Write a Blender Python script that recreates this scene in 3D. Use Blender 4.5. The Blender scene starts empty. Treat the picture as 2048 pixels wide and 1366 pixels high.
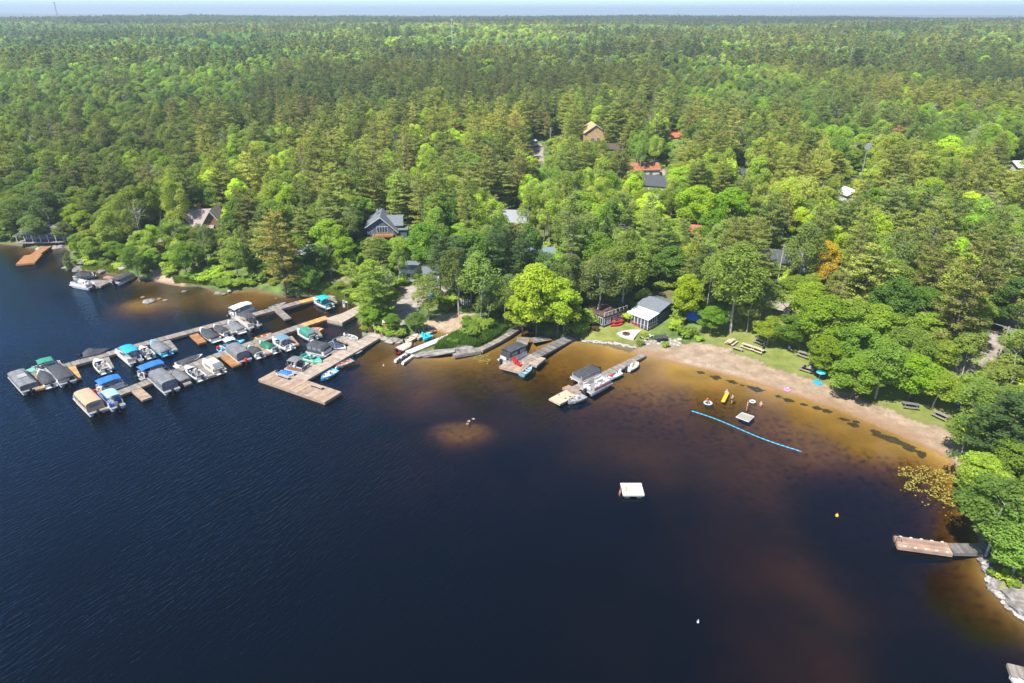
import bpy, math, random
import numpy as np
from mathutils import Vector, Matrix
R = math.radians
scn = bpy.context.scene
COL = scn.collection

# ---------------------------------------------------------------- camera
CAM_H, FPX, PITCH = 58.0, 1365.0, 25.7
cam = bpy.data.objects.new('camera', bpy.data.cameras.new('camera'))
COL.objects.link(cam); scn.camera = cam
cam.location = (0, 0, CAM_H)
cam.rotation_euler = (R(90 - PITCH), 0, 0)
cam.data.sensor_width = 36; cam.data.lens = 36 * FPX / 2048
cam.data.clip_start = 0.5; cam.data.clip_end = 60000

# ---------------------------------------------------------------- light
SUN_EL, SUN_AZ = 56.0, 224.0            # azimuth clockwise from +Y (the view direction)
W = bpy.data.worlds.new('World'); scn.world = W; W.use_nodes = True
wn = W.node_tree.nodes; wl = W.node_tree.links
sky = wn.new('ShaderNodeTexSky'); sky.sky_type = 'NISHITA'; sky.sun_disc = False
sky.sun_elevation = R(SUN_EL); sky.sun_rotation = R(SUN_AZ)
sky.altitude = 2500; sky.air_density = 0.6; sky.dust_density = 0.15; sky.ozone_density = 2.0
wl.new(sky.outputs[0], wn['Background'].inputs[0])
wn['Background'].inputs[1].default_value = 0.15
sd = bpy.data.lights.new('sun', 'SUN'); sd.energy = 4.6; sd.angle = R(0.55); sd.color = (1.0, 0.955, 0.88)
sun = bpy.data.objects.new('sun', sd); COL.objects.link(sun)
_a, _e = R(SUN_AZ), R(SUN_EL)
SUNV = Vector((math.sin(_a) * math.cos(_e), math.cos(_a) * math.cos(_e), math.sin(_e)))
sun.rotation_euler = SUNV.to_track_quat('Z', 'Y').to_euler()
scn.view_settings.view_transform = 'Standard'; scn.view_settings.look = 'None'
scn.view_settings.exposure = 1.28; scn.view_settings.gamma = 1.0
scn.view_settings.use_curve_mapping = False
scn.render.engine = 'CYCLES'
cy = scn.cycles
cy.use_denoising = True
cy.max_bounces = 5; cy.diffuse_bounces = 3; cy.glossy_bounces = 2; cy.transmission_bounces = 3
cy.transparent_max_bounces = 6; cy.volume_bounces = 0
cy.sample_clamp_indirect = 3.0; cy.sample_clamp_direct = 12.0
cy.caustics_reflective = False; cy.caustics_refractive = False
cy.use_adaptive_sampling = True; cy.adaptive_threshold = 0.02

# ---------------------------------------------------------------- survey: photo point -> ground plan
SP, CP = math.sin(R(PITCH)), math.cos(R(PITCH))
def P(px, py, z=0.0):
    u, v = px - 1024.0, py - 683.0
    d = FPX * SP + v * CP; f = FPX * CP - v * SP
    t = (CAM_H - z) / d
    return Vector((u * t, f * t, z))
def proj(x, y, z):
    d = CAM_H - z
    zc = y * CP + d * SP; yc = d * CP - y * SP
    return 1024 + FPX * x / zc, 683 + FPX * yc / zc, zc

def hsh(ix, iy, s):
    n = (ix.astype(np.int64) * 374761393 + iy.astype(np.int64) * 668265263 + s * 1442695041) & 0xffffffff
    n = ((n ^ (n >> 13)) * 1274126177) & 0xffffffff
    return ((n ^ (n >> 16)) & 0xffff) / 65535.0
def vnoise(x, y, s=0):
    ix, iy = np.floor(x), np.floor(y); fx, fy = x - ix, y - iy
    fx = fx * fx * (3 - 2 * fx); fy = fy * fy * (3 - 2 * fy)
    a = hsh(ix, iy, s); b = hsh(ix + 1, iy, s); c = hsh(ix, iy + 1, s); d = hsh(ix + 1, iy + 1, s)
    return (a * (1 - fx) + b * fx) * (1 - fy) + (c * (1 - fx) + d * fx) * fy
def fbm(x, y, s=0, o=4):
    r = 0; a = .5; t = 0
    for i in range(o):
        r = r + a * vnoise(x * 2 ** i, y * 2 ** i, s + i * 7); t += a; a *= .5
    return r / t

SHORE_PX = [(0,488),(40,492),(70,497),(100,490),(125,492),(142,505),(138,522),(150,533),(170,541),(200,546),(235,548),(262,553),(300,560),(335,568),(365,573),(400,573),(440,586),(480,583),(510,580),(540,588),(565,593),(600,593),(625,592),(660,597),(692,601),(715,613),(716,628),(712,640),(722,655),(738,667),(762,678),(780,682),(803,681),(833,668),(850,657),(872,660),(898,668),(912,672),(885,686),(861,694),(842,701),(828,711),(846,715),(880,713),(907,709),(957,702),(992,684),(1040,654),(1060,657),(1085,672),(1120,678),(1158,683),(1194,688),(1214,691),(1252,702),(1288,712),(1332,721),(1369,730),(1423,742),(1496,762),(1570,785),(1650,811),(1678,820),(1756,853),(1834,886),(1897,917),(1912,940),(1925,985),(1940,1030),(1952,1065),(1962,1100),(1966,1140),(1976,1165),(1992,1190),(2012,1207),(2032,1224),(2062,1244),(2120,1275)]
SHORE = [(-2600., 700.), (-1200., 420.), (-600., 300.), (-330., 230.), (-220., 196.)] + [tuple(P(*q)[:2]) for q in SHORE_PX] + [(62., 38.), (70., 15.), (95., -60.), (140., -300.), (200., -2500.)]
SH = np.array(SHORE)
# slope of the lake bed out from each stretch of shore (by photo column)
def sst(v, lo, hi):
    t = np.clip((v - lo) / (hi - lo), 0, 1); return t * t * (3 - 2 * t)
def bed_slope(x, y):
    s = .17 - .075 * sst(x, -48, -18)
    s = s - .040 * sst(x, -4, 22) * sst(y, 62, 88)
    return s + .42 * sst(x, 34, 54) * (1 - sst(y, 70, 86))
def shore_dist(x, y):
    x = np.asarray(x, float); y = np.asarray(y, float)
    best = np.full(x.shape, 1e12); inside = np.zeros(x.shape, bool)
    poly = np.vstack([SH, [[3000, -2500], [40000, -2500], [40000, 60000], [-40000, 60000], [-40000, 700]]])
    n = len(poly)
    for i in range(n):
        ax, ay = poly[i]; bx, by = poly[(i + 1) % n]
        if i < len(SH) - 1:
            dx, dy = bx - ax, by - ay; L2 = dx * dx + dy * dy
            t = np.clip(((x - ax) * dx + (y - ay) * dy) / L2, 0, 1)
            best = np.minimum(best, (x - ax - t * dx) ** 2 + (y - ay - t * dy) ** 2)
        if ay != by:
            c = ((ay > y) != (by > y)) & (x < (bx - ax) * (y - ay) / (by - ay) + ax)
            inside ^= c
    d = np.sqrt(best)
    return np.where(inside, d, -d)
def in_poly(x, y, pts):
    r = np.zeros(np.shape(x), bool); n = len(pts)
    for i in range(n):
        ax, ay = pts[i][:2]; bx, by = pts[(i + 1) % n][:2]
        if ay != by:
            r ^= ((ay > y) != (by > y)) & (x < (bx - ax) * (y - ay) / (by - ay) + ax)
    return r
def line_dist(x, y, pts):
    best = np.full(np.shape(x), 1e12)
    for (ax, ay), (bx, by) in zip([p[:2] for p in pts[:-1]], [p[:2] for p in pts[1:]]):
        dx, dy = bx - ax, by - ay
        t = np.clip(((x - ax) * dx + (y - ay) * dy) / (dx * dx + dy * dy), 0, 1)
        best = np.minimum(best, (x - ax - t * dx) ** 2 + (y - ay - t * dy) ** 2)
    return np.sqrt(best)
PP = lambda pts, z=0.6: [tuple(P(a, b, z)[:2]) for a, b in pts]
BEACH = PP([(1255,704),(1268,697),(1300,688),(1345,684),(1395,687),(1440,694),(1480,709),(1530,727),(1580,744),(1625,758),(1665,776),(1705,788),(1745,806),(1785,822),(1830,840),(1870,850),(1908,862),(1935,900),(1930,960),(1880,960),(1400,800)], .3)
LAWN = PP([(1160,662),(1190,660),(1232,653),(1262,646),(1300,655),(1290,680),(1267,694),(1222,690),(1160,686)])
PATIO = PP([(1233,668),(1243,662),(1262,659),(1284,660),(1274,671),(1267,681),(1252,678),(1240,673)])
YARD = PP([(1290,676),(1330,668),(1362,678),(1372,690),(1330,694),(1285,690),(1270,686)])
COVE = PP([(838,652),(870,640),(905,632),(950,634),(932,658),(915,676),(890,690),(868,664),(850,660)])
PARK = PP([(1400,690),(1410,655),(1470,625),(1540,640),(1620,690),(1720,740),(1800,780),(1880,790),(1935,800),(1930,860),(1870,858),(1700,800),(1600,760),(1480,715)])
DRIVE = PP([(778,612),(790,596),(808,580),(835,574),(880,578),(925,572),(930,590),(880,602),(845,606),(832,625),(812,640),(800,668),(778,668),(786,640)], 1.2)
PATH = PP([(790,668),(775,664),(760,672)], .8)
ROAD = PP([(1562,603),(1552,612),(1590,642),(1690,678),(1740,697),(1800,735),(1895,757),(1935,742),(1975,708),(2060,650),(2200,600)], 1.6)
ROAD2 = PP([(1068,292),(1075,320),(1092,345),(1060,380)], 6)
FARROAD = PP([(1240,345),(1305,335),(1335,345),(1300,352)], 6)
DIRT = PP([(672,560),(690,545),(700,560),(690,585),(672,580)], 1.5)
DIRT2 = PP([(780,580),(800,545),(822,545),(815,580),(800,600)], 2)
LBEACH = PP([(308,548),(320,540),(340,553),(372,560),(376,576),(300,566)], .3)
RSHORE = PP([(1965,1115),(2000,1120),(2060,1160),(2110,1240),(2050,1240),(2010,1205),(1968,1165)], .5)

def gz(x, y):
    x = np.asarray(x, float); y = np.asarray(y, float)
    d = shore_dist(x, y)
    dist = np.hypot(x, y)
    beach = np.exp(-(np.maximum(line_dist(x, y, BEACH[:17]) - 2, 0) / 7) ** 2) if True else 0
    bank = (1.1 * (1 - beach)) * (1 - np.exp(-np.maximum(d, 0) / 1.6)) + 0.035 * np.clip(d, 0, 30)
    hill = 4.5 * (1 - np.exp(-np.maximum(d - 12, 0) / 90)) + 7 * (1 - np.exp(-np.maximum(d - 60, 0) / 500))
    hill = hill + (fbm(x / 95, y / 95, 3) - .5) * 5 * np.clip((d - 25) / 60, 0, 1)
    far = np.clip((dist - 350) / 900, 0, 1)
    hill = hill + far * (15 * (fbm(x / 520, y / 520, 11, 3) - .36) + 7)
    ridge = np.exp(-((dist - 2250) / 620) ** 2) * (6 + 17 * (vnoise(x / 700 + 3.3, y * 0 + .5, 5) - .5) + 6 * (vnoise(x / 230, y * 0 + .5, 6) - .5))
    west = np.clip((-x / np.maximum(dist, 1) - .42) / .25, 0, 1)
    hill = hill + ridge - np.clip((dist - 2900) / 1500, 0, 1) * 12
    hill = hill + np.clip((dist - 6500) / 6000, 0, 1) * (26 + 60 * west)
    land = np.maximum(bank + hill, 0.06 + np.minimum(np.maximum(d, 0), 4) * .05)
    s = bed_slope(x, y)
    dd = np.maximum(-d, 0)
    bed = -(dd * s + 0.02 * np.clip(dd - 15, 0, 1e9) ** 1.25 * .5) - .03
    bed = bed - 0.10 * (fbm(x / 5, y / 5, 21) - .5) * np.clip(dd / 4, 0, 1) * 3
    def bump(px, py, rx, ry, top):
        nonlocal bed
        c = P(px, py); g = np.exp(-(((x - c.x) / rx) ** 2 + ((y - c.y) / ry) ** 2) ** 1.3)
        bed = bed * (1 - g) + top * g
    bump(935, 853, 4.8, 3.0, -.30); bump(290, 606, 10, 7, -.30); bump(905, 850, 6.5, 3.4, -.9)
    bump(480, 600, 12, 6, -.5); bump(1330, 880, 20, 12, -1.6); bump(640, 640, 16, 9, -1.4)
    bed = np.maximum(bed, -7.2 + 3.9 * sst(x, -20, 25))
    return np.where(d > 0, land, bed)
def g1(x, y): return float(gz(np.array([x]), np.array([y]))[0])
def PG(px, py):
    z = 1.0
    for _ in range(8):
        p = P(px, py, z); z = .5 * z + .5 * g1(p.x, p.y)
    p = P(px, py, z); return Vector((p.x, p.y, g1(p.x, p.y)))

# ---------------------------------------------------------------- materials
MAT = {}
def new_mat(name):
    m = bpy.data.materials.new(name); m.use_nodes = True
    MAT[name] = m
    return m, m.node_tree.nodes, m.node_tree.links, m.node_tree.nodes['Principled BSDF']
def noise_mix(n, l, c1, c2, scale, out, coord='Object', detail=3, lo=.35, hi=.65):
    tc = n.new('ShaderNodeTexCoord'); no = n.new('ShaderNodeTexNoise'); no.inputs['Scale'].default_value = scale
    no.inputs['Detail'].default_value = detail
    l.new(tc.outputs[coord], no.inputs['Vector'])
    mr = n.new('ShaderNodeMapRange'); mr.inputs[1].default_value = lo; mr.inputs[2].default_value = hi
    l.new(no.outputs['Fac'], mr.inputs[0])
    mx = n.new('ShaderNodeMix'); mx.data_type = 'RGBA'
    for s, c in ((6, c1), (7, c2)):
        if hasattr(c, 'links') or hasattr(c, 'is_linked'): l.new(c, mx.inputs[s])
        else: mx.inputs[s].default_value = (*c, 1)
    l.new(mr.outputs[0], mx.inputs[0])
    if out is not None: l.new(mx.outputs[2], out)
    return mx.outputs[2], no.outputs['Fac']
def mat(name, col, rough=.6, metal=0, var=.18, scale=3.0, bump=0.0, spec=.4):
    if name in MAT: return MAT[name]
    m, n, l, b = new_mat(name)
    c2 = tuple(max(0, v * (1 - var)) for v in col); c1 = tuple(min(1, v * (1 + var * .5)) for v in col)
    _, f = noise_mix(n, l, c2, c1, scale, b.inputs['Base Color'])
    b.inputs['Roughness'].default_value = rough; b.inputs['Metallic'].default_value = metal
    b.inputs['Specular IOR Level'].default_value = spec
    if bump:
        bp = n.new('ShaderNodeBump'); bp.inputs['Strength'].default_value = bump; bp.inputs['Distance'].default_value = .05
        l.new(f, bp.inputs['Height']); l.new(bp.outputs[0], b.inputs['Normal'])
    return m
def wood(name, a, bcol, rough=.85):
    """planks: every board its own tone (random per island)"""
    if name in MAT: return MAT[name]
    m, n, l, b = new_mat(name)
    g = n.new('ShaderNodeNewGeometry'); mx = n.new('ShaderNodeMix'); mx.data_type = 'RGBA'
    mx.inputs[6].default_value = (*a, 1); mx.inputs[7].default_value = (*bcol, 1)
    l.new(g.outputs['Random Per Island'], mx.inputs[0])
    tc = n.new('ShaderNodeTexCoord'); no = n.new('ShaderNodeTexNoise'); no.inputs['Scale'].default_value = 1.3; no.inputs['Detail'].default_value = 5
    l.new(tc.outputs['Object'], no.inputs['Vector'])
    mr = n.new('ShaderNodeMapRange'); mr.inputs[1].default_value = .3; mr.inputs[2].default_value = .7; mr.inputs[3].default_value = .72; mr.inputs[4].default_value = 1.12
    l.new(no.outputs[0], mr.inputs[0])
    m2 = n.new('ShaderNodeVectorMath'); m2.operation = 'SCALE'
    l.new(mx.outputs[2], m2.inputs[0]); l.new(mr.outputs[0], m2.inputs['Scale'])
    l.new(m2.outputs[0], b.inputs['Base Color']); b.inputs['Roughness'].default_value = rough
    b.inputs['Specular IOR Level'].default_value = .25
    return m
WHITE = mat('gelcoat_white', (.52, .52, .51), .3, var=.08)
CREAM = mat('cream_paint', (.55, .50, .40), .4, var=.08)
ALU = mat('aluminium', (.55, .56, .57), .35, metal=.6, var=.15)
STEEL = mat('bright_metal', (.6, .6, .62), .3, metal=.8, var=.1)
BLACK = mat('black_plastic', (.02, .02, .022), .45, var=.2)
CHAR = mat('charcoal_canvas', (.045, .048, .055), .85, var=.3, scale=1.2)
GREYC = mat('grey_canvas', (.14, .145, .155), .85, var=.25, scale=1.2)
LGREY = mat('light_grey_canvas', (.26, .26, .27), .85, var=.15)
TAN = mat('tan_canvas', (.40, .26, .165), .85, var=.12)
CREAMC = mat('cream_canvas', (.48, .40, .30), .85, var=.12)
BLUEC = mat('blue_canvas', (.015, .13, .52), .8, var=.12)
CYANC = mat('cyan_canvas', (.01, .28, .58), .8, var=.12)
TEALC = mat('teal_canvas', (.005, .33, .38), .8, var=.12)
LBLUEC = mat('pale_blue_canvas', (.24, .42, .58), .8, var=.12)
PALEC = mat('pale_aqua_canvas', (.42, .62, .68), .8, var=.1)
GREENC = mat('green_canvas', (.02, .20, .13), .8, var=.15)
SEAGR = mat('seafoam_paint', (.12, .40, .26), .5, var=.12)
DGREEN = mat('dark_green_paint', (.01, .12, .06), .5, var=.15)
RED = mat('red_paint', (.55, .02, .02), .45, var=.15)
MAROON = mat('maroon_paint', (.14, .015, .02), .4, var=.15)
ORANGE = mat('orange_paint', (.62, .16, .04), .5, var=.15)
YELLOW = mat('yellow_plastic', (.78, .45, .02), .5, var=.1)
LBLUE = mat('light_blue_paint', (.10, .42, .66), .4, var=.1)
AQUA = mat('aqua_plastic', (.02, .50, .62), .4, var=.1)
NAVY = mat('navy_paint', (.01, .02, .08), .5, var=.2)
PINK = mat('pink_plastic', (.75, .25, .55), .5, var=.1)
SEATW = mat('vinyl_white', (.45, .43, .40), .5, var=.12, scale=6)
SEATT = mat('vinyl_tan', (.42, .34, .25), .6, var=.15, scale=6)
CARPET = mat('deck_carpet', (.20, .19, .18), .95, var=.25, scale=8)
CONC = mat('concrete', (.36, .35, .33), .9, var=.2, scale=2)
ROCK = mat('granite', (.21, .19, .175), .9, var=.5, scale=1.7, bump=.6)
ROCKP = mat('pale_rock', (.33, .31, .28), .9, var=.3, scale=2.2, bump=.5)
W_GREY = wood('weathered_grey_boards', (.15, .132, .115), (.26, .23, .20))
W_DARK = wood('dark_grey_boards', (.085, .08, .075), (.19, .175, .165))
W_PALE = wood('pale_boards', (.26, .215, .17), (.36, .295, .24))
W_TAN = wood('tan_boards', (.25, .18, .125), (.36, .27, .195))
W_YEL = wood('new_yellow_boards', (.38, .21, .07), (.48, .29, .11))
W_ORG = wood('orange_boards', (.25, .12, .045), (.35, .175, .075))
W_BRN = wood('brown_boards', (.16, .08, .045), (.25, .13, .08))
W_WHT = wood('white_boards', (.46, .45, .43), (.56, .55, .52))
W_RED = wood('reddish_boards', (.24, .15, .11), (.34, .23, .17))
PLY = wood('plywood_sheet', (.43, .32, .21), (.50, .38, .26))
BARK = mat('bark', (.13, .10, .075), .95, var=.4, scale=2)
BARKP = mat('pale_bark', (.36, .33, .29), .9, var=.35, scale=1.5)
DEADW = mat('dead_grey_wood', (.36, .32, .28), .95, var=.3, scale=1.5)
def glass(name, col=(.03, .05, .07)):
    m, n, l, b = new_mat(name)
    b.inputs['Base Color'].default_value = (*col, 1); b.inputs['Roughness'].default_value = .08
    b.inputs['Specular IOR Level'].default_value = .8
    return m
GLASS = glass('window_glass'); VINYL = glass('clear_vinyl', (.16, .19, .22))
SKIN = mat('skin', (.50, .30, .21), .6, var=.06); HAIR = mat('hair_brown', (.10, .06, .035), .8); HAIRB = mat('hair_blonde', (.52, .38, .2), .8)

def leafmat(name, br=.30, tr=.35, hue_jit=.03):
    m, n, l, b = new_mat(name)
    oi = n.new('ShaderNodeObjectInfo'); hs = n.new('ShaderNodeHueSaturation')
    ia = n.new('ShaderNodeAttribute'); ia.attribute_type = 'INSTANCER'; ia.attribute_name = 'tint'
    ln = n.new('ShaderNodeVectorMath'); ln.operation = 'LENGTH'; l.new(ia.outputs['Vector'], ln.inputs[0])
    gt = n.new('ShaderNodeMath'); gt.operation = 'GREATER_THAN'; gt.inputs[1].default_value = .001; l.new(ln.outputs['Value'], gt.inputs[0])
    cm = n.new('ShaderNodeMix'); cm.data_type = 'RGBA'; l.new(gt.outputs[0], cm.inputs[0]); l.new(oi.outputs['Color'], cm.inputs[6]); l.new(ia.outputs['Vector'], cm.inputs[7])
    l.new(cm.outputs[2], hs.inputs['Color'])
    def rng(src, lo, hi, inp):
        mr = n.new('ShaderNodeMapRange'); mr.inputs[3].default_value = lo; mr.inputs[4].default_value = hi
        l.new(src, mr.inputs[0]); l.new(mr.outputs[0], inp)
    rng(oi.outputs['Random'], .474, .499, hs.inputs['Hue'])
    wn_ = n.new('ShaderNodeTexWhiteNoise'); wn_.noise_dimensions = '1D'; l.new(oi.outputs['Random'], wn_.inputs['W'])
    rng(wn_.outputs[0], .78, 1.22, hs.inputs['Value'])
    g = n.new('ShaderNodeNewGeometry')
    tc = n.new('ShaderNodeTexCoord'); no = n.new('ShaderNodeTexNoise'); no.inputs['Scale'].default_value = .45; no.inputs['Detail'].default_value = 2
    l.new(tc.outputs['Object'], no.inputs['Vector'])
    ad = n.new('ShaderNodeMath'); ad.operation = 'MULTIPLY_ADD'; ad.inputs[1].default_value = .55; l.new(g.outputs['Random Per Island'], ad.inputs[0]); l.new(no.outputs[0], ad.inputs[2])
    mr = n.new('ShaderNodeMapRange'); mr.inputs[1].default_value = .4; mr.inputs[2].default_value = 1.15; mr.inputs[3].default_value = 1 - br; mr.inputs[4].default_value = 1 + br
    l.new(ad.outputs[0], mr.inputs[0])
    sc = n.new('ShaderNodeVectorMath'); sc.operation = 'SCALE'; l.new(hs.outputs[0], sc.inputs[0]); l.new(mr.outputs[0], sc.inputs['Scale'])
    l.new(sc.outputs[0], b.inputs['Base Color']); b.inputs['Roughness'].default_value = .62; b.inputs['Specular IOR Level'].default_value = .22
    t = n.new('ShaderNodeBsdfTranslucent')
    s2 = n.new('ShaderNodeVectorMath'); s2.operation = 'MULTIPLY'; s2.inputs[1].default_value = (1.45, 1.6, .6)
    l.new(sc.outputs[0], s2.inputs[0]); l.new(s2.outputs[0], t.inputs['Color'])
    mx = n.new('ShaderNodeMixShader'); mx.inputs[0].default_value = tr
    l.new(b.outputs[0], mx.inputs[1]); l.new(t.outputs[0], mx.inputs[2]); l.new(mx.outputs[0], n['Material Output'].inputs[0])
    return m
LEAF = leafmat('leaves', .24, .5); NEEDLE = leafmat('needles', .3, .42, .02)

# ---------------------------------------------------------------- mesh builder
class MB:
    def __init__(s): s.v = []; s.f = []; s.m = []
    def add(s, vs, fs, mi=0):
        k = len(s.v); s.v += [tuple(v) for v in vs]; s.f += [tuple(i + k for i in f) for f in fs]; s.m += [mi] * len(fs); return s
    def box(s, c, d, rz=0, mi=0, M=None, taper=1):
        hx, hy, hz = d[0] / 2, d[1] / 2, d[2] / 2
        vs = [Vector((x * hx * (taper if z > 0 else 1), y * hy * (taper if z > 0 else 1), z * hz)) for z in (-1, 1) for y in (-1, 1) for x in (-1, 1)]
        A = Matrix.Rotation(rz, 3, 'Z') if M is None else M
        vs = [A @ v + Vector(c) for v in vs]
        return s.add(vs, [(0, 2, 3, 1), (4, 5, 7, 6), (0, 1, 5, 4), (2, 6, 7, 3), (0, 4, 6, 2), (1, 3, 7, 5)], mi)
    def tube(s, a, b, r0, r1=None, n=6, mi=0, cap=True):
        a, b = Vector(a), Vector(b); r1 = r0 if r1 is None else r1
        d = (b - a).normalized(); u = d.orthogonal().normalized(); w = d.cross(u)
        vs = []
        for p, r in ((a, r0), (b, r1)):
            vs += [p + (u * math.cos(2 * math.pi * i / n) + w * math.sin(2 * math.pi * i / n)) * r for i in range(n)]
        fs = [(i, (i + 1) % n, n + (i + 1) % n, n + i) for i in range(n)]
        if cap: fs += [tuple(range(n))[::-1], tuple(range(n, 2 * n))]
        return s.add(vs, fs, mi)
    def path(s, pts, r, n=5, mi=0):
        for a, b in zip(pts[:-1], pts[1:]): s.tube(a, b, r, r, n, mi)
        return s
    def loft(s, rings, mi=0, closed=True, caps=True):
        n = len(rings[0]); vs = [v for r in rings for v in r]; fs = []
        for k in range(len(rings) - 1):
            for i in range(n if closed else n - 1):
                j = (i + 1) % n
                fs.append((k * n + i, k * n + j, (k + 1) * n + j, (k + 1) * n + i))
        if caps and closed: fs += [tuple(range(n))[::-1], tuple(range((len(rings) - 1) * n, len(rings) * n))]
        return s.add(vs, fs, mi)
    def ball(s, c, r, n=8, m=5, mi=0, jit=0, rnd=None):
        rings = []
        rx, ry, rz_ = (r, r, r) if not hasattr(r, '__len__') else r
        for k in range(m + 1):
            t = math.pi * k / m; rr = max(math.sin(t), .02); zz = -math.cos(t)
            rings.append([(c[0] + rx * rr * math.cos(2 * math.pi * i / n) * (1 + (rnd.uniform(-jit, jit) if rnd else 0)), c[1] + ry * rr * math.sin(2 * math.pi * i / n) * (1 + (rnd.uniform(-jit, jit) if rnd else 0)), c[2] + rz_ * zz * (1 + (rnd.uniform(-jit, jit) if rnd else 0))) for i in range(n)])
        return s.loft(rings, mi)
    def prism(s, pts, z0, z1, mi=0):
        n = len(pts); vs = [(p[0], p[1], z0) for p in pts] + [(p[0], p[1], z1) for p in pts]
        fs = [tuple(range(n))[::-1], tuple(range(n, 2 * n))] + [(i, (i + 1) % n, n + (i + 1) % n, n + i) for i in range(n)]
        return s.add(vs, fs, mi)
    def build(s, name, mats, parent=None, smooth=False, stuff=False):
        me = bpy.data.meshes.new(name); me.from_pydata([tuple(v) for v in s.v], [], s.f)
        for m in (mats if isinstance(mats, (list, tuple)) else [mats]): me.materials.append(m)
        if len(me.materials) > 1: me.polygons.foreach_set('material_index', s.m)
        if smooth: me.polygons.foreach_set('use_smooth', [True] * len(me.polygons))
        me.update()
        bm_fix(me)
        o = bpy.data.objects.new(name, me); COL.objects.link(o)
        if parent is not None: o.parent = parent
        if stuff: o['kind'] = 'stuff'
        return o
import bmesh
def bm_fix(me):
    bm = bmesh.new(); bm.from_mesh(me); bmesh.ops.recalc_face_normals(bm, faces=bm.faces); bm.to_mesh(me); bm.free()
def thing(name, label, cat, loc=(0, 0, 0), rz=0, group=None):
    o = bpy.data.objects.new(name, None); COL.objects.link(o); o.empty_display_size = .3
    o.location = loc; o.rotation_euler = (0, 0, rz); o['label'] = label; o['category'] = cat
    if group: o['group'] = group
    return o
def tag(o, label, cat, group=None):
    o['label'] = label; o['category'] = cat
    if group: o['group'] = group
    return o
def struct(o): o['kind'] = 'structure'; return o
def np_mesh(name, v, f, mats, parent=None, smooth=False, colors=None, link=True):
    me = bpy.data.meshes.new(name); k = f.shape[1]
    me.vertices.add(len(v)); me.vertices.foreach_set('co', np.ascontiguousarray(v, dtype=np.float32).ravel())
    me.loops.add(f.size); me.loops.foreach_set('vertex_index', np.ascontiguousarray(f, dtype=np.int32).ravel())
    me.polygons.add(len(f)); me.polygons.foreach_set('loop_start', np.arange(0, f.size, k, dtype=np.int32))
    try: me.polygons.foreach_set('loop_total', np.full(len(f), k, dtype=np.int32))
    except Exception: pass
    for m in mats: me.materials.append(m)
    if colors is not None:
        a = me.attributes.new('zone', 'FLOAT_COLOR', 'POINT'); a.data.foreach_set('color', colors.astype(np.float32).ravel())
    if smooth: me.polygons.foreach_set('use_smooth', np.ones(len(f), bool))
    me.update(calc_edges=True)
    if not link: return me
    o = bpy.data.objects.new(name, me); COL.objects.link(o)
    if parent is not None: o.parent = parent
    return o
# ================================================================ GROUND + LAKE BED (one sheet to the horizon)
def axis(lo, hi, step, outlo, outhi, g=1.07):
    a = list(np.arange(lo, hi + 1e-6, step)); s = step
    x = hi
    while x < outhi: s *= g; x += s; a.append(x)
    s = step; x = lo
    while x > outlo: s *= g; x -= s; a.insert(0, x)
    return np.array(a)
gx = axis(-150, 108, .62, -22000, 22000); gy = axis(36, 215, .62, -600, 26000)
X, Y = np.meshgrid(gx, gy); xf, yf = X.ravel(), Y.ravel()
Z = gz(xf, yf); Dsh = shore_dist(xf, yf)
nx, ny = len(gx), len(gy)
idx = np.arange(nx * ny).reshape(ny, nx)
F = np.stack([idx[:-1, :-1].ravel(), idx[:-1, 1:].ravel(), idx[1:, 1:].ravel(), idx[1:, :-1].ravel()], 1)
near = (xf > -240) & (xf < 200) & (yf > 20) & (yf < 420)
zone = np.zeros((len(xf), 4)); zone[:, 3] = 1     # r sand, g lawn, b gravel ; forest floor where none
jx = xf + (fbm(xf / 2.2, yf / 2.2, 31) - .5) * 2.2; jy = yf + (fbm(xf / 2.2, yf / 2.2, 37) - .5) * 2.2
def setz(m, c): zone[m & near & (Dsh > -30), :3] = c
setz(in_poly(jx, jy, PARK), (0, .75, 0)); setz(in_poly(jx, jy, LAWN), (0, 1, 0))
setz((line_dist(jx, jy, ROAD) < 2.0), (0, 0, 1)); setz(line_dist(jx, jy, ROAD2) < 3, (0, 0, 1)); setz(line_dist(jx, jy, FARROAD) < 3, (0, 0, 1))
setz(in_poly(jx, jy, DRIVE), (0, 0, 1)); setz(line_dist(jx, jy, PATH) < 1.3, (0, 0, 1))
setz(in_poly(jx, jy, BEACH), (1, 0, 0)); setz(in_poly(jx, jy, COVE), (1, 0, 0)); setz(in_poly(jx, jy, LBEACH), (1, 0, 0))
setz(in_poly(jx, jy, YARD), (.6, 0, .4)); setz(in_poly(jx, jy, DIRT) | in_poly(jx, jy, DIRT2), (.5, 0, 0)); setz(in_poly(jx, jy, RSHORE), (.3, .3, .2))
zone[:, 3] = np.where((Dsh < 0) & near, np.exp(-((line_dist(xf, yf, SHORE[56:72])) / 26.0) ** 2), 0)   
for q_, r_ in (((930, 853), 5.0), ((290, 606), 9.), ((480, 600), 7.), ((900, 690), 10.)):
    s_ = P(*q_); zone[:, 3] = np.maximum(zone[:, 3], np.where(Dsh < 0, np.exp(-((xf - s_.x) ** 2 + (yf - s_.y) ** 2) / r_ ** 2) * .8, 0))
ground = struct(np_mesh('ground', np.stack([xf, yf, Z], 1), F, [], smooth=True, colors=zone))

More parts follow.
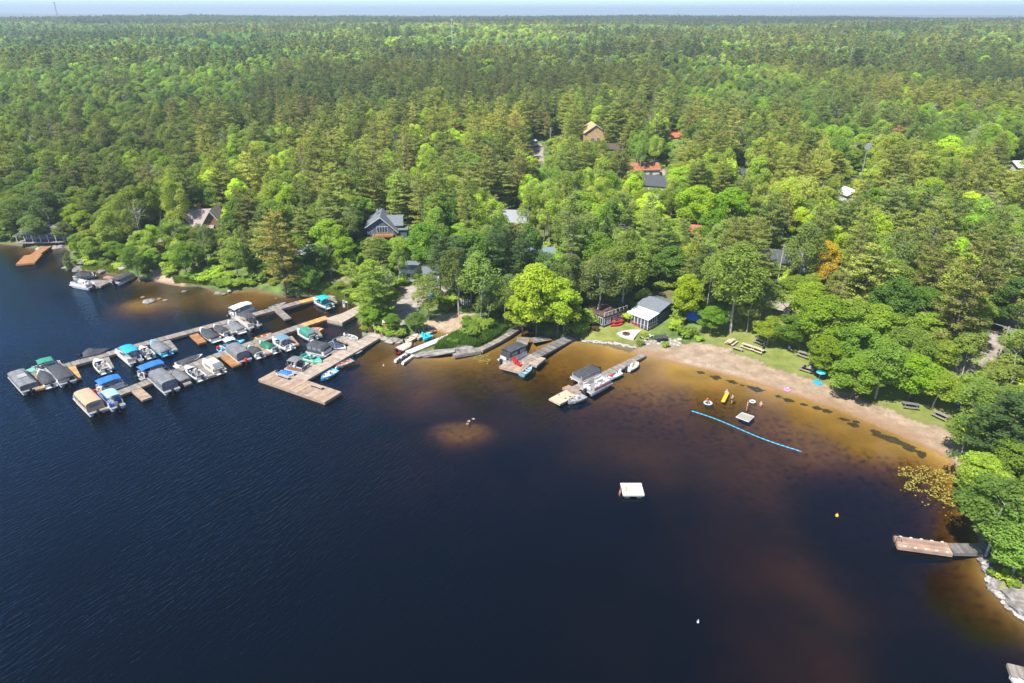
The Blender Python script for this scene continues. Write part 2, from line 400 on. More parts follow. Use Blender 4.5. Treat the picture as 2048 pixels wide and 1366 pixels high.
m, n, l, b = new_mat('ground_cover'); ground.data.materials.append(m)
at = n.new('ShaderNodeAttribute'); at.attribute_name = 'zone'
sp = n.new('ShaderNodeSeparateColor'); l.new(at.outputs['Color'], sp.inputs[0])
geo = n.new('ShaderNodeNewGeometry'); sxyz = n.new('ShaderNodeSeparateXYZ'); l.new(geo.outputs['Position'], sxyz.inputs[0])
def nz(c1, c2, s, d=4, lo=.35, hi=.65): return noise_mix(n, l, c1, c2, s, None, 'Object', d, lo, hi)[0]
def mixc(fac, a, bb):
    mx = n.new('ShaderNodeMix'); mx.data_type = 'RGBA'
    l.new(fac, mx.inputs[0])
    for s, c in ((6, a), (7, bb)):
        if isinstance(c, tuple): mx.inputs[s].default_value = (*c, 1)
        else: l.new(c, mx.inputs[s])
    return mx.outputs[2]
def mapr(src, a, bb, c=0, d=1):
    r = n.new('ShaderNodeMapRange'); r.inputs[1].default_value = a; r.inputs[2].default_value = bb; r.inputs[3].default_value = c; r.inputs[4].default_value = d
    l.new(src, r.inputs[0]); return r.outputs[0]
floor_ = nz((.045, .075, .018), (.12, .17, .04), .35, 6)
floor_ = mixc(nz((0, 0, 0), (1, 1, 1), .09, 3, .55, .75), floor_, (.13, .09, .055))
lawn = nz((.11, .145, .025), (.20, .21, .05), .5, 6)
lawn = mixc(nz((0, 0, 0), (1, 1, 1), 3.5, 4, .5, .8), lawn, (.22, .19, .09))
sand = nz((.225, .168, .115), (.34, .262, .19), .5, 8); sand = mixc(nz((0, 0, 0), (1, 1, 1), 2.4, 5, .52, .75), sand, (.19, .138, .096))
grav = nz((.22, .185, .16), (.32, .275, .245), .8, 6)
c = mixc(sp.outputs[0], floor_, sand); c = mixc(sp.outputs[1], c, lawn); c = mixc(sp.outputs[2], c, grav)
wet = mapr(sxyz.outputs[2], .05, .30, 1, 0)
wetc = mixc(mapr(sp.outputs[0], 0, 1), (.10, .075, .05), (.20, .12, .065))
c = mixc(wet, c, wetc)
# under water: sand near the beach, silt and weed elsewhere
bedc = nz((.035, .027, .018), (.20, .128, .062), .05, 8, .42, .64)
sandb = nz((.19, .12, .03), (.30, .19, .05), .12, 5); 
weed = nz((0, 0, 0), (1, 1, 1), 1.1, 8, .48, .68)
weedm = n.new('ShaderNodeMath'); weedm.operation = 'MULTIPLY'; l.new(weed, weedm.inputs[0]); l.new(mapr(sxyz.outputs[2], -.38, -.85), weedm.inputs[1])
sandb = mixc(weedm.outputs[0], sandb, (.095, .055, .024))
bedc = mixc(mapr(at.outputs['Alpha'], .12, .75), bedc, sandb)
c = mixc(mapr(sxyz.outputs[2], .01, -.04), c, bedc)
l.new(c, b.inputs['Base Color']); b.inputs['Roughness'].default_value = .95; b.inputs['Specular IOR Level'].default_value = .15
nb = n.new('ShaderNodeTexNoise'); nb.inputs['Scale'].default_value = 1.2; nb.inputs['Detail'].default_value = 7
tcg = n.new('ShaderNodeTexCoord'); l.new(tcg.outputs['Object'], nb.inputs['Vector'])
bp = n.new('ShaderNodeBump'); bp.inputs['Strength'].default_value = .5; bp.inputs['Distance'].default_value = .25
l.new(nb.outputs[0], bp.inputs['Height']); l.new(bp.outputs[0], b.inputs['Normal'])

# ---------------------------------------------------------------- LAKE WATER: clear surface over a tea-coloured absorbing body
wb = MB(); wb.box((-850, -400, -4.75), (2500, 1640, 9.5))
water = struct(wb.build('water', [])); 
m, n, l, b = new_mat('lake_water'); water.data.materials.append(m)
n.remove(b)
geo = n.new('ShaderNodeNewGeometry'); sx = n.new('ShaderNodeSeparateXYZ'); l.new(geo.outputs['Position'], sx.inputs[0])
mp = n.new('ShaderNodeMapping'); mp.vector_type = 'POINT'
mp.inputs['Rotation'].default_value = (0, 0, R(-58)); l.new(geo.outputs['Position'], mp.inputs[0])
ms = n.new('ShaderNodeVectorMath'); ms.operation = 'MULTIPLY'; ms.inputs[1].default_value = (.26, 1.0, 1); l.new(mp.outputs[0], ms.inputs[0])
w1 = n.new('ShaderNodeTexNoise'); w1.inputs['Scale'].default_value = 2.3; w1.inputs['Detail'].default_value = 2.5; w1.inputs['Distortion'].default_value = .35
l.new(ms.outputs[0], w1.inputs['Vector'])
w2 = n.new('ShaderNodeTexNoise'); w2.inputs['Scale'].default_value = 4.5; w2.inputs['Detail'].default_value = 3; l.new(geo.outputs['Position'], w2.inputs['Vector'])
calm = n.new('ShaderNodeMapRange'); calm.inputs[1].default_value = -25; calm.inputs[2].default_value = 35; calm.inputs[3].default_value = 1; calm.inputs[4].default_value = .16; calm.interpolation_type = 'SMOOTHSTEP'
l.new(sx.outputs[0], calm.inputs[0])
pt = n.new('ShaderNodeTexNoise'); pt.inputs['Scale'].default_value = .035; pt.inputs['Detail'].default_value = 3; l.new(geo.outputs['Position'], pt.inputs['Vector'])
ptm = n.new('ShaderNodeMapRange'); ptm.inputs[1].default_value = .35; ptm.inputs[2].default_value = .65; ptm.inputs[3].default_value = .45; ptm.inputs[4].default_value = 1.5; l.new(pt.outputs[0], ptm.inputs[0])
a1 = n.new('ShaderNodeMath'); a1.operation = 'MULTIPLY'; l.new(calm.outputs[0], a1.inputs[0]); l.new(ptm.outputs[0], a1.inputs[1])
b1 = n.new('ShaderNodeBump'); b1.inputs['Distance'].default_value = .15; l.new(w1.outputs[0], b1.inputs['Height']); l.new(a1.outputs[0], b1.inputs['Strength'])
b2 = n.new('ShaderNodeBump'); b2.inputs['Distance'].default_value = .022; b2.inputs['Strength'].default_value = .55; l.new(w2.outputs[0], b2.inputs['Height']); l.new(b1.outputs[0], b2.inputs['Normal'])
fr = n.new('ShaderNodeFresnel'); fr.inputs[0].default_value = 1.42; l.new(b2.outputs[0], fr.inputs['Normal'])
gl = n.new('ShaderNodeBsdfGlossy'); gl.inputs['Roughness'].default_value = .08; gl.inputs['Color'].default_value = (.42, .74, 1.0, 1); l.new(b2.outputs[0], gl.inputs['Normal'])
tr = n.new('ShaderNodeBsdfTransparent')
mx = n.new('ShaderNodeMixShader'); l.new(fr.outputs[0], mx.inputs[0]); l.new(tr.outputs[0], mx.inputs[1]); l.new(gl.outputs[0], mx.inputs[2])
l.new(mx.outputs[0], n['Material Output'].inputs['Surface'])
va = n.new('ShaderNodeVolumeAbsorption'); va.inputs['Color'].default_value = (.54, .43, .10, 1); va.inputs['Density'].default_value = .95
l.new(va.outputs[0], n['Material Output'].inputs['Volume'])

# ---------------------------------------------------------------- AIR
hz = MB(); hz.box((0, 14000, 84.7), (56000, 31800, 190.6)); haze = hz.build('haze', [])
haze['kind'] = 'stuff'; haze['label'] = 'thin blue summer haze over lake and forest'
m, n, l, b = new_mat('air'); haze.data.materials.append(m); n.remove(b)
pv = n.new('ShaderNodeVolumePrincipled'); pv.inputs['Color'].default_value = (.58, .70, .78, 1); pv.inputs['Density'].default_value = .00023
pv.inputs['Anisotropy'].default_value = .1
l.new(pv.outputs[0], n['Material Output'].inputs['Volume'])
# ================================================================ TREES
RNG = np.random.default_rng(11)
def unit(v): return v / np.maximum(np.linalg.norm(v, axis=-1, keepdims=True), 1e-9)
def leaves(c, nrm, size, aspect=.75, droop=0):
    """one rhombic leaf spray per centre"""
    N = len(c); nrm = unit(nrm)
    r = unit(RNG.normal(size=(N, 3))); t = unit(np.cross(nrm, r)); bt = np.cross(nrm, t)
    s = size[:, None]
    v = np.stack([c - t * s, c - bt * s * aspect - nrm * s * .25, c + t * s, c + bt * s * aspect - nrm * s * .25], 1)
    return v.reshape(-1, 3)
def quads(N): return np.arange(N * 4).reshape(N, 4)
def trunk_bm(mb, H, r, limbs, top=.85, lean=0):
    pts = [(RNG.normal() * .02 * H * k / 5 + lean * k, RNG.normal() * .02 * H * k / 5, H * top * k / 5) for k in range(6)]
    pts[0] = (0, 0, -.6)
    for k in range(5): mb.tube(pts[k], pts[k + 1], r * (1 - k / 5.5), r * (1 - (k + 1) / 5.5), 6, cap=False)
    for (h, az, L, up) in limbs:
        k = min(int(h * 5 / top), 4); f = h * 5 / top - k
        p = Vector(pts[k]).lerp(Vector(pts[k + 1]), min(f, 1))
        q = p + Vector((math.cos(az) * L, math.sin(az) * L, up)); mid = p.lerp(q, .5) + Vector((0, 0, -.08 * L))
        rr = r * .42 * (1 - h * .6)
        mb.tube(p, mid, rr, rr * .7, 4, cap=False); mb.tube(mid, q, rr * .7, rr * .25, 4, cap=False)
def broad(H, Rr, n_lobe, per, leaf=.24, low=.28, open_=0.0, squash=1.0, trunk_r=.24, asc=False):
    """deciduous tree: lobed crown of leaf sprays on a limbed trunk; returns (crown verts, trunk MB)"""
    cz, rz = H * (low + 1) / 2, H * (1 - low) / 2
    cs, rs = [], []
    for i in range(n_lobe):
        u = RNG.uniform(-.75, 1); a = RNG.uniform(0, 2 * math.pi); w = math.sqrt(max(0, 1 - u * u))
        k = RNG.uniform(.45, .86)
        wid = Rr * (1.0 if u < .2 else 1 - .15 * (u - .2))
        cs.append((math.cos(a) * w * wid * k, math.sin(a) * w * wid * k, cz + u * rz * (.80 if u > 0 else .9)))
        rs.append(Rr * RNG.uniform(.20, .40) * (1 - .15 * abs(u)))
    cs, rs = np.array(cs), np.array(rs)
    V = []
    for c, r in zip(cs, rs):
        m_ = int(per * (r / (Rr * .3)) ** 1.7)
        d = unit(RNG.normal(size=(m_, 3)) + np.array([0, 0, .35]))
        rad = r * RNG.uniform(.55, 1.08, (m_, 1)) ** .6
        pos = c + d * rad * np.array([1, 1, .72 * squash])
        keep = RNG.random(m_) > open_
        nn = d * .55 + np.array([0, 0, .75]) + RNG.normal(size=(m_, 3)) * .45
        V.append(leaves(pos[keep], nn[keep], leaf * RNG.uniform(.6, 1.25, keep.sum())))
    mb = MB()
    limbs = [(RNG.uniform(low * .8, .8), math.atan2(c[1], c[0]), math.hypot(c[0], c[1]) * .9, (RNG.uniform(.8, 2.6) if not asc else 3.2)) for c in cs[::3]]
    trunk_bm(mb, H, trunk_r, limbs, .9)
    return np.concatenate(V), mb
def pine(H, Rr, levels, leaf=.20, low=.22, thick=1.0, gap=.12, trunk_r=.22, droop=0):
    """white pine: tiers of near-level boughs with needle tufts"""
    V = []; mb = MB(); limbs = []
    for k in range(levels):
        h = low + (1 - low) * (k + .5) / levels
        env = math.sin(min(1, (1 - h) / (1 - low) * 1.7 + .14) * math.pi / 2) ** .7
        nb_ = 6 if h < .8 else 5
        a0 = RNG.uniform(0, 6.28)
        for j in range(nb_):
            if RNG.random() < gap: continue
            a = a0 + j * 6.283 / nb_ + RNG.normal() * .25; L = Rr * env * RNG.uniform(.55, 1.15)
            up = L * (RNG.uniform(-.02, .30) - droop) * (1 if h < .85 else 1.8)
            z0 = H * h + RNG.normal() * .15
            limbs.append((h * .97, a, L, up))
            m_ = int(48 * thick * (L / 2.5) + 8)
            t = RNG.uniform(.22, 1.05, m_) ** .75
            side = RNG.normal(size=m_) * L * .15 * (1.15 - t * .5)
            x = np.cos(a) * L * t - np.sin(a) * side; y = np.sin(a) * L * t + np.cos(a) * side
            z = z0 + up * t + RNG.normal(size=m_) * .14
            pos = np.stack([x, y, z], 1)
            nn = np.array([0, 0, 1.0]) + RNG.normal(size=(m_, 3)) * .42
            V.append(leaves(pos, nn, leaf * RNG.uniform(.7, 1.35, m_), .55))
    m_ = 60; pos = np.stack([RNG.normal(size=m_) * .25, RNG.normal(size=m_) * .25, H * RNG.uniform(.93, 1.03, m_)], 1)
    V.append(leaves(pos, RNG.normal(size=(m_, 3)) + np.array([0, 0, .5]), np.full(m_, leaf)))
    trunk_bm(mb, H, trunk_r, limbs[::2], .98)
    return np.concatenate(V), mb
def bare(H, Rr, n_):
    mb = MB(); limbs = [(RNG.uniform(.3, .93), RNG.uniform(0, 6.28), Rr * RNG.uniform(.4, 1), RNG.uniform(.4, 3)) for _ in range(n_)]
    trunk_bm(mb, H, .17, limbs, .98)
    for (h, a, L, up) in limbs:
        e = Vector((math.cos(a) * L, math.sin(a) * L, H * h + up)) * 1.0
        for q in range(3):
            mb.tube(e * .75 + Vector((0, 0, e.z * .25 - up * .25)), e * .75 + Vector((0, 0, e.z * .25 - up * .25)) + Vector((RNG.normal() * .8, RNG.normal() * .8, RNG.uniform(.1, 1.3))), .035, .012, 3, cap=False)
    return mb
def bush(Rr, Hh, n_lobe, per, leaf=.2):
    V = []
    for i in range(n_lobe):
        a = RNG.uniform(0, 6.28); q = Rr * RNG.uniform(0, .7); c = np.array([math.cos(a) * q, math.sin(a) * q, Hh * RNG.uniform(.3, .7)])
        d = unit(RNG.normal(size=(per, 3)) + np.array([0, 0, .4])); r = Rr * RNG.uniform(.3, .5)
        pos = c + d * r * RNG.uniform(.6, 1.05, (per, 1)) * np.array([1, 1, Hh / Rr * .6])
        V.append(leaves(pos, d * .6 + np.array([0, 0, .8]) + RNG.normal(size=(per, 3)) * .4, leaf * RNG.uniform(.6, 1.3, per)))
    return np.concatenate(V)

PROTO = {}   # kind -> list of dict(crown mesh, trunk mesh, H, R)
def reg(kind, V, mb, H, Rr, leafm, bark):
    crown = np_mesh(kind + '_crown', V, quads(len(V) // 4), [leafm], link=False) if V is not None else None
    tk = None
    if mb is not None and mb.v:
        tk = bpy.data.meshes.new(kind + '_trunk'); tk.from_pydata([tuple(v) for v in mb.v], [], mb.f); tk.materials.append(bark); tk.polygons.foreach_set('use_smooth', [True] * len(tk.polygons))
    PROTO.setdefault(kind, []).append(dict(crown=crown, trunk=tk, H=H, R=Rr, V=V, mb=mb, lm=leafm, bk=bark))
for q in range(4): reg('maple', *broad(14, 4.6, 52, 250, .19, .22), 14, 4.6, LEAF, BARK)
for q in range(3): reg('ash', *broad(16, 4.0, 40, 200, .17, .30, .1, 1.2, .2, True), 16, 4.0, LEAF, BARKP)
for q in range(3): reg('birch', *broad(15, 3.0, 30, 130, .15, .35, .25, 1.4, .13, True), 15, 3.0, LEAF, BARKP)
for q in range(3): reg('pine', *pine(19, 3.6, 18, .18, .2, 1.3, .14), 19, 3.6, NEEDLE, BARK)
for q in range(2): reg('thin_pine', *pine(21, 2.8, 15, .17, .38, .9, .28), 21, 2.8, NEEDLE, BARK)
for q in range(1): reg('spruce', *pine(15, 2.4, 24, .20, .06, 1.1, .03, .16, .22), 15, 2.4, NEEDLE, BARK)
for q in range(2): reg('dead', None, bare(15, 2.6, 22), 15, 2.6, NEEDLE, DEADW)
for q in range(2): reg('bush', bush(1.6, 1.9, 9, 90), None, 1.9, 1.6, LEAF, BARK)

COLS = {'maple': [(.075, .130, .016), (.105, .170, .016), (.058, .100, .016), (.145, .21, .014)],
        'ash': [(.088, .130, .024), (.112, .160, .024), (.128, .172, .028)],
        'birch': [(.132, .180, .032), (.112, .145, .036)],
        'pine': [(.098, .122, .026), (.118, .138, .032), (.074, .100, .024)],
        'thin_pine': [(.135, .138, .042), (.110, .124, .036)],
        'spruce': [(.045, .068, .020), (.062, .088, .024)],
        'dead': [(.3, .25, .2)], 'bush': [(.095, .150, .018), (.135, .185, .020), (.068, .112, .016)]}
GAIN = 2.15
COLS = {k: [(q[0] * GAIN * .98, q[1] * GAIN * 1.02, q[2] * GAIN) for q in w] for k, w in COLS.items()}
CNAME = {'maple': ['mid-green', 'fresh green', 'dark green', 'lime-green'], 'ash': ['grey-green', 'soft green', 'light green'], 'birch': ['pale green', 'dusty green'],
         'pine': ['olive', 'yellowish olive', 'deep olive'], 'thin_pine': ['tan-tinged', 'olive-brown'], 'spruce': ['blackish green', 'dark green'], 'dead': ['bare grey'], 'bush': ['green', 'bright green', 'dark green']}
KNAME = {'maple': ('broadleaf_tree', 'round broadleaf tree', 'tree'), 'ash': ('ash_tree', 'loose-crowned tree', 'tree'), 'birch': ('birch_tree', 'slim birch', 'birch tree'),
         'pine': ('pine_tree', 'tiered pine', 'pine tree'), 'thin_pine': ('tall_pine_tree', 'tall sparse pine', 'pine tree'), 'spruce': ('spruce_tree', 'conical spruce', 'spruce tree'),
         'dead': ('dead_tree', 'leafless dead tree', 'dead tree'), 'bush': ('bush', 'low rounded bush', 'bush')}
TREES = []   # dict(x,y,z,H,R,kind,v,ci,col,label)
def hand(cx, cy, H, Rr, kind, col=None, label=None, cname=None, ci=0):
    """a surveyed tree: photo point of the crown's middle, its height and crown radius in metres"""
    zg = 1.5
    for _ in range(4):
        p = P(cx, cy, zg + H * (.62 if kind != 'bush' else .5)); zg = g1(p.x, p.y)
    TREES.append(dict(x=p.x, y=p.y, z=zg, H=H, R=Rr, kind=kind, v=len(TREES) % len(PROTO[kind]), col=(col[0] * 1.85, col[1] * 1.72, col[2] * 1.25) if col else COLS[kind][ci], ci=ci, label=label, cname=cname))
LIME = (.155, .235, .02); YEL = (.30, .24, .015)
hand(1075, 583, 16, 5.4, 'maple', LIME, 'tallest yellow-green maple over the inlet between two docks')
hand(1118, 604, 12.5, 4.8, 'maple', (.145, .225, .02), 'right-hand yellow-green maple leaning over the shaded dock')
hand(1046, 618, 9.5, 4.2, 'maple', (.165, .24, .02), 'small yellow-green maple under the wide one beside the grey boardwalk')
hand(1478, 555, 19, 6.0, 'ash', (.085, .14, .03), 'big open-crowned old tree with a thick trunk behind the picnic lawn')
hand(558, 500, 19, 4.6, 'pine', (.15, .155, .045), 'big yellow-olive white pine on the point left of the marina')
hand(745, 570, 13, 3.9, 'pine', (.10, .165, .03), 'bright green pine between the marina ramp and the driveway')
hand(1770, 725, 11, 4.2, 'ash', (.11, .18, .035), 'soft green tree whose shade falls on the middle of the beach')
hand(1835, 745, 8.5, 4.2, 'maple', (.13, .23, .015), 'lime-green round tree at the back of the beach beside a shaded table')
hand(1652, 520, 12, 3.2, 'maple', (.25, .215, .014), 'golden yellow tree turning early left of the power lines')
hand(1607, 500, 16, 4.3, 'ash', (.08, .13, .035), 'tall umbrella-shaped grey-green tree left of the golden yellow tree')
hand(1655, 640, 12, 5.2, 'maple', (.115, .205, .018), 'large bright green tree behind the picnic tables, left of the road')
hand(1585, 655, 7, 3.4, 'maple', (.075, .15, .022), 'rounded green tree shading the grey picnic table')
hand(1655, 702, 8, 3.4, 'maple', (.12, .21, .015), 'leafy lime tree right above the turquoise umbrella')
hand(1715, 690, 9, 4.6, 'ash', (.095, .17, .025), 'light green tree between the gravel road and the beach lawn')
hand(1820, 690, 9, 4.2, 'ash', (.13, .20, .035), 'pale green tree leaning over the gravel road near the power pole')
hand(1885, 705, 7, 3.2, 'ash', (.14, .21, .035), 'feathery light green tree left of the gravel patch by the power pole')
hand(1376, 585, 11, 3.3, 'maple', (.17, .24, .012), 'yellow-green tree hanging over the right end of the white-roofed cottage')
hand(1385, 515, 11, 3.0, 'maple', (.20, .25, .012), 'yellow-green tree behind the cottage, below the hillside houses')
hand(1425, 635, 6, 3.2, 'maple', (.10, .20, .02), 'low round bright green tree beside the blue tarp')
hand(1400, 405, 13, 6.2, 'maple', (.115, .215, .012), 'vivid green maple mass below the dark hillside roof')
hand(1465, 408, 13, 5.6, 'maple', (.125, .225, .012), 'vivid green maple in front of the house with the pale eave')
hand(1425, 455, 12, 5.0, 'maple', (.09, .18, .014), 'vivid green maple beside the orange-roofed cabins')
hand(1250, 530, 15, 5.6, 'ash', (.10, .165, .035), 'tall soft green tree directly behind the white-roofed cottage')
hand(1200, 560, 14, 4.6, 'ash', (.085, .125, .045), 'grey-green willow-like tree over the brown deck')
hand(1195, 505, 13, 5.0, 'maple', (.07, .15, .02), 'rich green tree above the grey-green one over the deck')
hand(1140, 555, 14, 4.0, 'ash', (.08, .115, .045), 'dull green tree right of the wide yellow-green maple')
hand(1130, 615, 9, 3.0, 'ash', (.07, .11, .035), 'dull green tree with grey stems at the head of the long dock')
hand(960, 560, 16, 4.2, 'birch', (.11, .165, .045), 'cluster of pale stems with light leaves above the sandy cove', ci=1)
hand(915, 545, 15, 3.8, 'ash', (.085, .13, .04), 'multi-stemmed grey-green tree behind the sandy cove')
hand(855, 590, 10, 3.4, 'ash', (.10, .145, .04), 'spreading thin-leaved tree on the edge of the driveway')
hand(830, 643, 4.5, 2.4, 'ash', (.065, .12, .03), 'dark green shrubby tree beside the covered skiff')
hand(745, 628, 5, 2.8, 'maple', (.09, .19, .02), 'leafy bright tree between the ramp and the blue sign')
hand(786, 650, 4, 1.9, 'maple', (.095, .18, .022), 'leafy small tree right of the brick pillar')
hand(975, 610, 7, 3.0, 'birch', (.075, .12, .035), 'fine-leaved small tree above the reed bank')
hand(1010, 590, 11, 2.8, 'birch', (.10, .15, .045), 'slim trees with white stems left of the wide yellow-green maple')
hand(1965, 800, 9, 4.2, 'ash', (.10, .165, .04), 'soft green tree at the right end of the beach')
hand(1940, 862, 7, 3.0, 'ash', (.085, .155, .035), 'small green tree overhanging the end of the sand')
hand(2025, 862, 13, 5.2, 'pine', (.045, .085, .03), 'dark blue-green pine at the right edge of the picture')
hand(1965, 950, 8, 3.6, 'maple', (.13, .19, .03), 'yellow-green tree overhanging the water lilies')
hand(2030, 930, 9, 3.6, 'maple', (.10, .17, .025), 'lime-green tree behind the one above the water lilies')
hand(2008, 1020, 11, 4.6, 'ash', (.075, .16, .035), 'large round green tree above the right-hand boarded dock')
hand(2050, 1085, 8, 3.6, 'ash', (.095, .175, .04), 'green tree leaning over the shore end of the right-hand dock')
hand(2020, 770, 9, 4.2, 'birch', (.13, .19, .05), 'pale feathery tree under the power pole')
hand(2040, 700, 10, 3.6, 'birch', (.12, .17, .05), 'pale-stemmed tree at the right edge beside the power pole')
hand(1955, 775, 7, 3.2, 'birch', (.11, .19, .035), 'bushy light tree right of the grey gravel patch')
hand(1935, 585, 22, 4.6, 'pine', (.12, .135, .045), 'very tall pine with a long bare trunk left of the power pole')
hand(1880, 540, 18, 4.0, 'pine', (.11, .13, .045), 'olive pine behind the power lines')
hand(1795, 520, 17, 4.6, 'birch', (.085, .13, .05), 'open tree with pale branching limbs behind the power lines')
hand(1735, 545, 14, 4.2, 'maple', (.04, .095, .022), 'dark green dense tree behind the power lines')
hand(1790, 600, 12, 4.6, 'maple', (.05, .105, .02), 'dark green tree just behind the power lines, above the road')
hand(1850, 610, 10, 4.0, 'maple', (.055, .12, .02), 'mid-green tree behind the wires left of the bare pine trunk')
hand(2030, 600, 12, 4.4, 'maple', (.045, .10, .025), 'dense dark green tree behind the power pole')
hand(88, 412, 13, 6.4, 'ash', (.060, .10, .035), 'broad grey-green tree in front of the grey cabin at far left')
hand(30, 425, 11, 5.0, 'ash', (.075, .125, .035), 'green tree at the far left shore beside the grey cabin')
hand(20, 462, 6, 3.0, 'maple', (.08, .15, .025), 'low leafy tree on the far left shoreline')
hand(195, 400, 11, 4.2, 'maple', (.075, .155, .025), 'fresh green tree behind the grey cabin')
hand(220, 455, 12, 3.8, 'ash', (.11, .17, .035), 'light green tree between the grey cabin and the round gazebo')
hand(270, 520, 9, 3.2, 'ash', (.06, .12, .025), 'green shoreline tree above the covered pontoon boat')
hand(180, 492, 7, 3.0, 'ash', (.10, .16, .03), 'light shoreline tree right of the orange dock')
hand(135, 520, 4.6, 1.1, 'spruce', (.085, .125, .04), 'little conical tree standing in the water edge right of the orange dock')
hand(300, 375, 18, 3.4, 'thin_pine', (.12, .125, .05), 'tall leaning pine with a bare trunk behind the round gazebo')
hand(405, 480, 12, 3.2, 'birch', (.10, .14, .05), 'thin tree with a crooked white trunk in front of the brown-roofed house')
hand(365, 510, 9, 3.2, 'ash', (.085, .155, .025), 'green tree below the brown-roofed house near the little beach')
hand(470, 520, 11, 3.6, 'ash', (.12, .17, .04), 'light tree left of the big yellow-olive pine')
hand(500, 440, 15, 4.2, 'pine', (.13, .14, .045), 'olive pine behind the big one on the point')
hand(630, 515, 9, 3.4, 'maple', (.055, .12, .02), 'mid-green tree in front of the dark lakeside cabin')
hand(690, 500, 9, 3.2, 'maple', (.11, .215, .018), 'bright green tree left below the blue house')
hand(620, 560, 7, 2.8, 'maple', (.085, .155, .03), 'leafy tree right of the big yellow-olive pine at the water')
hand(700, 545, 7, 2.6, 'birch', (.12, .18, .04), 'light tree above the far end of the rear dock')
hand(770, 500, 7, 3.2, 'maple', (.11, .21, .018), 'bright green young tree below the wooden balcony')
hand(700, 450, 13, 2.4, 'birch', (.10, .14, .055), 'thin tree with bare top left of the blue house')
hand(880, 425, 15, 5.0, 'maple', (.06, .125, .022), 'large dense green tree right of the blue house')
hand(850, 480, 12, 4.6, 'maple', (.085, .17, .022), 'green tree between the blue house and the white trailer')
hand(975, 350, 20, 4.4, 'pine', (.145, .15, .045), 'light olive pine in the middle of the hillside')
hand(1045, 345, 20, 4.4, 'pine', (.14, .145, .045), 'light olive pine left of the sand-coloured lane')
hand(1240, 330, 18, 4.0, 'pine', (.125, .14, .045), 'olive pine left of the hillside house with new timber')
hand(1030, 270, 19, 3.8, 'thin_pine', (.15, .12, .06), 'brown half-dead pine left of the white van')
hand(1600, 350, 17, 4.2, 'pine', (.12, .12, .045), 'olive-brown pine on the hillside left of the dish mast')
hand(1790, 290, 16, 3.2, 'thin_pine', (.20, .15, .08), 'tan half-dead pine on the right hillside')
hand(935, 340, 16, 4.6, 'maple', (.10, .20, .02), 'bright lime tree among the hillside pines')
hand(1750, 410, 13, 5.0, 'maple', (.10, .20, .014), 'vivid green tree right of the white building')
hand(1740, 460, 6, 2.6, 'maple', (.20, .27, .014), 'small yellow tree below the white building')
hand(1920, 350, 14, 4.0, 'birch', (.17, .19, .04), 'yellowish tree on the right hillside')
hand(150, 335, 14, 4.0, 'maple', (.12, .23, .02), 'vivid lime tree on the left hillside')
hand(575, 235, 17, 7, 'maple', (.045, .105, .022), 'large dark green tree high on the left-centre hillside')
hand(1700, 640, 11, 5.0, 'ash', (.12, .19, .03), 'light green spreading tree over the upper bend of the gravel road')
hand(1760, 650, 10, 4.6, 'maple', (.10, .175, .02), 'full green tree on the lake side of the gravel road')
hand(1870, 660, 9, 4.4, 'ash', (.13, .20, .03), 'feathery yellow-green tree between the road and the power pole wires')
hand(1715, 745, 8, 4.2, 'maple', (.085, .165, .022), 'rounded green tree at the edge of the sand left of the middle beach tree')
hand(1880, 770, 7, 3.8, 'ash', (.11, .185, .025), 'low spreading tree below the grey gravel patch')
hand(1500, 620, 8, 3.2, 'birch', (.10, .15, .04), 'thin-leaved tree right of the thick-trunked old tree')
hand(1540, 655, 6, 3.0, 'ash', (.12, .19, .02), 'small fresh green tree between the sandy track and the shaded table')
hand(1620, 600, 10, 4.0, 'ash', (.12, .20, .022), 'fresh green tree below the golden yellow tree')
hand(2020, 820, 10, 4.6, 'ash', (.11, .17, .035), 'feathery green tree above the dark pine at the right edge')
hand(1940, 700, 9, 3.0, 'birch', (.10, .16, .035), 'narrow light tree left of the power pole base')
hand(66, 464, 8, 3.8, 'ash', (.07, .12, .035), 'grey-green tree hiding the left half of the far left cabin roof')
hand(124, 462, 6.5, 2.8, 'ash', (.08, .13, .035), 'small grey-green tree in front of the right half of the far left cabin roof')
hand(1528, 588, 9, 3.6, 'ash', (.09, .145, .03), 'green tree hiding the sandy track left of the half-hidden house')
hand(1590, 585, 10, 3.6, 'maple', (.10, .16, .022), 'leafy green tree right of the sandy track')
hand(985, 432, 13, 3.6, 'pine', (.11, .13, .04), 'olive pine in front of the pale grey roof')
# undergrowth along the shore
def brush(px, py, Rr, H, ci=0, label='', col=None): 
    p = PG(px, py); TREES.append(dict(x=p.x, y=p.y, z=p.z, H=H, R=Rr, kind='bush', v=len(TREES) % 2, col=tuple(v * 1.35 for v in col) if col else COLS['bush'][ci], ci=ci, label=label, cname=None))
brush(735, 662, 1.9, 1.8, 1, 'yellow-green bush at the foot of the left walkway railing', (.17, .22, .015))
brush(775, 672, 2.0, 2.2, 0, 'green bush right of the walkway gate')
brush(800, 672, 1.9, 1.8, 0, 'green bush above the rocks by the covered skiff')
brush(700, 590, 2.4, 2.0, 1, 'bright bush above the rear dock ramp')
brush(725, 600, 2.6, 2.2, 1, 'bright bush between the two ramps')
brush(675, 578, 2.4, 2.0, 0, 'green bush left of the rear dock lamp')
brush(640, 580, 2.4, 1.8, 0, 'green bush above the teal-topped boat')
brush(1287, 678, 1.3, 1.4, 1, 'clipped bright hedge bush beside the stone patio')
brush(1280, 690, .9, 1.0, 2, 'small dark bush below the hedge bush at the stone patio')
brush(1190, 660, 1.0, 1.2, 0, 'reddish-brown bush left of the low brown deck', (.13, .07, .03))
brush(1330, 694, .8, 1.3, 1, 'tiny green sapling on the stony strip above the beach')
brush(1395, 682, 1.2, 1.3, 1, 'low bright bush at the start of the beach')
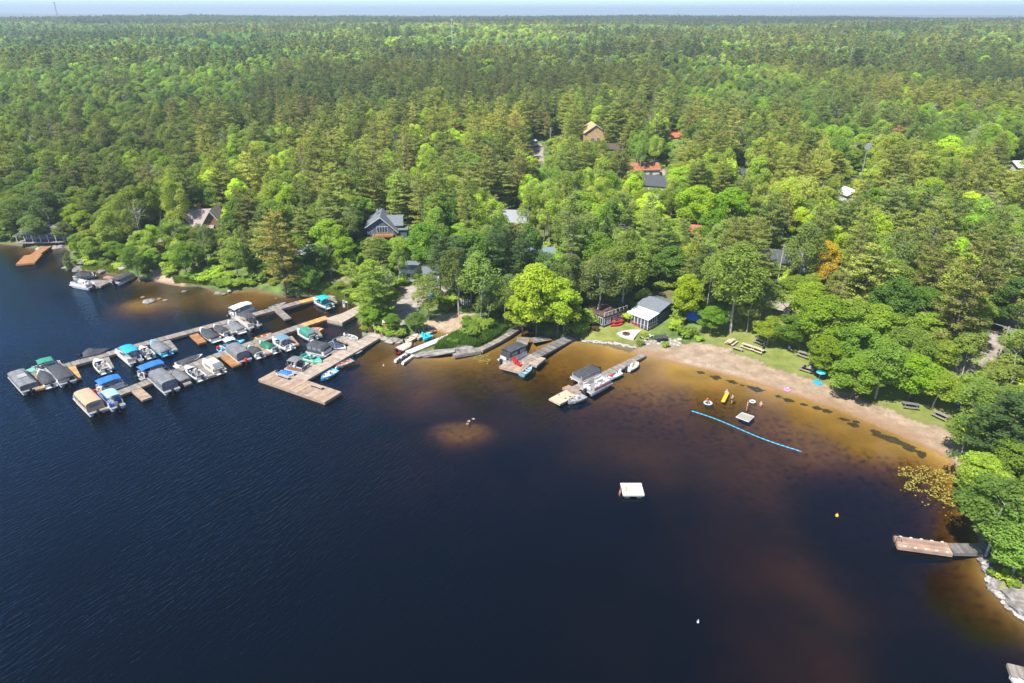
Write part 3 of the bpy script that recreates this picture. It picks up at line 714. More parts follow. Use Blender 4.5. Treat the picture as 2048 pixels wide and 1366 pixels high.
brush(1385, 672, 1.2, 1.6, 0, 'low green bush under the trees at the start of the beach')
for i, (x_, y_) in enumerate([(160,528),(185,530),(205,532),(178,520),(235,537),(215,522)]): brush(x_, y_, 2.2, 1.7, i % 3, ['yellow-green bush behind the left floating dock','bright bush above the covered boat at the left float','dark bush on the rocks behind the left float','green bush on the left headland rocks','low bush right of the left float gangway','bush on top of the left headland'][i])
for i, (x_, y_) in enumerate([(385,556),(410,563),(440,572),(470,572),(345,548),(428,548),(500,570),(455,558)]): brush(x_, y_, 2.6, 2.0, i % 2, ['light','leafy','spreading','thick','small','upper','last','inner'][i] + ' bush on the bank between the little beach and the big pine')
for i, (x_, y_) in enumerate([(1990,1125),(2012,1160),(2030,1172),(2045,1150),(1985,1150)]): brush(x_, y_, 1.1, 1.2, i % 2, ['small green bush at the foot of the right-hand dock gangway','bright bush on the path behind the right-hand rocks','bush above the slabby rock at the right edge','outermost bush at the right edge of the rocky shore','low bush among the pale rocks below the right-hand gangway'][i])

# ---- lines of sight that are open in the photograph (left, top, right, bottom, farthest kept clear up to this ground point)
OPEN = [(1628,484,1682,548,590),(1335,368,1498,440,470),(525,430,590,555,588),(1420,480,1520,600,655),(1985,668,2012,722,728),(737,410,812,478,482),(372,424,438,455,470),(312,460,342,500,520),(66,456,98,470,490),(122,442,148,468,490),(600,478,642,510,540),(1290,345,1332,378,388),(1172,268,1200,284,300),(1216,296,1240,306,318),
        (1260,338,1272,344,352),(1290,336,1304,343,352),(1340,273,1358,282,286),(1062,272,1078,300,306),(1075,300,1098,315,320),(1300,325,1340,335,338),(1474,346,1494,354,358),(1684,384,1704,406,410),(1545,508,1594,528,540),(1382,444,1420,478,484),
        (1250,598,1330,665,640),(1190,625,1256,660,640),(812,530,850,560,570),(1012,440,1030,450,456),(785,580,832,660,668),(1718,322,1730,362,372),(2020,322,2048,344,348),(876,590,892,598,604),(1086,496,1098,508,530),
        (850,630,935,672,676),(312,540,372,572,576),(1890,700,1975,775,780),(1450,670,1545,715,720),(1110,265,1125,278,284),(1350,665,1440,690,694)]
OPEN = [(a, b_, c_, d_, P(.5 * (a + c_), e_, 3).y) for a, b_, c_, d_, e_ in OPEN]
hx = np.array([t['x'] for t in TREES]); hy = np.array([t['y'] for t in TREES]); hr = np.array([t['R'] for t in TREES])
def scatter(y0, y1, step, seed):
    r = np.random.default_rng(seed)
    lim = y1 * .86 + 30
    ax = np.arange(-lim, lim, step); ay = np.arange(y0, y1, step)
    A, B = np.meshgrid(ax, ay); A = A.ravel() + r.uniform(-.48, .48, A.size) * step; B = B.ravel() + r.uniform(-.48, .48, B.size) * step
    k = np.abs(A) < (B + 25) * .84 + 22
    A, B = A[k], B[k]; rr = np.hypot(A, B)
    return A, B, r
HSE = [PG(*q) for q in [(768,470),(406,462),(104,468),(622,518),(822,548),(1022,450),(1068,522),(1290,630),(1318,608),(1225,635),(1568,532),(1313,378),(1185,290),(1222,310),(1282,346),(1468,355),(1694,408),(1398,480),(2042,345)]]
def cull(x, y, z, H, Rr, d):
    keep = d > 2.0
    keep &= ~in_poly(x, y, BEACH) & ~in_poly(x, y, LAWN) & ~in_poly(x, y, YARD) & ~in_poly(x, y, COVE) & ~in_poly(x, y, DRIVE) & ~in_poly(x, y, LBEACH) & ~in_poly(x, y, DIRT) & ~in_poly(x, y, PARK) & ~in_poly(x, y, RSHORE)
    keep &= (line_dist(x, y, ROAD) > 3.4) & (line_dist(x, y, ROAD2) > 3.5)
    for q in HSE: keep &= (x - q.x) ** 2 + (y - q.y) ** 2 > 42
    for i in range(len(hx)):
        keep &= ((x - hx[i]) ** 2 + (y - hy[i]) ** 2) > (.55 * hr[i] + .38 * Rr) ** 2
    for (a, b_, c_, e_, far) in OPEN:
        px, py, zc = proj(x, y, z + H * .6); rp = Rr / zc * FPX * .75; hp = H * .42 / zc * FPX * .95
        hit = (px + rp > a) & (px - rp < c_) & (py + hp > b_) & (py - hp < e_ - 3) & (y < far + 6)
        v = e_ - 3 - 683.0; dn = FPX * SP + v * CP; fw = FPX * CP - v * SP
        hm = np.clip(CAM_H - y * dn / fw - z, 0, 99)
        keep &= ~(hit & (hm < 3.5))
        f = np.where(hit & (hm < H), hm / H, 1.0); H *= f; Rr *= np.sqrt(f)
    return keep
# near woods
x, y, r = scatter(36, 520, 5.0, 5)
d = shore_dist(x, y)
k = d > 2; x, y, d = x[k], y[k], d[k]; z = gz(x, y)
n_ = len(x)
zone_n = fbm(x / 60, y / 60, 77, 3); u = r.random(n_)
east = np.clip((x / np.maximum(y, 1) - .25) / .5, 0, 1)
pp = np.clip((zone_n - .45) * 3.0 + .12 + .22 * east, .06, .6)
# photo zones: broadleaf at the left, pines in the middle
ang = x / np.maximum(y, 1)
pp = np.where(ang < -.45, pp * .35, pp); pp = np.where((ang > -.32) & (ang < .02) & (y > 165), np.maximum(pp, .55), pp)
pp = np.where(d < 12, pp * .35, pp)
kind = np.where(u < pp * .78, 3, np.where(u < pp * .96, 4, np.where(u < pp, 5, 0)))
u2 = r.random(n_); kind = np.where(kind == 0, np.where(u2 < .42, 0, np.where(u2 < .74, 1, np.where(u2 < .95, 2, 6))), kind)
KN = ['maple', 'ash', 'birch', 'pine', 'thin_pine', 'spruce', 'dead']
Hs = np.array([12.5, 13.5, 13.0, 17.0, 18.0, 13.0, 13.0])[kind] * r.uniform(.62, 1.22, n_); Rs = np.array([4.3, 3.7, 3.0, 3.5, 2.8, 2.3, 2.4])[kind] * r.uniform(.7, 1.35, n_)
edge = np.clip((d + 5) / 22, .45, 1); Hs *= edge; Rs *= (edge + 1) / 2
kk = cull(x, y, z, Hs, Rs, d)
for i in np.nonzero(kk)[0]:
    kd = KN[kind[i]]; ci = int(r.integers(0, len(COLS[kd])))
    if kd == 'maple' and ci == 3 and r.random() < .5: ci = 1
    TREES.append(dict(x=x[i], y=y[i], z=z[i], H=Hs[i], R=Rs[i], kind=kd, v=int(r.integers(0, len(PROTO[kd]))), col=COLS[kd][ci], ci=ci, label=None, cname=None))
# understorey in the kept-open sight lines (low growth so that the houses show but stand in green)
x, y, r = scatter(36, 260, 3.6, 9)
d = shore_dist(x, y); k = (d > 1.2) & (r.random(len(x)) < .62); x, y, d = x[k], y[k], d[k]; z = gz(x, y)
Hb = r.uniform(1.2, 3.2, len(x)); Rb = Hb * r.uniform(.7, 1.0, len(x))
kb = ~in_poly(x, y, BEACH) & ~in_poly(x, y, LAWN) & ~in_poly(x, y, YARD) & ~in_poly(x, y, COVE) & ~in_poly(x, y, DRIVE) & ~in_poly(x, y, LBEACH) & ~in_poly(x, y, PARK) & ~in_poly(x, y, RSHORE) & (line_dist(x, y, ROAD) > 3.4) & (line_dist(x, y, ROAD2) > 3.2) & (line_dist(x, y, PATH) > 2)
USTORE = [(x[i], y[i], z[i], Hb[i], Rb[i], int(r.integers(0, 2)), int(r.integers(0, 3))) for i in np.nonzero(kb)[0]]
# ================================================================ PLACE THE TREES
TREES.sort(key=lambda t: -(t['R'] * t['H'] / (t['y'] * CP + 50 * SP) ** 2) - (5 if t['label'] else 0))
for t in TREES: t['px'], t['py'], t['zc'] = proj(t['x'], t['y'], t['z'] + t['H'] * .6)
vis = lambda t: -40 < t['px'] < 2088 and -40 < t['py'] < 1400
bushes_h = [t for t in TREES if t['kind'] == 'bush']
big = [t for t in TREES if t['kind'] != 'bush']
named = [t for t in big if t['label']]
rest = sorted([t for t in big if not t['label'] and vis(t)], key=lambda t: t['y'])
solo = named + rest[:300 - len(named)]
others = rest[300 - len(named):] + [t for t in big if not t['label'] and not vis(t)]
LAND = [(775,445,'the blue house'),(405,440,'the brown-roofed house'),(326,485,'the round gazebo'),(100,455,'the grey cabin'),(620,495,'the dark lakeside cabin'),(1315,362,'the dark hillside roof'),(1183,278,'the new-timber house'),
        (1280,340,'the orange roofs'),(1070,288,'the white van'),(1694,398,'the white building'),(1565,520,'the half-hidden house'),(1400,465,'the orange-roofed cabins'),(1290,632,'the white-roofed cottage'),
        (832,545,'the white trailer'),(1023,442,'the grey-roofed house'),(808,620,'the driveway'),(1725,345,'the dish mast'),(2000,700,'the power pole'),(1088,592,'the yellow-green maple'),(558,500,'the big point pine'),
        (1652,520,'the golden yellow tree'),(900,655,'the sandy cove'),(1650,780,'the beach'),(1935,750,'the gravel patch'),(1468,350,'the pale eave'),(1065,500,'the blue-roofed cabin')]
def where(t):
    b_ = min(LAND, key=lambda q: (q[0] - t['px']) ** 2 + 2.2 * (q[1] - t['py']) ** 2)
    dx, dy = t['px'] - b_[0], t['py'] - b_[1]
    far_ = 'well ' if math.hypot(dx, dy * 1.4) > 130 else ''
    if abs(dx) < 22: w = (far_ + 'above ' if dy < 0 else far_ + 'below ')
    elif abs(dy) < 14: w = far_ + ('left of ' if dx < 0 else 'right of ')
    else: w = far_ + ('above and ' if dy < 0 else 'below and ') + ('left of ' if dx < 0 else 'right of ')
    return w + b_[2], math.hypot(dx, dy)
lab = {}
for t in solo:
    if t['label']: continue
    kn = KNAME[t['kind']][1]; cn = CNAME[t['kind']][t['ci']]; wh, dd = where(t); t['dd'] = dd
    lab.setdefault(f'{cn} {kn} {wh}', []).append(t)
ORD = ['nearest'] + [w + '-nearest' for w in 'second third fourth fifth sixth seventh eighth ninth tenth'.split()]
for k_, ts in lab.items():
    ts.sort(key=lambda t: t['dd'])
    for i, t in enumerate(ts): t['label'] = k_ if len(ts) == 1 else f'{ORD[min(i, 9)]} {k_}'
def plant(t, group):
    pr = PROTO[t['kind']][t['v']]; nm = KNAME[t['kind']]
    s = (t['R'] / pr['R'], t['R'] / pr['R'], t['H'] / pr['H'])
    root = thing(nm[0], t['label'], nm[2], (t['x'], t['y'], t['z'] - .05), RNG.uniform(0, 6.28), group)
    root.scale = s
    if pr['trunk']:
        o = bpy.data.objects.new('trunk', pr['trunk']); COL.objects.link(o); o.parent = root
    if pr['crown']:
        o = bpy.data.objects.new('crown' if t['kind'] != 'bush' else 'foliage', pr['crown']); COL.objects.link(o); o.parent = root; o.color = (*t['col'], 1)
GRP = {'maple': 'broadleaf trees of the lakeside wood', 'ash': 'broadleaf trees of the lakeside wood', 'birch': 'birches of the lakeside wood', 'pine': 'pines of the lakeside wood', 'thin_pine': 'pines of the lakeside wood', 'spruce': 'spruces of the lakeside wood', 'dead': 'dead trees', 'bush': 'bushes along the shore'}
def stand(x, y, col):
    q = fbm(np.array([x / 45.0]), np.array([y / 45.0]), 61, 3)[0] - .5; w = RNG.uniform(-.12, .12)
    return (col[0] * (1 + 1.1 * q + w), col[1] * (1 + .55 * q + w), col[2] * (1 - .3 * q + w))
for t in solo:
    if t['label'] and t['cname'] is None and t['col'] in COLS[t['kind']]: t['col'] = stand(t['x'], t['y'], t['col'])
for t in solo: plant(t, GRP[t['kind']])
for t in bushes_h: plant(t, GRP['bush'])

# ---- prototypes for the wood beyond (kept in a collection of their own that only the scatter reads)
PC = bpy.data.collections.new('wood_sources')
plist = []     # (kind, ci) -> indices
def tri_mesh(name, V, mb, lm, bk):
    nv = len(V); tv = np.array([tuple(v) for v in mb.v]) if mb is not None and mb.v else np.zeros((0, 3))
    me = bpy.data.meshes.new(name)
    faces = quads(nv // 4).tolist() + [tuple(i + nv for i in f) for f in (mb.f if mb is not None else [])]
    me.from_pydata(np.concatenate([V, tv]).tolist(), [], faces); me.materials.append(lm); me.materials.append(bk)
    me.polygons.foreach_set('material_index', np.array([0] * (nv // 4) + [1] * (len(faces) - nv // 4), dtype=np.int32)); return me
MESHES = []
def source(me, col):
    if me not in MESHES:
        o = bpy.data.objects.new('src_%03d' % len(MESHES), me); PC.objects.link(o); MESHES.append(me)
    plist.append((MESHES.index(me), col)); return len(plist) - 1
SRC = {}
for kd, prs in PROTO.items():
    for vi, pr in enumerate(prs):
        if kd == 'dead':
            me = bpy.data.meshes.new('dead'); me.from_pydata([tuple(v) for v in pr['mb'].v], [], pr['mb'].f); me.materials.append(DEADW)
        else: me = tri_mesh(kd, pr['V'], pr['mb'], pr['lm'], pr['bk'])
        for ci, c_ in enumerate(COLS[kd]): SRC[(kd, vi, ci)] = source(me, c_)
# lighter trees for the hills (under 10 pixels across)
LOD = []
for q in range(3): V, mb = broad(13, 4.4, 22, 40, .48, .3); LOD.append(('maple', tri_mesh('far_maple', V, MB(), LEAF, BARK)))
for q in range(2): V, mb = broad(14, 3.3, 16, 34, .42, .35, .1, 1.3); LOD.append(('birch', tri_mesh('far_birch', V, MB(), LEAF, BARK)))
for q in range(3): V, mb = pine(17, 3.4, 11, .42, .3, .42, .1); LOD.append(('pine', tri_mesh('far_pine', V, MB(), NEEDLE, BARK)))
LSRC = {}
for i, (kd, me) in enumerate(LOD):
    for c_ in COLS[kd] + ([(.085, .13, .03)] if kd == 'maple' else []): LSRC.setdefault(kd, []).append(source(me, c_))
# groves for the far hills
GSRC = []
for q in range(10):
    parts = []; w_ = 34
    for i in range(26):
        V = (np.empty((0, 3)))
        isp = RNG.random() < (.25 + .5 * (q % 2)); H = RNG.uniform(10, 17) * (1.15 if isp else 1); rr = RNG.uniform(3, 5.2) * (.8 if isp else 1)
        m_ = 70; u = RNG.uniform(-.5, 1, m_); a = RNG.uniform(0, 6.28, m_); wdt = np.sqrt(1 - np.clip(u, -.5, 1) ** 2) if not isp else (1 - u) * .75
        cx, cy_ = RNG.uniform(-w_, w_, 2)
        pos = np.stack([cx + np.cos(a) * wdt * rr, cy_ + np.sin(a) * wdt * rr, H * .62 + u * H * .38], 1)
        parts.append(leaves(pos, np.stack([np.cos(a) * .5, np.sin(a) * .5, np.full(m_, .9)], 1) + RNG.normal(size=(m_, 3)) * .4, RNG.uniform(.9, 1.7, m_)))
    me = tri_mesh('grove', np.concatenate(parts), MB(), LEAF, BARK)
    for c_ in ([(.065, .12, .024), (.085, .145, .028)] if q % 2 == 0 else [(.10, .12, .034), (.085, .11, .032)]): GSRC.append(source(me, c_))

def tint_of(pts, c):
    p = np.asarray(pts, float); q = fbm(p[:, 0] / 70, p[:, 1] / 70, 61, 3) - .5 + 0.9 * (fbm(p[:, 0] / 420, p[:, 1] / 420, 67, 2) - .5)
    dk = np.clip((fbm(p[:, 0] / 160, p[:, 1] / 260, 83, 3) - .62) * 4, 0, .32)
    g = np.stack([1 + 1.1 * q, 1 + .55 * q, 1 - .3 * q], 1) * RNG.uniform(.86, 1.14, (len(p), 1)) * (1 - dk)[:, None]
    return np.clip(c * g, .005, .6)
def gn_scatter(name, pts, idx_, rot, scl, label):
    me = bpy.data.meshes.new(name); me.vertices.add(len(pts)); me.vertices.foreach_set('co', np.asarray(pts, np.float32).ravel())
    a = me.attributes.new('which', 'INT', 'POINT'); a.data.foreach_set('value', np.array([plist[i][0] for i in idx_], np.int32))
    a = me.attributes.new('tint', 'FLOAT_VECTOR', 'POINT'); a.data.foreach_set('vector', tint_of(pts, np.array([plist[i][1] for i in idx_])).astype(np.float32).ravel())
    a = me.attributes.new('turn', 'FLOAT_VECTOR', 'POINT'); a.data.foreach_set('vector', np.stack([rot * 0, rot * 0, rot], 1).astype(np.float32).ravel())
    a = me.attributes.new('size', 'FLOAT_VECTOR', 'POINT'); a.data.foreach_set('vector', np.asarray(scl, np.float32).ravel())
    me.update(); o = bpy.data.objects.new(name, me); COL.objects.link(o)
    ng = bpy.data.node_groups.new(name, 'GeometryNodeTree')
    ng.interface.new_socket('Geometry', in_out='INPUT', socket_type='NodeSocketGeometry'); ng.interface.new_socket('Geometry', in_out='OUTPUT', socket_type='NodeSocketGeometry')
    N, L = ng.nodes, ng.links
    gi, go = N.new('NodeGroupInput'), N.new('NodeGroupOutput'); ip = N.new('GeometryNodeInstanceOnPoints')
    ci = N.new('GeometryNodeCollectionInfo'); ci.inputs['Collection'].default_value = PC; ci.inputs['Separate Children'].default_value = True; ci.inputs['Reset Children'].default_value = True
    def na(nm_, ty):
        q = N.new('GeometryNodeInputNamedAttribute'); q.data_type = ty; q.inputs['Name'].default_value = nm_; return q.outputs[0]
    L.new(gi.outputs[0], ip.inputs['Points']); L.new(ci.outputs[0], ip.inputs['Instance']); ip.inputs['Pick Instance'].default_value = True
    L.new(na('which', 'INT'), ip.inputs['Instance Index']); L.new(na('turn', 'FLOAT_VECTOR'), ip.inputs['Rotation']); L.new(na('size', 'FLOAT_VECTOR'), ip.inputs['Scale'])
    L.new(ip.outputs[0], go.inputs[0])
    md = o.modifiers.new('scatter', 'NODES'); md.node_group = ng
    o['kind'] = 'stuff'; o['label'] = label
    return o
pts, ix, rt, sc = [], [], [], []
for t in others:
    pr = PROTO[t['kind']][t['v']]; pts.append((t['x'], t['y'], t['z'] - .05)); ix.append(SRC[(t['kind'], t['v'], t['ci'])]); rt.append(RNG.uniform(0, 6.28)); sc.append((t['R'] / pr['R'], t['R'] / pr['R'], t['H'] / pr['H']))
# middle woods
x, y, r = scatter(520, 1500, 6.6, 15); z = gz(x, y); n_ = len(x)
ang = x / y
pn = np.clip((fbm(x / 130, y / 130, 91, 3) - .50) * 3.2 + .10 + .18 * np.clip(ang * 2, -.5, 1), .02, .6)
ispine = r.random(n_) < pn
px, py, zc = proj(x, y, z + 10); kp = fbm(x / 42, y / 42, 29, 3) < .68
for i in np.nonzero(kp)[0]:
    f = r.uniform(.62, 1.3)
    L_ = [SRC[('dead', 0, 0)], SRC[('dead', 1, 0)]] if r.random() < .035 else LSRC['pine'] if ispine[i] else (LSRC['maple'] if r.random() < .66 else LSRC['birch'])
    pts.append((x[i], y[i], z[i])); ix.append(L_[int(r.integers(0, len(L_)))]); rt.append(r.uniform(0, 6.28)); q = (f + 1) / 2 * r.uniform(.8, 1.35); sc.append((q, q, f))
gn_scatter('forest', pts, ix, np.array(rt), np.array(sc), 'dense mixed wood of pines and broadleaf trees covering the hills behind the shore')
# far woods
x, y, r = scatter(1500, 7600, 34, 25); x *= 1.0; z = gz(x, y)
k = np.hypot(x, y) < 9000; x, y, z = x[k], y[k], z[k]
jx_, jy_ = r.uniform(-10, 10, (2, len(x)))
hue = fbm(x / 400, y / 400, 55, 3)
ix = [GSRC[int(((hue[i] > .5) * 2 + r.integers(0, 2)) + 4 * r.integers(0, 5))] for i in range(len(x))]
s_ = r.uniform(.85, 1.15, len(x)) * (1 + .0 * x)
gn_scatter('far_forest', np.stack([x + jx_, y + jy_, z], 1), ix, r.uniform(0, 6.28, len(x)), np.stack([s_, s_, s_], 1), 'hazy far woods running to the horizon')
# understorey
pts = [(u_[0], u_[1], u_[2]) for u_ in USTORE]; ix = [SRC[('bush', u_[5], u_[6])] for u_ in USTORE]
gn_scatter('undergrowth', pts, ix, RNG.uniform(0, 6.28, len(pts)), np.array([(u_[4] / 1.6, u_[4] / 1.6, u_[3] / 1.9) for u_ in USTORE]), 'low leafy undergrowth between the trees along the shore')
# ================================================================ DOCKS
DZ = .55
def planks(mb, c, dr, L, Wd, z, pw=.15, gap=.015, across=True, th=.05, rnd=random.Random(4)):
    """boards across a rectangle centred at c, long axis dr"""
    dr = Vector((dr[0], dr[1], 0)).normalized(); sd = Vector((-dr.y, dr.x, 0)); rz = math.atan2(dr.y, dr.x)
    if not across: L, Wd, dr, sd, rz = Wd, L, sd, -dr, rz + math.pi / 2
    n_ = max(1, int(L / pw))
    for i in range(n_):
        p = Vector((c[0], c[1], 0)) + dr * ((i + .5) * L / n_ - L / 2)
        mb.box((p.x + sd.x * rnd.uniform(-.012, .012), p.y + sd.y * rnd.uniform(-.012, .012), z - th / 2 + rnd.uniform(-.004, .004)), (L / n_ - gap, Wd, th), rz)
def slab_dock(parent, a, b, Wd, wd, z=DZ, sec=6.0, pw=.15, beam=None, across=True, floats=True, h=.38):
    """a run of floating dock from a to b in sections, boards + side beams + floats"""
    a, b = Vector((a[0], a[1], 0)), Vector((b[0], b[1], 0)); d = b - a; L = d.length; d.normalize(); s = Vector((-d.y, d.x, 0)); rz = math.atan2(d.y, d.x)
    n_ = max(1, round(L / sec)); sl = L / n_
    for i in range(n_):
        c = a + d * (sl * (i + .5))
        mb = MB(); planks(mb, c, d, sl - .07, Wd, z, pw, across=across)
        mb.build('deck_section', wd, parent, stuff=True)
        mb = MB()
        for k in (-1, 1): mb.box((c.x + s.x * k * (Wd / 2 - .03), c.y + s.y * k * (Wd / 2 - .03), z - .06 - h / 2), (sl - .06, .05, h), rz)
        for k in (-1, 1): mb.box((c.x + d.x * k * (sl / 2 - .06), c.y + d.y * k * (sl / 2 - .06), z - .06 - h / 2), (.05, Wd - .1, h), rz)
        mb.build('side_frame', beam or wd, parent)
        if floats:
            mb = MB()
            for k in (-.3, .3): mb.box((c.x + d.x * k * sl, c.y + d.y * k * sl, z - .35), (sl * .3, Wd * .8, .5), rz)
            mb.build('float', BLACK, parent)
def dock(name, label, runs, group='floating docks'):
    t = thing(name, label, 'dock', (0, 0, 0), 0, group)
    for r_ in runs: slab_dock(t, P(*r_[0], DZ), P(*r_[1], DZ), r_[2], r_[3], **(r_[4] if len(r_) > 4 else {}))
    return t
def cleats(t, a, b, Wd, n_, r=.1):
    a, b = P(*a, DZ), P(*b, DZ); d = (b - a).normalized(); s = Vector((-d.y, d.x, 0))
    for i in range(n_):
        for k in (-1, 1):
            p = a.lerp(b, (i + .5) / n_) + s * k * (Wd / 2 - .12)
            mb = MB(); mb.box((p.x, p.y, DZ + .05), (.3, .12, .1), math.atan2(d.y, d.x)); mb.build('cleat', WHITE, t)
dA = dock('marina_dock', 'rearmost long floating dock of the marina, running to the teal-topped boat', [((57,752),(300,684),2.0,W_GREY),((300,684),(566,613),2.0,W_GREY),((566,613),(600,604),1.9,W_GREY),((600,604),(634,595),1.8,W_YEL),((634,595),(697,590),1.1,W_PALE)])
dB = dock('marina_dock', 'middle long floating dock of the marina with a yellow inner section', [((196,802),(430,712),2.0,W_GREY),((430,712),(606,650),2.0,W_GREY),((606,650),(655,634),1.9,W_YEL)])
# concrete ramp at the end of the middle dock
mb = MB(); pts = [P(a_, b_, .5) for a_, b_ in [(649,638),(684,646),(716,628),(735,612),(716,612),(684,627)]]
mb.prism([(p.x, p.y) for p in pts], -.3, .56); tag(mb.build('landing_ramp', W_PALE), 'pale wide landing where the middle dock meets the shore', 'ramp')
dC = dock('walkway', 'wide pale walkway from the shore gate out to the T-shaped head', [((600,757),(756,668),3.0,W_PALE,dict(pw=.2,sec=5.5))])
TD = dock('jetty', 'big boarded dock head across the end of the wide walkway, with two benches', [((534,749),(666.5,794),4.0,W_TAN,dict(pw=.18,sec=6.5,h=.45))])
FING = [((67,750),(80,777),1.3,W_YEL,'yellow finger dock between the left end boats'),((141,733),(153,757),1.5,W_YEL,'yellow finger dock right of the black-covered pontoon'),((208,715),(219,737),1.5,W_GREY,'grey finger dock beside the white open runabout'),
        ((332,681),(348,701),1.4,W_GREY,'grey finger dock beside the wide grey-covered runabout'),((387,668),(405,685),1.6,W_ORG,'orange-brown finger dock left of the two black-covered runabouts'),((447,650),(466,666),1.4,W_GREY,'grey finger dock between the small covered runabouts'),
        ((501,634),(519,650),1.2,W_GREY,'grey finger dock beside the fishing pontoon'),((554,618),(576,637),1.5,W_GREY,'free-standing grey finger dock off the rear dock'),((660,594),(670,605),1.2,W_GREY,'short grey finger dock right of the teal-topped boat'),
        ((201,800),(216,817),1.4,W_TAN,'finger dock between the tan pontoon and the blue-topped pontoon'),((264,771),(294,797),1.6,W_TAN,'empty finger dock right of the small blue-topped pontoon'),((343,741),(377,768),1.3,W_GREY,'grey finger dock behind the flat grey cover boat'),
        ((397,724),(419,753),2.3,W_GREY,'wide worn finger dock left of the cream-topped cruiser'),((447,708),(474,730),1.7,W_ORG,'orange-brown finger dock left of the red-tailed pontoon'),((511,686),(534,708),1.7,W_RED,'reddish finger dock left of the green and white boat'),
        ((576,673),(591,690),1.5,W_RED,'reddish finger dock right of the slate-topped boat'),((629,656),(640,672),1.0,W_GREY,'small finger dock beside the orange boat'),((684,712),(664,699),1.7,W_RED,'reddish finger dock below the tower boat'),
        ((638,740),(618,728),1.3,W_TAN,'tan finger dock between the striped pontoon and the seafoam boat'),((727,694),(679,674),1.7,W_PALE,'pale finger dock with a white dinghy behind it')]
for a_, b_, w_, m_, lb in FING:
    t = thing('finger_dock', lb, 'dock', (0, 0, 0), 0, 'finger docks'); slab_dock(t, P(*a_, DZ), P(*b_, DZ), w_, m_, z=DZ - .03, sec=9, h=.3)
dE = dock('private_dock', 'long grey shaded dock under the yellow-green maple with red chairs at its end', [((1152,668),(1036,729),2.2,W_DARK,dict(sec=4,floats=False)),((1040,722),(1020,739),4.6,W_TAN,dict(sec=8,across=False)),((1076,712),(1057,727),3.4,W_PALE,dict(sec=8))])
dF = dock('private_dock', 'narrow grey dock running out from the start of the beach', [((1288,709),(1262,722),1.2,W_GREY,dict(floats=False)),((1268,720),(1142,781),1.7,W_GREY,dict(sec=5)),((1131,772),(1157,787),1.5,W_RED,dict(sec=8))])
t = thing('swim_platform', 'pale new plywood float at the tip of the narrow grey dock', 'raft'); slab_dock(t, P(1115,788,.5), P(1138,799,.5), 4.4, PLY, z=.5, sec=2.6, pw=1.3, h=.25)
for q in ((1118,790),(1131,797),(1140,793)):
    p = P(*q, .5); mb = MB(); mb.box((p.x, p.y, .515), (.3, .3, .05)); mb.build('hatch', BLACK, t)
dG = dock('private_dock', 'brown boarded dock with white cleats and a black ladder at lower right', [((1791,1082),(1901,1097),2.0,W_RED,dict(sec=12,across=False,pw=.14)),((1902,1096),(1962,1097),1.7,W_DARK,dict(sec=6,floats=False)),((1962,1097),(1985,1092),1.7,W_DARK,dict(floats=False))])
cleats(dG, (1795,1082), (1900,1096), 2.0, 5)
p = P(1794,1081,.6)
mb = MB()
for k in (-.28, .28): mb.path([(p.x - .35, p.y + k, -.4), (p.x - .3, p.y + k, 1.25), (p.x + .15, p.y + k, 1.35), (p.x + .45, p.y + k, .6)], .03)
for k in range(3): mb.tube((p.x - .33, p.y - .28, -.2 + k * .3), (p.x - .33, p.y + .28, -.2 + k * .3), .025)
mb.build('ladder', BLACK, dG)
dH = dock('private_dock', 'grey corner of a dock in the bottom right corner of the picture', [((2018,1338),(2075,1352),1.5,W_GREY,dict(floats=False))])
t = thing('boat_lift', 'metal frame beside the dock in the bottom right corner', 'boat lift')
for i in range(5):
    p = P(2034 + i * 5, 1352 + i * 3, .5); mb = MB(); mb.tube((p.x, p.y - .2, .5), (p.x + .5, p.y - 1.3, .5), .06); mb.build('rail', STEEL, t)
p = P(2050, 1358, .3); mb = MB(); mb.box((p.x, p.y - .3, .12), (2.4, 1.4, .35)); mb.build('float', WHITE, t)
t = dock('private_dock', 'orange-brown dock in the far left cove below the grey cabin', [((94,492),(62,514),2.4,W_ORG,dict(floats=False)),((67,509),(50,527),4.2,W_ORG,dict(sec=9))])
# left float with its boats
t = thing('floating_dock', 'square grey float with a green edge on the left headland', 'dock', group='floating docks')
slab_dock(t, P(172,567,.5), P(205,567,.5), 4.6, W_GREY, sec=9, across=False); slab_dock(t, P(196,573,.5), P(232,556,.5), 1.2, W_GREY); slab_dock(t, P(210,553,.5), P(228,557,.5), 1.2, W_RED)
# cove docks
t = thing('white_dock', 'narrow white dock in the sandy cove with low posts', 'dock'); slab_dock(t, P(815,705,.5), P(905,669,.5), 1.5, W_WHT, sec=5, floats=False); slab_dock(t, P(905,669,.5), P(928,662,.6), .5, W_PALE, floats=False)
for i in range(5):
    p = P(812 + i * 18, 699 - i * 7.2, .5); mb = MB(); mb.tube((p.x, p.y, -.6), (p.x, p.y, 1.25), .05); mb.build('post', STEEL, t)
t = thing('low_dock', 'low brown dock with thin posts beside the turquoise pedal boat', 'dock'); slab_dock(t, P(832,675,.4), P(868,659,.4), 1.5, W_TAN, z=.42, sec=5, floats=False)
for i in range(4):
    p = P(829 + i * 9.5, 670 - i * 3.5, .5); mb = MB(); mb.tube((p.x, p.y, -.5), (p.x, p.y, 1.3), .04); mb.build('post', ALU, t)
t = thing('boardwalk', 'weathered grey boardwalk bending round the reedy point', 'boardwalk')
for a_, b_ in zip([(906,708),(936,703),(960,699),(994,682),(1018,668)], [(936,703),(960,699),(994,682),(1018,668),(1042,652)]):
    slab_dock(t, P(*a_, .7), P(*b_, .7), 1.6 if a_[0] < 950 else 1.35, W_GREY if a_[0] < 1010 else W_DARK, z=.72, sec=4, h=.5, floats=False)
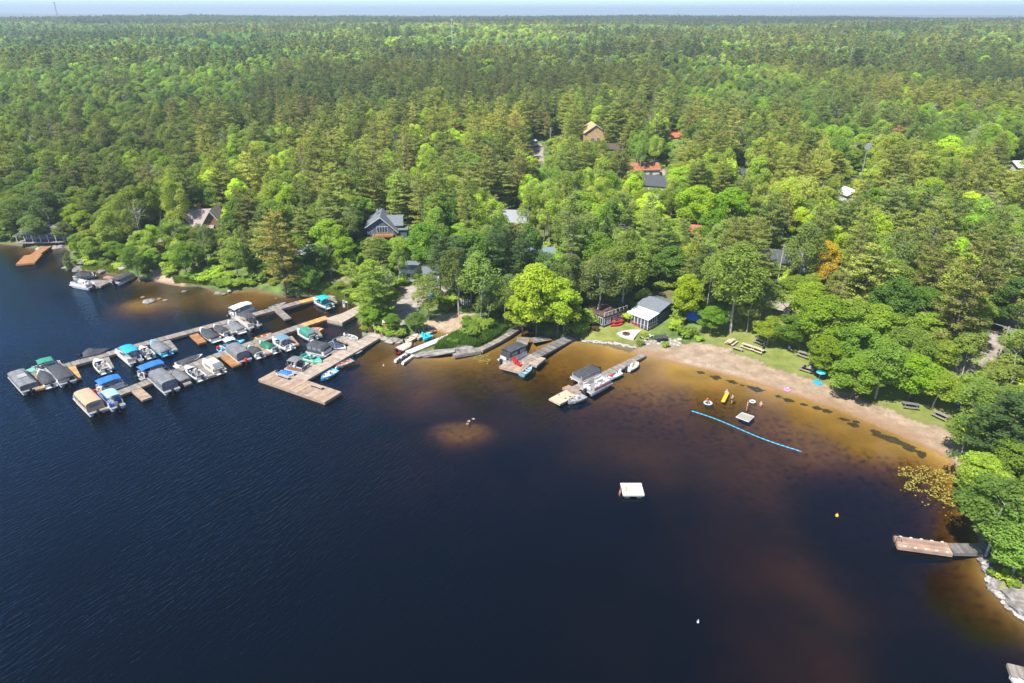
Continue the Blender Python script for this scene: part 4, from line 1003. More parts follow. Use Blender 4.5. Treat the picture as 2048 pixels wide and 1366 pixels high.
# folded ramps under the maple
t = thing('swim_platform', 'worn boards tilted into the inlet behind the black screened pontoon', 'raft')
for i, (q, z0, z1) in enumerate([([(1031,693),(1050,698),(1059,679),(1036,678)], .5, 1.1), ([(1059,679),(1067,687),(1103,677),(1091,670)], .9, .45)]):
    c4 = [P(a_, b_, .6) for a_, b_ in q]; mb = MB(); n_ = 12
    for k in range(n_):
        f0, f1 = k / n_, (k + .92) / n_; A = c4[0].lerp(c4[3], f0); A2 = c4[0].lerp(c4[3], f1); B = c4[1].lerp(c4[2], f0); B2 = c4[1].lerp(c4[2], f1); zz = z0 + (z1 - z0) * f0
        mb.add([(A.x, A.y, zz), (B.x, B.y, zz), (B2.x, B2.y, zz), (A2.x, A2.y, zz), (A.x, A.y, zz - .08), (B.x, B.y, zz - .08), (B2.x, B2.y, zz - .08), (A2.x, A2.y, zz - .08)], [(0,1,2,3),(7,6,5,4),(0,4,5,1),(1,5,6,2),(2,6,7,3),(3,7,4,0)])
    mb.build('deck_section', W_DARK if i else W_GREY, t, stuff=True)
    mb = MB(); A, B, C_, D_ = c4
    for u_, v_ in ((A, D_), (B, C_)): mb.tube((u_.x, u_.y, z0 - .12), (v_.x, v_.y, z1 - .12), .08)
    mb.build('side_frame', W_PALE, t)
# benches on the dock head
def bench(px, py, lb, rz, L=2.6, z=DZ, m_=W_PALE):
    p = P(px, py, z); t = thing('bench', lb, 'bench', (p.x, p.y, z), rz)
    for k in range(4): mb = MB(); mb.box((0, -.26 + k * .17, .45), (L, .15, .05)); mb.build('seat_slat', m_, t)
    for k in (-.42, .42): mb = MB(); mb.box((k * L, 0, .21), (.1, .5, .42)); mb.build('leg', m_, t)
    return t
rzT = math.atan2((P(666,794) - P(534,749)).y, (P(666,794) - P(534,749)).x)
bench(568, 756, 'plain bench on the left wing of the dock head', rzT); bench(634, 776, 'plain bench on the right wing of the dock head', rzT)
for i, (a_, b_) in enumerate([((577,753),'post with a hook beside the left bench'),((642,771),'post with a hook beside the right bench')]):
    p = P(*a_, DZ); mb = MB(); mb.tube((p.x, p.y, DZ), (p.x, p.y, DZ + 1.0), .04); mb.ball((p.x, p.y, DZ + 1.0), .08); tag(mb.build('mooring_post', BLACK), b_, 'post', 'posts on the dock head')
# gate rails at the shore end of the walkway
d_ = (P(756,668) - P(600,757)).normalized(); s_ = Vector((-d_.y, d_.x, 0)); c_ = P(750,671,DZ)
for k, lb in ((-1, 'brown balustrade on the lake side of the walkway gate'), (1, 'brown balustrade on the left side of the walkway gate')):
    t = thing('railing', lb, 'railing', (0, 0, 0), 0, 'railings of the walkway')
    A = c_ + s_ * k * 1.5; B = A + d_ * 4.2
    for z_ in (.35, 1.1): mb = MB(); mb.tube((A.x, A.y, DZ + z_), (B.x, B.y, DZ + z_ + .3), .045, n=4); mb.build('rail', W_BRN, t)
    for i in range(5): q = A.lerp(B, i / 4); mb = MB(); mb.box((q.x, q.y, DZ + .55 + .075 * i), (.1, .1, 1.15)); mb.build('post', W_BRN, t)
    mb = MB()
    for i in range(24): q = A.lerp(B, (i + .5) / 24); mb.box((q.x, q.y, DZ + .8 + .0125 * i), (.04, .04, .78))
    mb.build('balusters', W_BRN, t, stuff=True)

# ================================================================ BOATS (bow along +x, origin at the waterline)
def rrect(x0, x1, hw, z, k=.3, nose=0):
    return [(x0, -hw, z), (x1 - nose - k, -hw, z), (x1 - k * .3, -hw * .72, z), (x1, -hw * .35, z), (x1, hw * .35, z), (x1 - k * .3, hw * .72, z), (x1 - nose - k, hw, z), (x0, hw, z)]
def seat(mb, x, y, L, Wd, z, back=None, mi=0):
    mb.box((x, y, z + .2), (L, Wd, .4), mi=mi, taper=.94)
    if back == 'x-': mb.box((x - L / 2 - .06, y, z + .42), (.16, Wd, .84), mi=mi, taper=.9)
    if back == 'x+': mb.box((x + L / 2 + .06, y, z + .42), (.16, Wd, .84), mi=mi, taper=.9)
    if back == 'y-': mb.box((x, y - Wd / 2 - .06, z + .40), (L, .16, .80), mi=mi, taper=.95)
    if back == 'y+': mb.box((x, y + Wd / 2 + .06, z + .40), (L, .16, .80), mi=mi, taper=.95)
def motor(t, x, z, cowl=BLACK, s=1.0):
    mb = MB(); mb.box((x - .28 * s, 0, z + .45 * s), (.62 * s, .42 * s, .5 * s), taper=.7); mb.box((x - .22 * s, 0, z + .1 * s), (.34 * s, .26 * s, .35 * s))
    o = mb.build('outboard_motor', cowl, t)
    mb = MB(); mb.box((x - .2 * s, 0, z - .35 * s), (.2 * s, .1 * s, .8 * s)); mb.box((x - .25 * s, 0, z - .62 * s), (.5 * s, .28 * s, .04)); mb.build('motor_leg', BLACK, o)
def canopy(t, x0, x1, hw, z, m_, drop=.28, pole=ALU, zb=1.0, name='canopy', side=0):
    rings = []; nx_ = 7
    for i in range(nx_):
        f = i / (nx_ - 1); x = x0 + (x1 - x0) * f; e = 1 - (2 * f - 1) ** 2
        top = z - drop * (1 - e) ** 1.6 * .6 + .03 * math.sin(i * 2.1)
        ring = [(x, hw * math.sin(a_), top - drop * (1 - math.cos(a_)) * 1.0) for a_ in [(-1.35 + 2.7 * k / 8) for k in range(9)]]
        ring = [(p_[0], p_[1] * 1.02, p_[2]) for p_ in ring]
        rings.append(ring + [(p_[0], p_[1] * .97, p_[2] - .05) for p_ in ring[::-1]])
    mb = MB(); mb.loft(rings); c = mb.build(name, m_, t, smooth=False)
    for x in (x0 + .1, (x0 + x1) / 2, x1 - .1):
        for s in (-1, 1):
            mb = MB(); mb.tube((x * .7 + .3 * (x0 + x1) / 2, s * hw * .98, zb), (x, s * hw * .96, z - drop * .9), .03, n=4); mb.build('canopy_pole', pole, t)
    return c
def cover(t, x0, x1, hw, z, h, m_, pointy=.0, name='boat_cover', ridge=1.0, hump=None):
    rings = []; N = 9
    for i in range(N):
        f = i / (N - 1); x = x0 + (x1 - x0) * f
        w_ = hw * (1 - pointy * max(0, (f - .45) / .55) ** 2.0) * (.93 if i in (0,) else 1)
        hh = h * (math.sin(math.pi * min(max(f * .9 + .08, 0), 1))) ** .6
        if hump: hh += hump[2] * math.exp(-((f - hump[0]) / hump[1]) ** 2)
        ring = [(x, w_ * k, z + hh * (1 - abs(k) ** 1.7) ** .9 + (.04 * math.sin(i * 3 + k * 5))) for k in (-.8, -.5, -.2, 0, .2, .5, .8)]
        rings.append([(x, -w_, z - .12), (x, -w_, z)] + ring + [(x, w_, z), (x, w_, z - .12)])
    mb = MB(); mb.loft(rings, closed=True); return mb.build(name, m_, t, smooth=True)
def pontoon(t, L, Wd, kind, top, side=WHITE, seatm=SEATW, band=None, cowl=BLACK, tube=ALU):
    hw = Wd / 2; zd = .55
    for s in (-1, 1):
        mb = MB(); y = s * (hw - .38); mb.tube((-L / 2 + .2, y, .12), (L / 2 - .9, y, .12), .33, .33, 10); mb.tube((L / 2 - .9, y, .12), (L / 2 + .1, y, .28), .33, .06, 10)
        mb.build('pontoon_tube', tube, t, smooth=True)
    mb = MB(); mb.box((0, 0, zd), (L, Wd, .12)); mb.build('deck', CARPET, t)
    mb = MB()
    for s in (-1, 1): mb.box((0, s * (hw + .01), zd), (L - .04, .04, .16))
    for s in (-1, 1): mb.box((s * (L / 2 + .01), 0, zd), (.04, Wd, .16))
    mb.build('deck_trim', WHITE, t)
    fx0, fx1, zt = -L / 2 + .7, L / 2 - .45, zd + .78
    for s in (-1, 1):
        mb = MB(); mb.box(((fx0 + fx1) / 2, s * (hw - .06), zd + .42), (fx1 - fx0, .05, .62)); pnl = mb.build('side_panel', side, t)
        if band: mb = MB(); mb.box(((fx0 + fx1) / 2, s * (hw - .03), zd + .40), (fx1 - fx0 - .1, .02, .26)); mb.build('side_stripe', band, pnl)
    mb = MB(); mb.box((fx1, 0, zd + .42), (.05, Wd - .2, .62)); mb.build('front_panel', side, t)
    mb = MB(); mb.box((fx0, .35, zd + .42), (.05, Wd - 1.0, .62)); mb.build('rear_panel', side, t)
    mb = MB(); pts = [(fx0, -hw + .06, zt), (fx1 - .2, -hw + .06, zt), (fx1, -hw + .3, zt), (fx1, hw - .3, zt), (fx1 - .2, hw - .06, zt), (fx0, hw - .06, zt)]
    mb.path(pts, .03, 4); mb.build('rail', STEEL, t)
    motor(t, -L / 2, .45, cowl)
    if kind in ('open', 'bimini', 'half'):
        for (x, y, l_, w_, bk) in [(L * .27, hw - .5, L * .3, .5, 'y+'), (L * .27, -hw + .5, L * .3, .5, 'y-'), (-L * .30, hw - .5, L * .22, .55, 'y+'), (-L * .12, -hw + .5, .7, .5, 'x-')]:
            mb = MB(); seat(mb, x, y, l_, w_, zd + .06, bk); mb.build('seat', seatm, t)
        mb = MB(); mb.box((-L * .02, -hw + .55, zd + .5), (.5, .7, .9), taper=.8); mb.build('helm_console', WHITE, t)
    if kind == 'bimini': canopy(t, -L * .34, L * .16, hw - .12, zd + 2.05, top, .3, zb=zt)
    if kind == 'long': 
        canopy(t, -L * .42, L * .36, hw - .1, zd + 2.0, top, .32, zb=zt)
        for (x, y, l_, w_, bk) in [(L * .22, hw - .5, L * .4, .5, 'y+'), (L * .22, -hw + .5, L * .3, .5, 'y-'), (-L * .3, hw - .5, L * .25, .55, 'y+'), (-L * .25, -hw + .5, .8, .5, 'x-')]:
            mb = MB(); seat(mb, x, y, l_, w_, zd + .06, bk); mb.build('seat', seatm, t)
    if kind == 'closed':   # full canvas with clear windows
        zr = zd + 1.7; x0, x1 = -L * .42, L * .40
        prof = lambda x, w_: [(x, -w_, zd + .2), (x, -w_ * .99, zr - .38), (x, -w_ * .86, zr - .12), (x, -w_ * .45, zr), (x, w_ * .45, zr), (x, w_ * .86, zr - .12), (x, w_ * .99, zr - .38), (x, w_, zd + .2)]
        mb = MB(); mb.loft([prof(x0, hw - .02), prof((x0 + x1) / 2, hw - .0), prof(x1 - .5, hw - .02), [(p_[0], p_[1] * .9, zd + .2 + (p_[2] - zd - .2) * .72) for p_ in prof(x1, hw - .12)]]); mb.build('canvas_enclosure', top, t)
        for s in (-1, 1):
            for k in range(3):
                mb = MB(); xx = x0 + (x1 - x0 - .4) * (k + .5) / 3 + .05; mb.box((xx, s * (hw + .005), zd + 1.05), ((x1 - x0) / 3 - .5, .02, .55)); mb.build('window', VINYL, t)
        mb = MB(); mb.box((x0 - .015, 0, zd + 1.05), (.02, Wd * .62, .62)); mb.build('window', VINYL, t)
    if kind == 'tent':     # sloping grey roof with a clear panel in the roof
        zr = zd + 1.7; x0, x1 = -L * .44, L * .44
        def ring(x, h): return [(x, -hw, zd + .15), (x, -hw * .98, zd + .95), (x, -hw * .5, h), (x, hw * .5, h), (x, hw * .98, zd + .95), (x, hw, zd + .15)]
        mb = MB(); mb.loft([ring(x0, zd + 1.05), ring(x0 + L * .2, zd + 1.45), ring(0, zr), ring(x1 - L * .25, zr), ring(x1, zd + 1.1)]); mb.build('canvas_enclosure', top, t)
        mb = MB(); mb.add([(-L * .18, -hw * .5, zd + 1.62), (-L * .02, -hw * .5, zr + .03), (-L * .02, hw * .5, zr + .03), (-L * .18, hw * .5, zd + 1.62)], [(0, 1, 2, 3)]); mb.add([(-L * .18, -hw * .5, zd + 1.60), (-L * .02, -hw * .5, zr + .01), (-L * .02, hw * .5, zr + .01), (-L * .18, hw * .5, zd + 1.60)], [(3, 2, 1, 0)]); mb.build('window', LGREY, t)
    if kind == 'cover': cover(t, -L * .44, L * .45, hw - .02, zt - .02, .38, top, .25)
    if kind == 'screen':
        zr = zd + 2.0; x0, x1 = -L * .32, L * .42
        canopy(t, x0, x1, hw - .02, zr + .08, top, .14, pole=BLACK, zb=zd)
        for s in (-1, 1):
            for k in range(2):
                mb = MB(); xx = x0 + (x1 - x0) * (k + .5) / 2; mb.box((xx, s * (hw - .1), zd + 1.0), ((x1 - x0) / 2 - .15, .03, 1.6)); f_ = mb.build('screen_panel', CHAR, t)
                mb = MB(); mb.box((xx, s * (hw - .075), zd + 1.25), ((x1 - x0) / 2 - .6, .02, .75)); mb.build('window', VINYL, f_)
        for x_ in (x0, x1):
            mb = MB(); mb.box((x_, 0, zd + 1.0), (.03, Wd - .3, 1.6)); mb.build('screen_panel', CHAR, t)
def hull_rings(L, hw, fb, full=.4, n_=10, transom=.92):
    R_ = []
    for i in range(n_ + 1):
        f = i / n_; x = -L / 2 + L * f
        w_ = hw * (transom + (1 - transom) * min(1, f * 4)) * (1 - max(0, (f - full) / (1 - full)) ** 2.3 * .97)
        sh = fb * (1 + .28 * f ** 2); kz = -.28 + .55 * max(0, (f - .7) / .3) ** 2 * (fb + .2)
        R_.append((x, w_, sh, kz))
    return R_
def hull(t, L, hw, fb, m_, inner=None, floor=CARPET, full=.4, rim=.12, stripe=None, deckfrac=None, n_=10):
    R_ = hull_rings(L, hw, fb, full, n_)
    rings = [[(x, 0, kz), (x, w_ * .72, kz * .4 + .02), (x, w_, sh * .55), (x, w_ * 1.02, sh), (x, max(w_ - rim, .02), sh + .02), (x, max(w_ - rim - .03, .01), .12 if w_ > .35 else sh - .05), (x, 0, .10 if w_ > .35 else sh - .05),
              (x, -max(w_ - rim - .03, .01), .12 if w_ > .35 else sh - .05), (x, -max(w_ - rim, .02), sh + .02), (x, -w_ * 1.02, sh), (x, -w_, sh * .55), (x, -w_ * .72, kz * .4 + .02)] for x, w_, sh, kz in R_]
    mb = MB(); mb.loft(rings); h = mb.build('hull', m_, t)
    if stripe:
        for s in (-1, 1):
            mb = MB(); vs = []
            for x, w_, sh, kz in R_: vs.append([(x, s * (w_ * 1.0 + .015), sh * .42), (x, s * (w_ * 1.02 + .02), sh * .88), (x, s * (w_ * 1.0 - .03), sh * .88), (x, s * (w_ - .05), sh * .42)])
            mb.loft(vs); mb.build('hull_stripe', stripe, h)
    x0, x1 = -L / 2 + .1, L * .28
    wi = hw - rim - .05
    mb = MB(); mb.box(((x0 + x1) / 2, 0, .16), (x1 - x0, wi * 1.75, .05)); mb.build('cockpit_floor', floor, t)
    mb = MB(); mb.box((-L / 2 + .03, 0, fb * .5 + .02), (.08, hw * 1.78, fb + .06)); mb.build('transom', m_, t)
    return R_
def foredeck(t, R_, f0, m_, rise=.10, rim=.02):
    n_ = len(R_) - 1; rs = []
    for x, w_, sh, kz in R_[int(f0 * n_):]:
        w2 = max(w_ - rim, .02); rs.append([(x, -w2, sh + .03), (x, -w2 * .5, sh + .03 + rise * min(1, w_)), (x, w2 * .5, sh + .03 + rise * min(1, w_)), (x, w2, sh + .03), (x, w2, sh - .04), (x, -w2, sh - .04)])
    mb = MB(); mb.loft(rs); return mb.build('foredeck', m_, t)
def runabout(t, L, Wd, kind, top=CHAR, hullm=WHITE, stripe=None, seatm=SEATW, deck=None, cowl=BLACK, hump=None, ob=True):
    hw = Wd / 2; fb = .72
    R_ = hull(t, L, hw, fb, hullm, stripe=stripe, rim=.14)
    foredeck(t, R_, .78 if kind != 'cruiser' else .55, deck or hullm)
    if ob: motor(t, -L / 2, .45, cowl)
    mb = MB(); mb.box((-L / 2 - .22, 0, .28), (.5, Wd * .75, .1)); mb.build('swim_platform', hullm, t)
    if kind == 'cover':
        cover(t, -L * .40, L * .49, hw * 1.04, fb + .03, .42, top, .93, hump=hump); return
    if kind == 'halfcover':
        cover(t, -L * .25, L * .49, hw * 1.04, fb + .03, .36, top, .93, hump=(.25, .12, .45))
        mb = MB(); seat(mb, -L * .38, 0, .6, Wd * .7, .4, 'x-'); mb.build('seat', seatm, t); return
    for (x, y, l_, w_, bk) in [(-L * .38, 0, .5, Wd * .66, 'x-'), (-L * .10, -hw * .5, .5, .5, 'x-'), (-L * .10, hw * .5, .5, .5, 'x-'), (L * .17, hw * .46, L * .2, .34, 'y+'), (L * .17, -hw * .46, L * .2, .34, 'y-')]:
        mb = MB(); seat(mb, x, y, l_, w_, .2, bk); mb.build('seat', seatm, t)
    for s in (-1, 1): mb = MB(); mb.box((L * .05, s * hw * .5, .55), (.45, .55, .8), taper=.8); mb.build('helm_console' if s < 0 else 'dash', hullm, t)
    mb = MB(); ws = [(L * .02, -hw * .9), (L * .12, -hw * .55), (L * .14, 0), (L * .12, hw * .55), (L * .02, hw * .9)]
    for (xa, ya), (xb, yb) in zip(ws[:-1], ws[1:]):
        mb.add([(xa, ya, fb), (xb, yb, fb), (xb - .18, yb * .95, fb + .42), (xa - .18, ya * .95, fb + .42), (xa - .03, ya, fb), (xb - .03, yb, fb), (xb - .21, yb * .95, fb + .42), (xa - .21, ya * .95, fb + .42)], [(0, 1, 2, 3), (7, 6, 5, 4), (3, 2, 6, 7)])
    mb.build('windshield', GLASS, t)
    if kind in ('bimini', 'cruiser'): canopy(t, -L * .32, L * .10, hw * .92, fb + 1.45, top, .22, zb=fb)
    if kind == 'camper':
        zr = fb + 1.35; x0, x1 = -L * .42, L * .12
        pr_ = lambda x, w_, h_: [(x, -w_, fb), (x, -w_ * .95, fb + (h_ - fb) * .7), (x, -w_ * .6, h_), (x, w_ * .6, h_), (x, w_ * .95, fb + (h_ - fb) * .7), (x, w_, fb)]
        mb = MB(); mb.loft([pr_(x0, hw * .9, fb + .6), pr_(x0 + .7, hw * .92, zr - .1), pr_(0, hw * .92, zr), pr_(x1, hw * .85, zr - .3)]); mb.build('canvas_enclosure', top, t)
        for s in (-1, 1): mb = MB(); mb.box(((x0 + x1) / 2, s * (hw * .925), fb + .55), ((x1 - x0) * .6, .03, .42)); mb.build('window', VINYL, t)
        mb = MB(); mb.add([(x0 + .08, -hw * .6, fb + .72), (x0 + .08, hw * .6, fb + .72), (x0 + .6, hw * .6, zr - .16), (x0 + .6, -hw * .6, zr - .16), (x0 + .05, -hw * .6, fb + .74), (x0 + .05, hw * .6, fb + .74), (x0 + .57, hw * .6, zr - .12), (x0 + .57, -hw * .6, zr - .12)], [(0, 1, 2, 3), (7, 6, 5, 4)]); mb.build('window', VINYL, t)
def skiff(t, L, Wd, hullm, seatm=SEATT, inner=None, ob=BLACK, stuff_=None, floor=ALU, con=False, fdk=None):
    hw = Wd / 2; R_ = hull(t, L, hw, .48, hullm, floor=floor, rim=.06, full=.35)
    if fdk: foredeck(t, R_, .74, fdk)
    for f in (-.30, .02, .26):
        w_ = Wd * (.82 if f < .2 else .55)
        mb = MB(); mb.box((L * f, 0, .40), (.32, w_, .06)); mb.build('bench_seat', seatm, t)
    if con: mb = MB(); mb.box((L * -.08, 0, .55), (.5, .5, .7), taper=.8); mb.build('helm_console', WHITE, t)
    if ob: motor(t, -L / 2, .3, ob, .8)
    if stuff_: mb = MB(); mb.ball((L * .1, 0, .5), (.45, .32, .16)); mb.build('gear_bag', stuff_, t)
def place(pxa, pxb, z=.5):
    """stern and bow photo points -> location, heading, length"""
    a, b = P(*pxa, z), P(*pxb, z); c = (a + b) / 2; return (c.x, c.y, 0), math.atan2(b.y - a.y, b.x - a.x), (b - a).length
def boat(fn, stern, bow, W_, label, *args, cat='boat', name=None, group='boats moored at the marina', L=None, **kw):
    loc, rz, L0 = place(stern, bow); t = thing(name or {'pontoon': 'pontoon_boat', 'runabout': 'motorboat', 'skiff': 'rowing_boat'}[fn.__name__], label, cat, loc, rz, group)
    fn(t, L or L0, W_, *args, **kw); return t
PB = 'pontoon boat'
# rear dock, lake end
boat(pontoon, (62,781), (33,750), 2.6, 'dark grey canvas-covered pontoon boat at the outermost end of the rear dock', 'tent', GREYC, cat=PB, tube=WHITE)
boat(runabout, (103,771), (79,742), 2.2, 'white runabout under black canvas right of the outermost pontoon boat', 'cover', CHAR, hump=(.3, .2, .5))
boat(pontoon, (137,766), (108,737), 2.6, 'pontoon boat under a black cover beside the second yellow finger dock', 'cover', CHAR, cat=PB)
boat(runabout, (122,727), (48,747), 2.4, 'seafoam green runabout with a green top on the lake side of the rear dock', 'bimini', GREENC, hullm=WHITE, deck=SEAGR, stripe=SEAGR)
boat(runabout, (160,714), (222,700), 2.4, 'dark runabout under wrinkled black canvas behind the rear dock', 'cover', CHAR, hullm=NAVY, hump=(.25, .2, .7))
boat(runabout, (212,743), (191,720), 2.2, 'open white bowrider with dark seats beside a grey finger dock', 'open', seatm=CREAM)
boat(pontoon, (274,725), (243,700), 2.5, 'white pontoon boat with a cyan blue top on the inner side of the rear dock', 'bimini', CYANC, cat=PB, tube=WHITE)
boat(runabout, (302,713), (281,695), 1.9, 'small open white boat between the cyan-topped pontoon and the grey-covered runabout', 'open', seatm=SEATW)
boat(runabout, (335,707), (303,683), 2.5, 'wide runabout under a grey cover with a dark patch, light blue hull', 'cover', GREYC, hullm=LBLUE, hump=(.35, .2, .4))
boat(runabout, (433,680), (401,658), 2.3, 'white runabout under a black cover right of the orange-brown finger dock', 'cover', CHAR, ob=False)
boat(runabout, (457,671), (428,652), 2.1, 'dark red-trimmed white runabout with black cover and outboard', 'halfcover', CHAR, stripe=MAROON)
boat(runabout, (484,663), (457,644), 2.1, 'white boat under a flat grey cover next to the fishing pontoon', 'cover', GREYC, ob=False)
boat(pontoon, (510,655), (480,634), 2.3, 'beige fishing pontoon with a small black sunshade', 'bimini', CHAR, cat=PB, seatm=SEATT, side=CREAM)
boat(pontoon, (461,634), (507,617), 2.4, 'white pontoon boat with a pale aqua top on the far side of the rear dock', 'long', PALEC, cat=PB)
boat(skiff, (540,615), (572,605), 1.4, 'low silver skiff on the far side of the rear dock', ALU, seatm=ALU, ob=None)
boat(runabout, (660,613), (627,598), 2.5, 'white boat with a bright teal top at the yellow part of the rear dock', 'bimini', TEALC, seatm=TEALC)
# middle dock, far side
boat(pontoon, (194,785), (250,766), 2.4, 'long pontoon boat with a royal blue top at the outer end of the middle dock', 'long', BLUEC, cat=PB, cowl=RED)
boat(pontoon, (277,757), (335,736), 2.4, 'long pontoon boat with a royal blue top halfway along the middle dock', 'long', BLUEC, cat=PB, side=NAVY)
boat(runabout, (354,731), (406,712), 2.1, 'white ski boat under a black cover on the far side of the middle dock', 'cover', CHAR, ob=False)
boat(runabout, (440,698), (490,683), 1.9, 'light blue boat with a pale blue sunshade and red outboard', 'bimini', PALEC, hullm=LBLUE, cowl=RED)
boat(skiff, (506,679), (544,666), 1.6, 'flat boat loaded with red and yellow gear', W_RED, seatm=YELLOW, stuff_=RED, floor=W_RED)
# middle dock, near side
boat(pontoon, (196,824), (163,792), 2.6, 'pontoon boat under a closed tan canvas top, nearest the camera of the marina', 'closed', TAN, cat=PB, tube=WHITE, side=WHITE)
boat(pontoon, (237,815), (211,790), 2.2, 'small pontoon boat with a light blue top beside the tan one', 'bimini', LBLUEC, cat=PB, seatm=BLUEC)
boat(pontoon, (345,782), (310,751), 2.6, 'pontoon boat closed in with slate grey canvas right of the empty finger dock', 'closed', GREYC, cat=PB, side=CHAR)
boat(runabout, (371,765), (348,742), 2.2, 'boat under a taut flat grey cover beside the slate grey pontoon', 'cover', GREYC, hullm=CHAR, ob=False)
boat(runabout, (404,757), (371,734), 2.1, 'open grey and white fishing boat with clutter aboard', 'open', stripe=CHAR, seatm=LGREY)
boat(runabout, (441,744), (407,721), 2.5, 'cruiser with a cream canvas camper top and clear rear window', 'camper', CREAMC, hullm=CREAM)
boat(pontoon, (491,722), (462,699), 2.5, 'grey-canvas pontoon boat with a red tail on the middle dock', 'closed', GREYC, cat=PB, cowl=RED, side=LGREY)
boat(runabout, (521,712), (498,694), 2.1, 'white-tailed boat half covered in black canvas', 'halfcover', CHAR)
boat(runabout, (553,702), (519,685), 2.0, 'green and white ski boat with a dark green cover', 'halfcover', DGREEN)
boat(runabout, (581,696), (545,677), 2.4, 'white boat with a slate blue bimini and a white outboard', 'bimini', mat('slate_canvas', (.10,.20,.26), .8), cowl=WHITE)
boat(runabout, (627,677), (595,660), 2.3, 'white boat with a dark green top beside the yellow dock section', 'camper', GREENC)
boat(skiff, (643,660), (623,656), 1.7, 'small orange wooden boat behind the dark green topped one', ORANGE, seatm=CREAM, ob=None)
# walkway, left side
boat(runabout, (558,746), (588,753), 1.7, 'small white boat under a bright blue cover touching the dock head', 'cover', BLUEC, hump=(.7,.2,.1))
boat(pontoon, (577,733), (615,741), 2.4, 'pontoon boat with a grey bimini and brown side bands by the walkway', 'bimini', GREYC, cat=PB, side=W_BRN, tube=WHITE)
boat(runabout, (606,712), (644,726), 2.1, 'open white and seafoam boat between two covered boats at the walkway', 'open', seatm=mat('seafoam_vinyl', (.05,.36,.26), .6), deck=mat('seafoam_vinyl', (.05,.36,.26), .6), stripe=SEAGR)
boat(pontoon, (620,699), (660,708), 2.5, 'white boat with a tall black camper top at the walkway', 'closed', CHAR, cat='boat')
tw = boat(runabout, (656,688), (692,700), 2.4, 'dark blue covered wake boat with a bare metal tower', 'cover', mat('blue_black_canvas', (.03,.045,.075), .8), hullm=WHITE)
for s in (-1, 1):
    mb = MB(); mb.path([(.9, s * 1.1, .7), (.2, s * .95, 2.5), (-.9, s * 1.1, .7)], .05, 5); mb.build('wake_tower', STEEL, tw)
mb = MB(); mb.tube((.2, -.95, 2.5), (.2, .95, 2.5), .05); mb.build('wake_tower', STEEL, tw)
boat(skiff, (691,670), (716,677), 1.5, 'little white dinghy behind the pale finger dock', WHITE, seatm=LGREY, ob=WHITE)
# walkway, right side
boat(skiff, (671,739), (642,757), 1.7, 'light blue and white skiff moored right of the walkway', LBLUE, seatm=CREAM, floor=WHITE, con=True, ob=WHITE)
boat(skiff, (704,719), (672,733), 1.5, 'grey inflatable-style boat with an orange seat right of the walkway', LGREY, seatm=ORANGE, floor=LGREY)
p1, p2 = P(711,708,.2), P(725,701,.2); mb = MB(); mb.loft([[(p1.lerp(p2, f).x + .0, p1.lerp(p2, f).y + s * .38 * math.sin(math.pi * min(max(f, .06), .94)) , z_) for s, z_ in ((-1, .12), (1, .12), (1, .24), (-1, .24))] for f in [i / 8 for i in range(9)]])
tag(mb.build('paddleboard', LGREY), 'grey paddleboard lying along the right side of the walkway', 'paddleboard')
# cove
boat(runabout, (795,702), (826,687), 2.0, 'maroon-hulled boat under a beige cover beside the white dock', 'cover', CREAMC, hullm=MAROON, group='boats in the cove')
boat(skiff, (809,682), (836,668), 1.8, 'cream covered skiff against the rocks in the cove', CREAM, seatm=CREAMC, floor=CREAMC, fdk=CREAM, group='boats in the cove')
t = thing('jet_ski_float', 'white drive-on float at the tip of the white dock', 'float', place((797,722),(821,706))[0], place((797,722),(821,706))[1])
L_ = place((797,722),(821,706))[2]
for s in (-1, 1): mb = MB(); mb.box((0, s * .85, .2), (L_, .55, .42), taper=.9); mb.build('float_arm', CREAM, t)
mb = MB(); mb.box((L_ * .1, 0, .12), (L_ * .8, 1.2, .22)); mb.build('float_bed', CREAM, t)
t2 = thing('jet_ski', 'black and white jet ski parked on the white float', 'jet ski', (t.location.x, t.location.y, .3), t.rotation_euler.z)
mb = MB(); mb.loft([[(x, -w_, .1), (x, -w_ * .8, h_), (x, w_ * .8, h_), (x, w_, .1), (x, 0, -.1)] for x, w_, h_ in [(-1.5, .45, .3), (-.8, .55, .42), (0, .58, .45), (.8, .5, .5), (1.5, .12, .4)]]); mb.build('hull', BLACK, t2)
mb = MB(); mb.box((-.5, 0, .6), (1.4, .34, .3), taper=.8); mb.build('saddle', WHITE, t2); mb = MB(); mb.loft([[(x, -w_, .4), (x, 0, h_), (x, w_, .4)] for x, w_, h_ in [(.1, .3, .8), (.5, .36, .95), (1.3, .15, .5)]]); mb.build('cowling', WHITE, t2)
mb = MB(); mb.tube((.25, -.4, 1.0), (.25, .4, 1.0), .03); mb.build('handlebar', BLACK, t2)
loc, rz, L_ = place((843,674), (863,667)); t = thing('pedal_boat', 'turquoise plastic pedal boat in the sandy cove', 'pedal boat', loc, rz)
for s in (-1, 1): mb = MB(); mb.loft([[(x, s * .6 - w_, 0), (x, s * .6 - w_, h_), (x, s * .6 + w_, h_), (x, s * .6 + w_, 0)] for x, w_, h_ in [(-1.2, .2, .4), (-.5, .34, .5), (.6, .34, .45), (1.25, .1, .4)]]); mb.build('float_hull', AQUA, t)
mb = MB(); mb.box((-.1, 0, .38), (1.6, 1.0, .2)); mb.build('footwell', AQUA, t)
for s in (-1, 1): mb = MB(); seat(mb, -.4, s * .35, .45, .45, .4, 'x-'); mb.build('seat', AQUA, t)
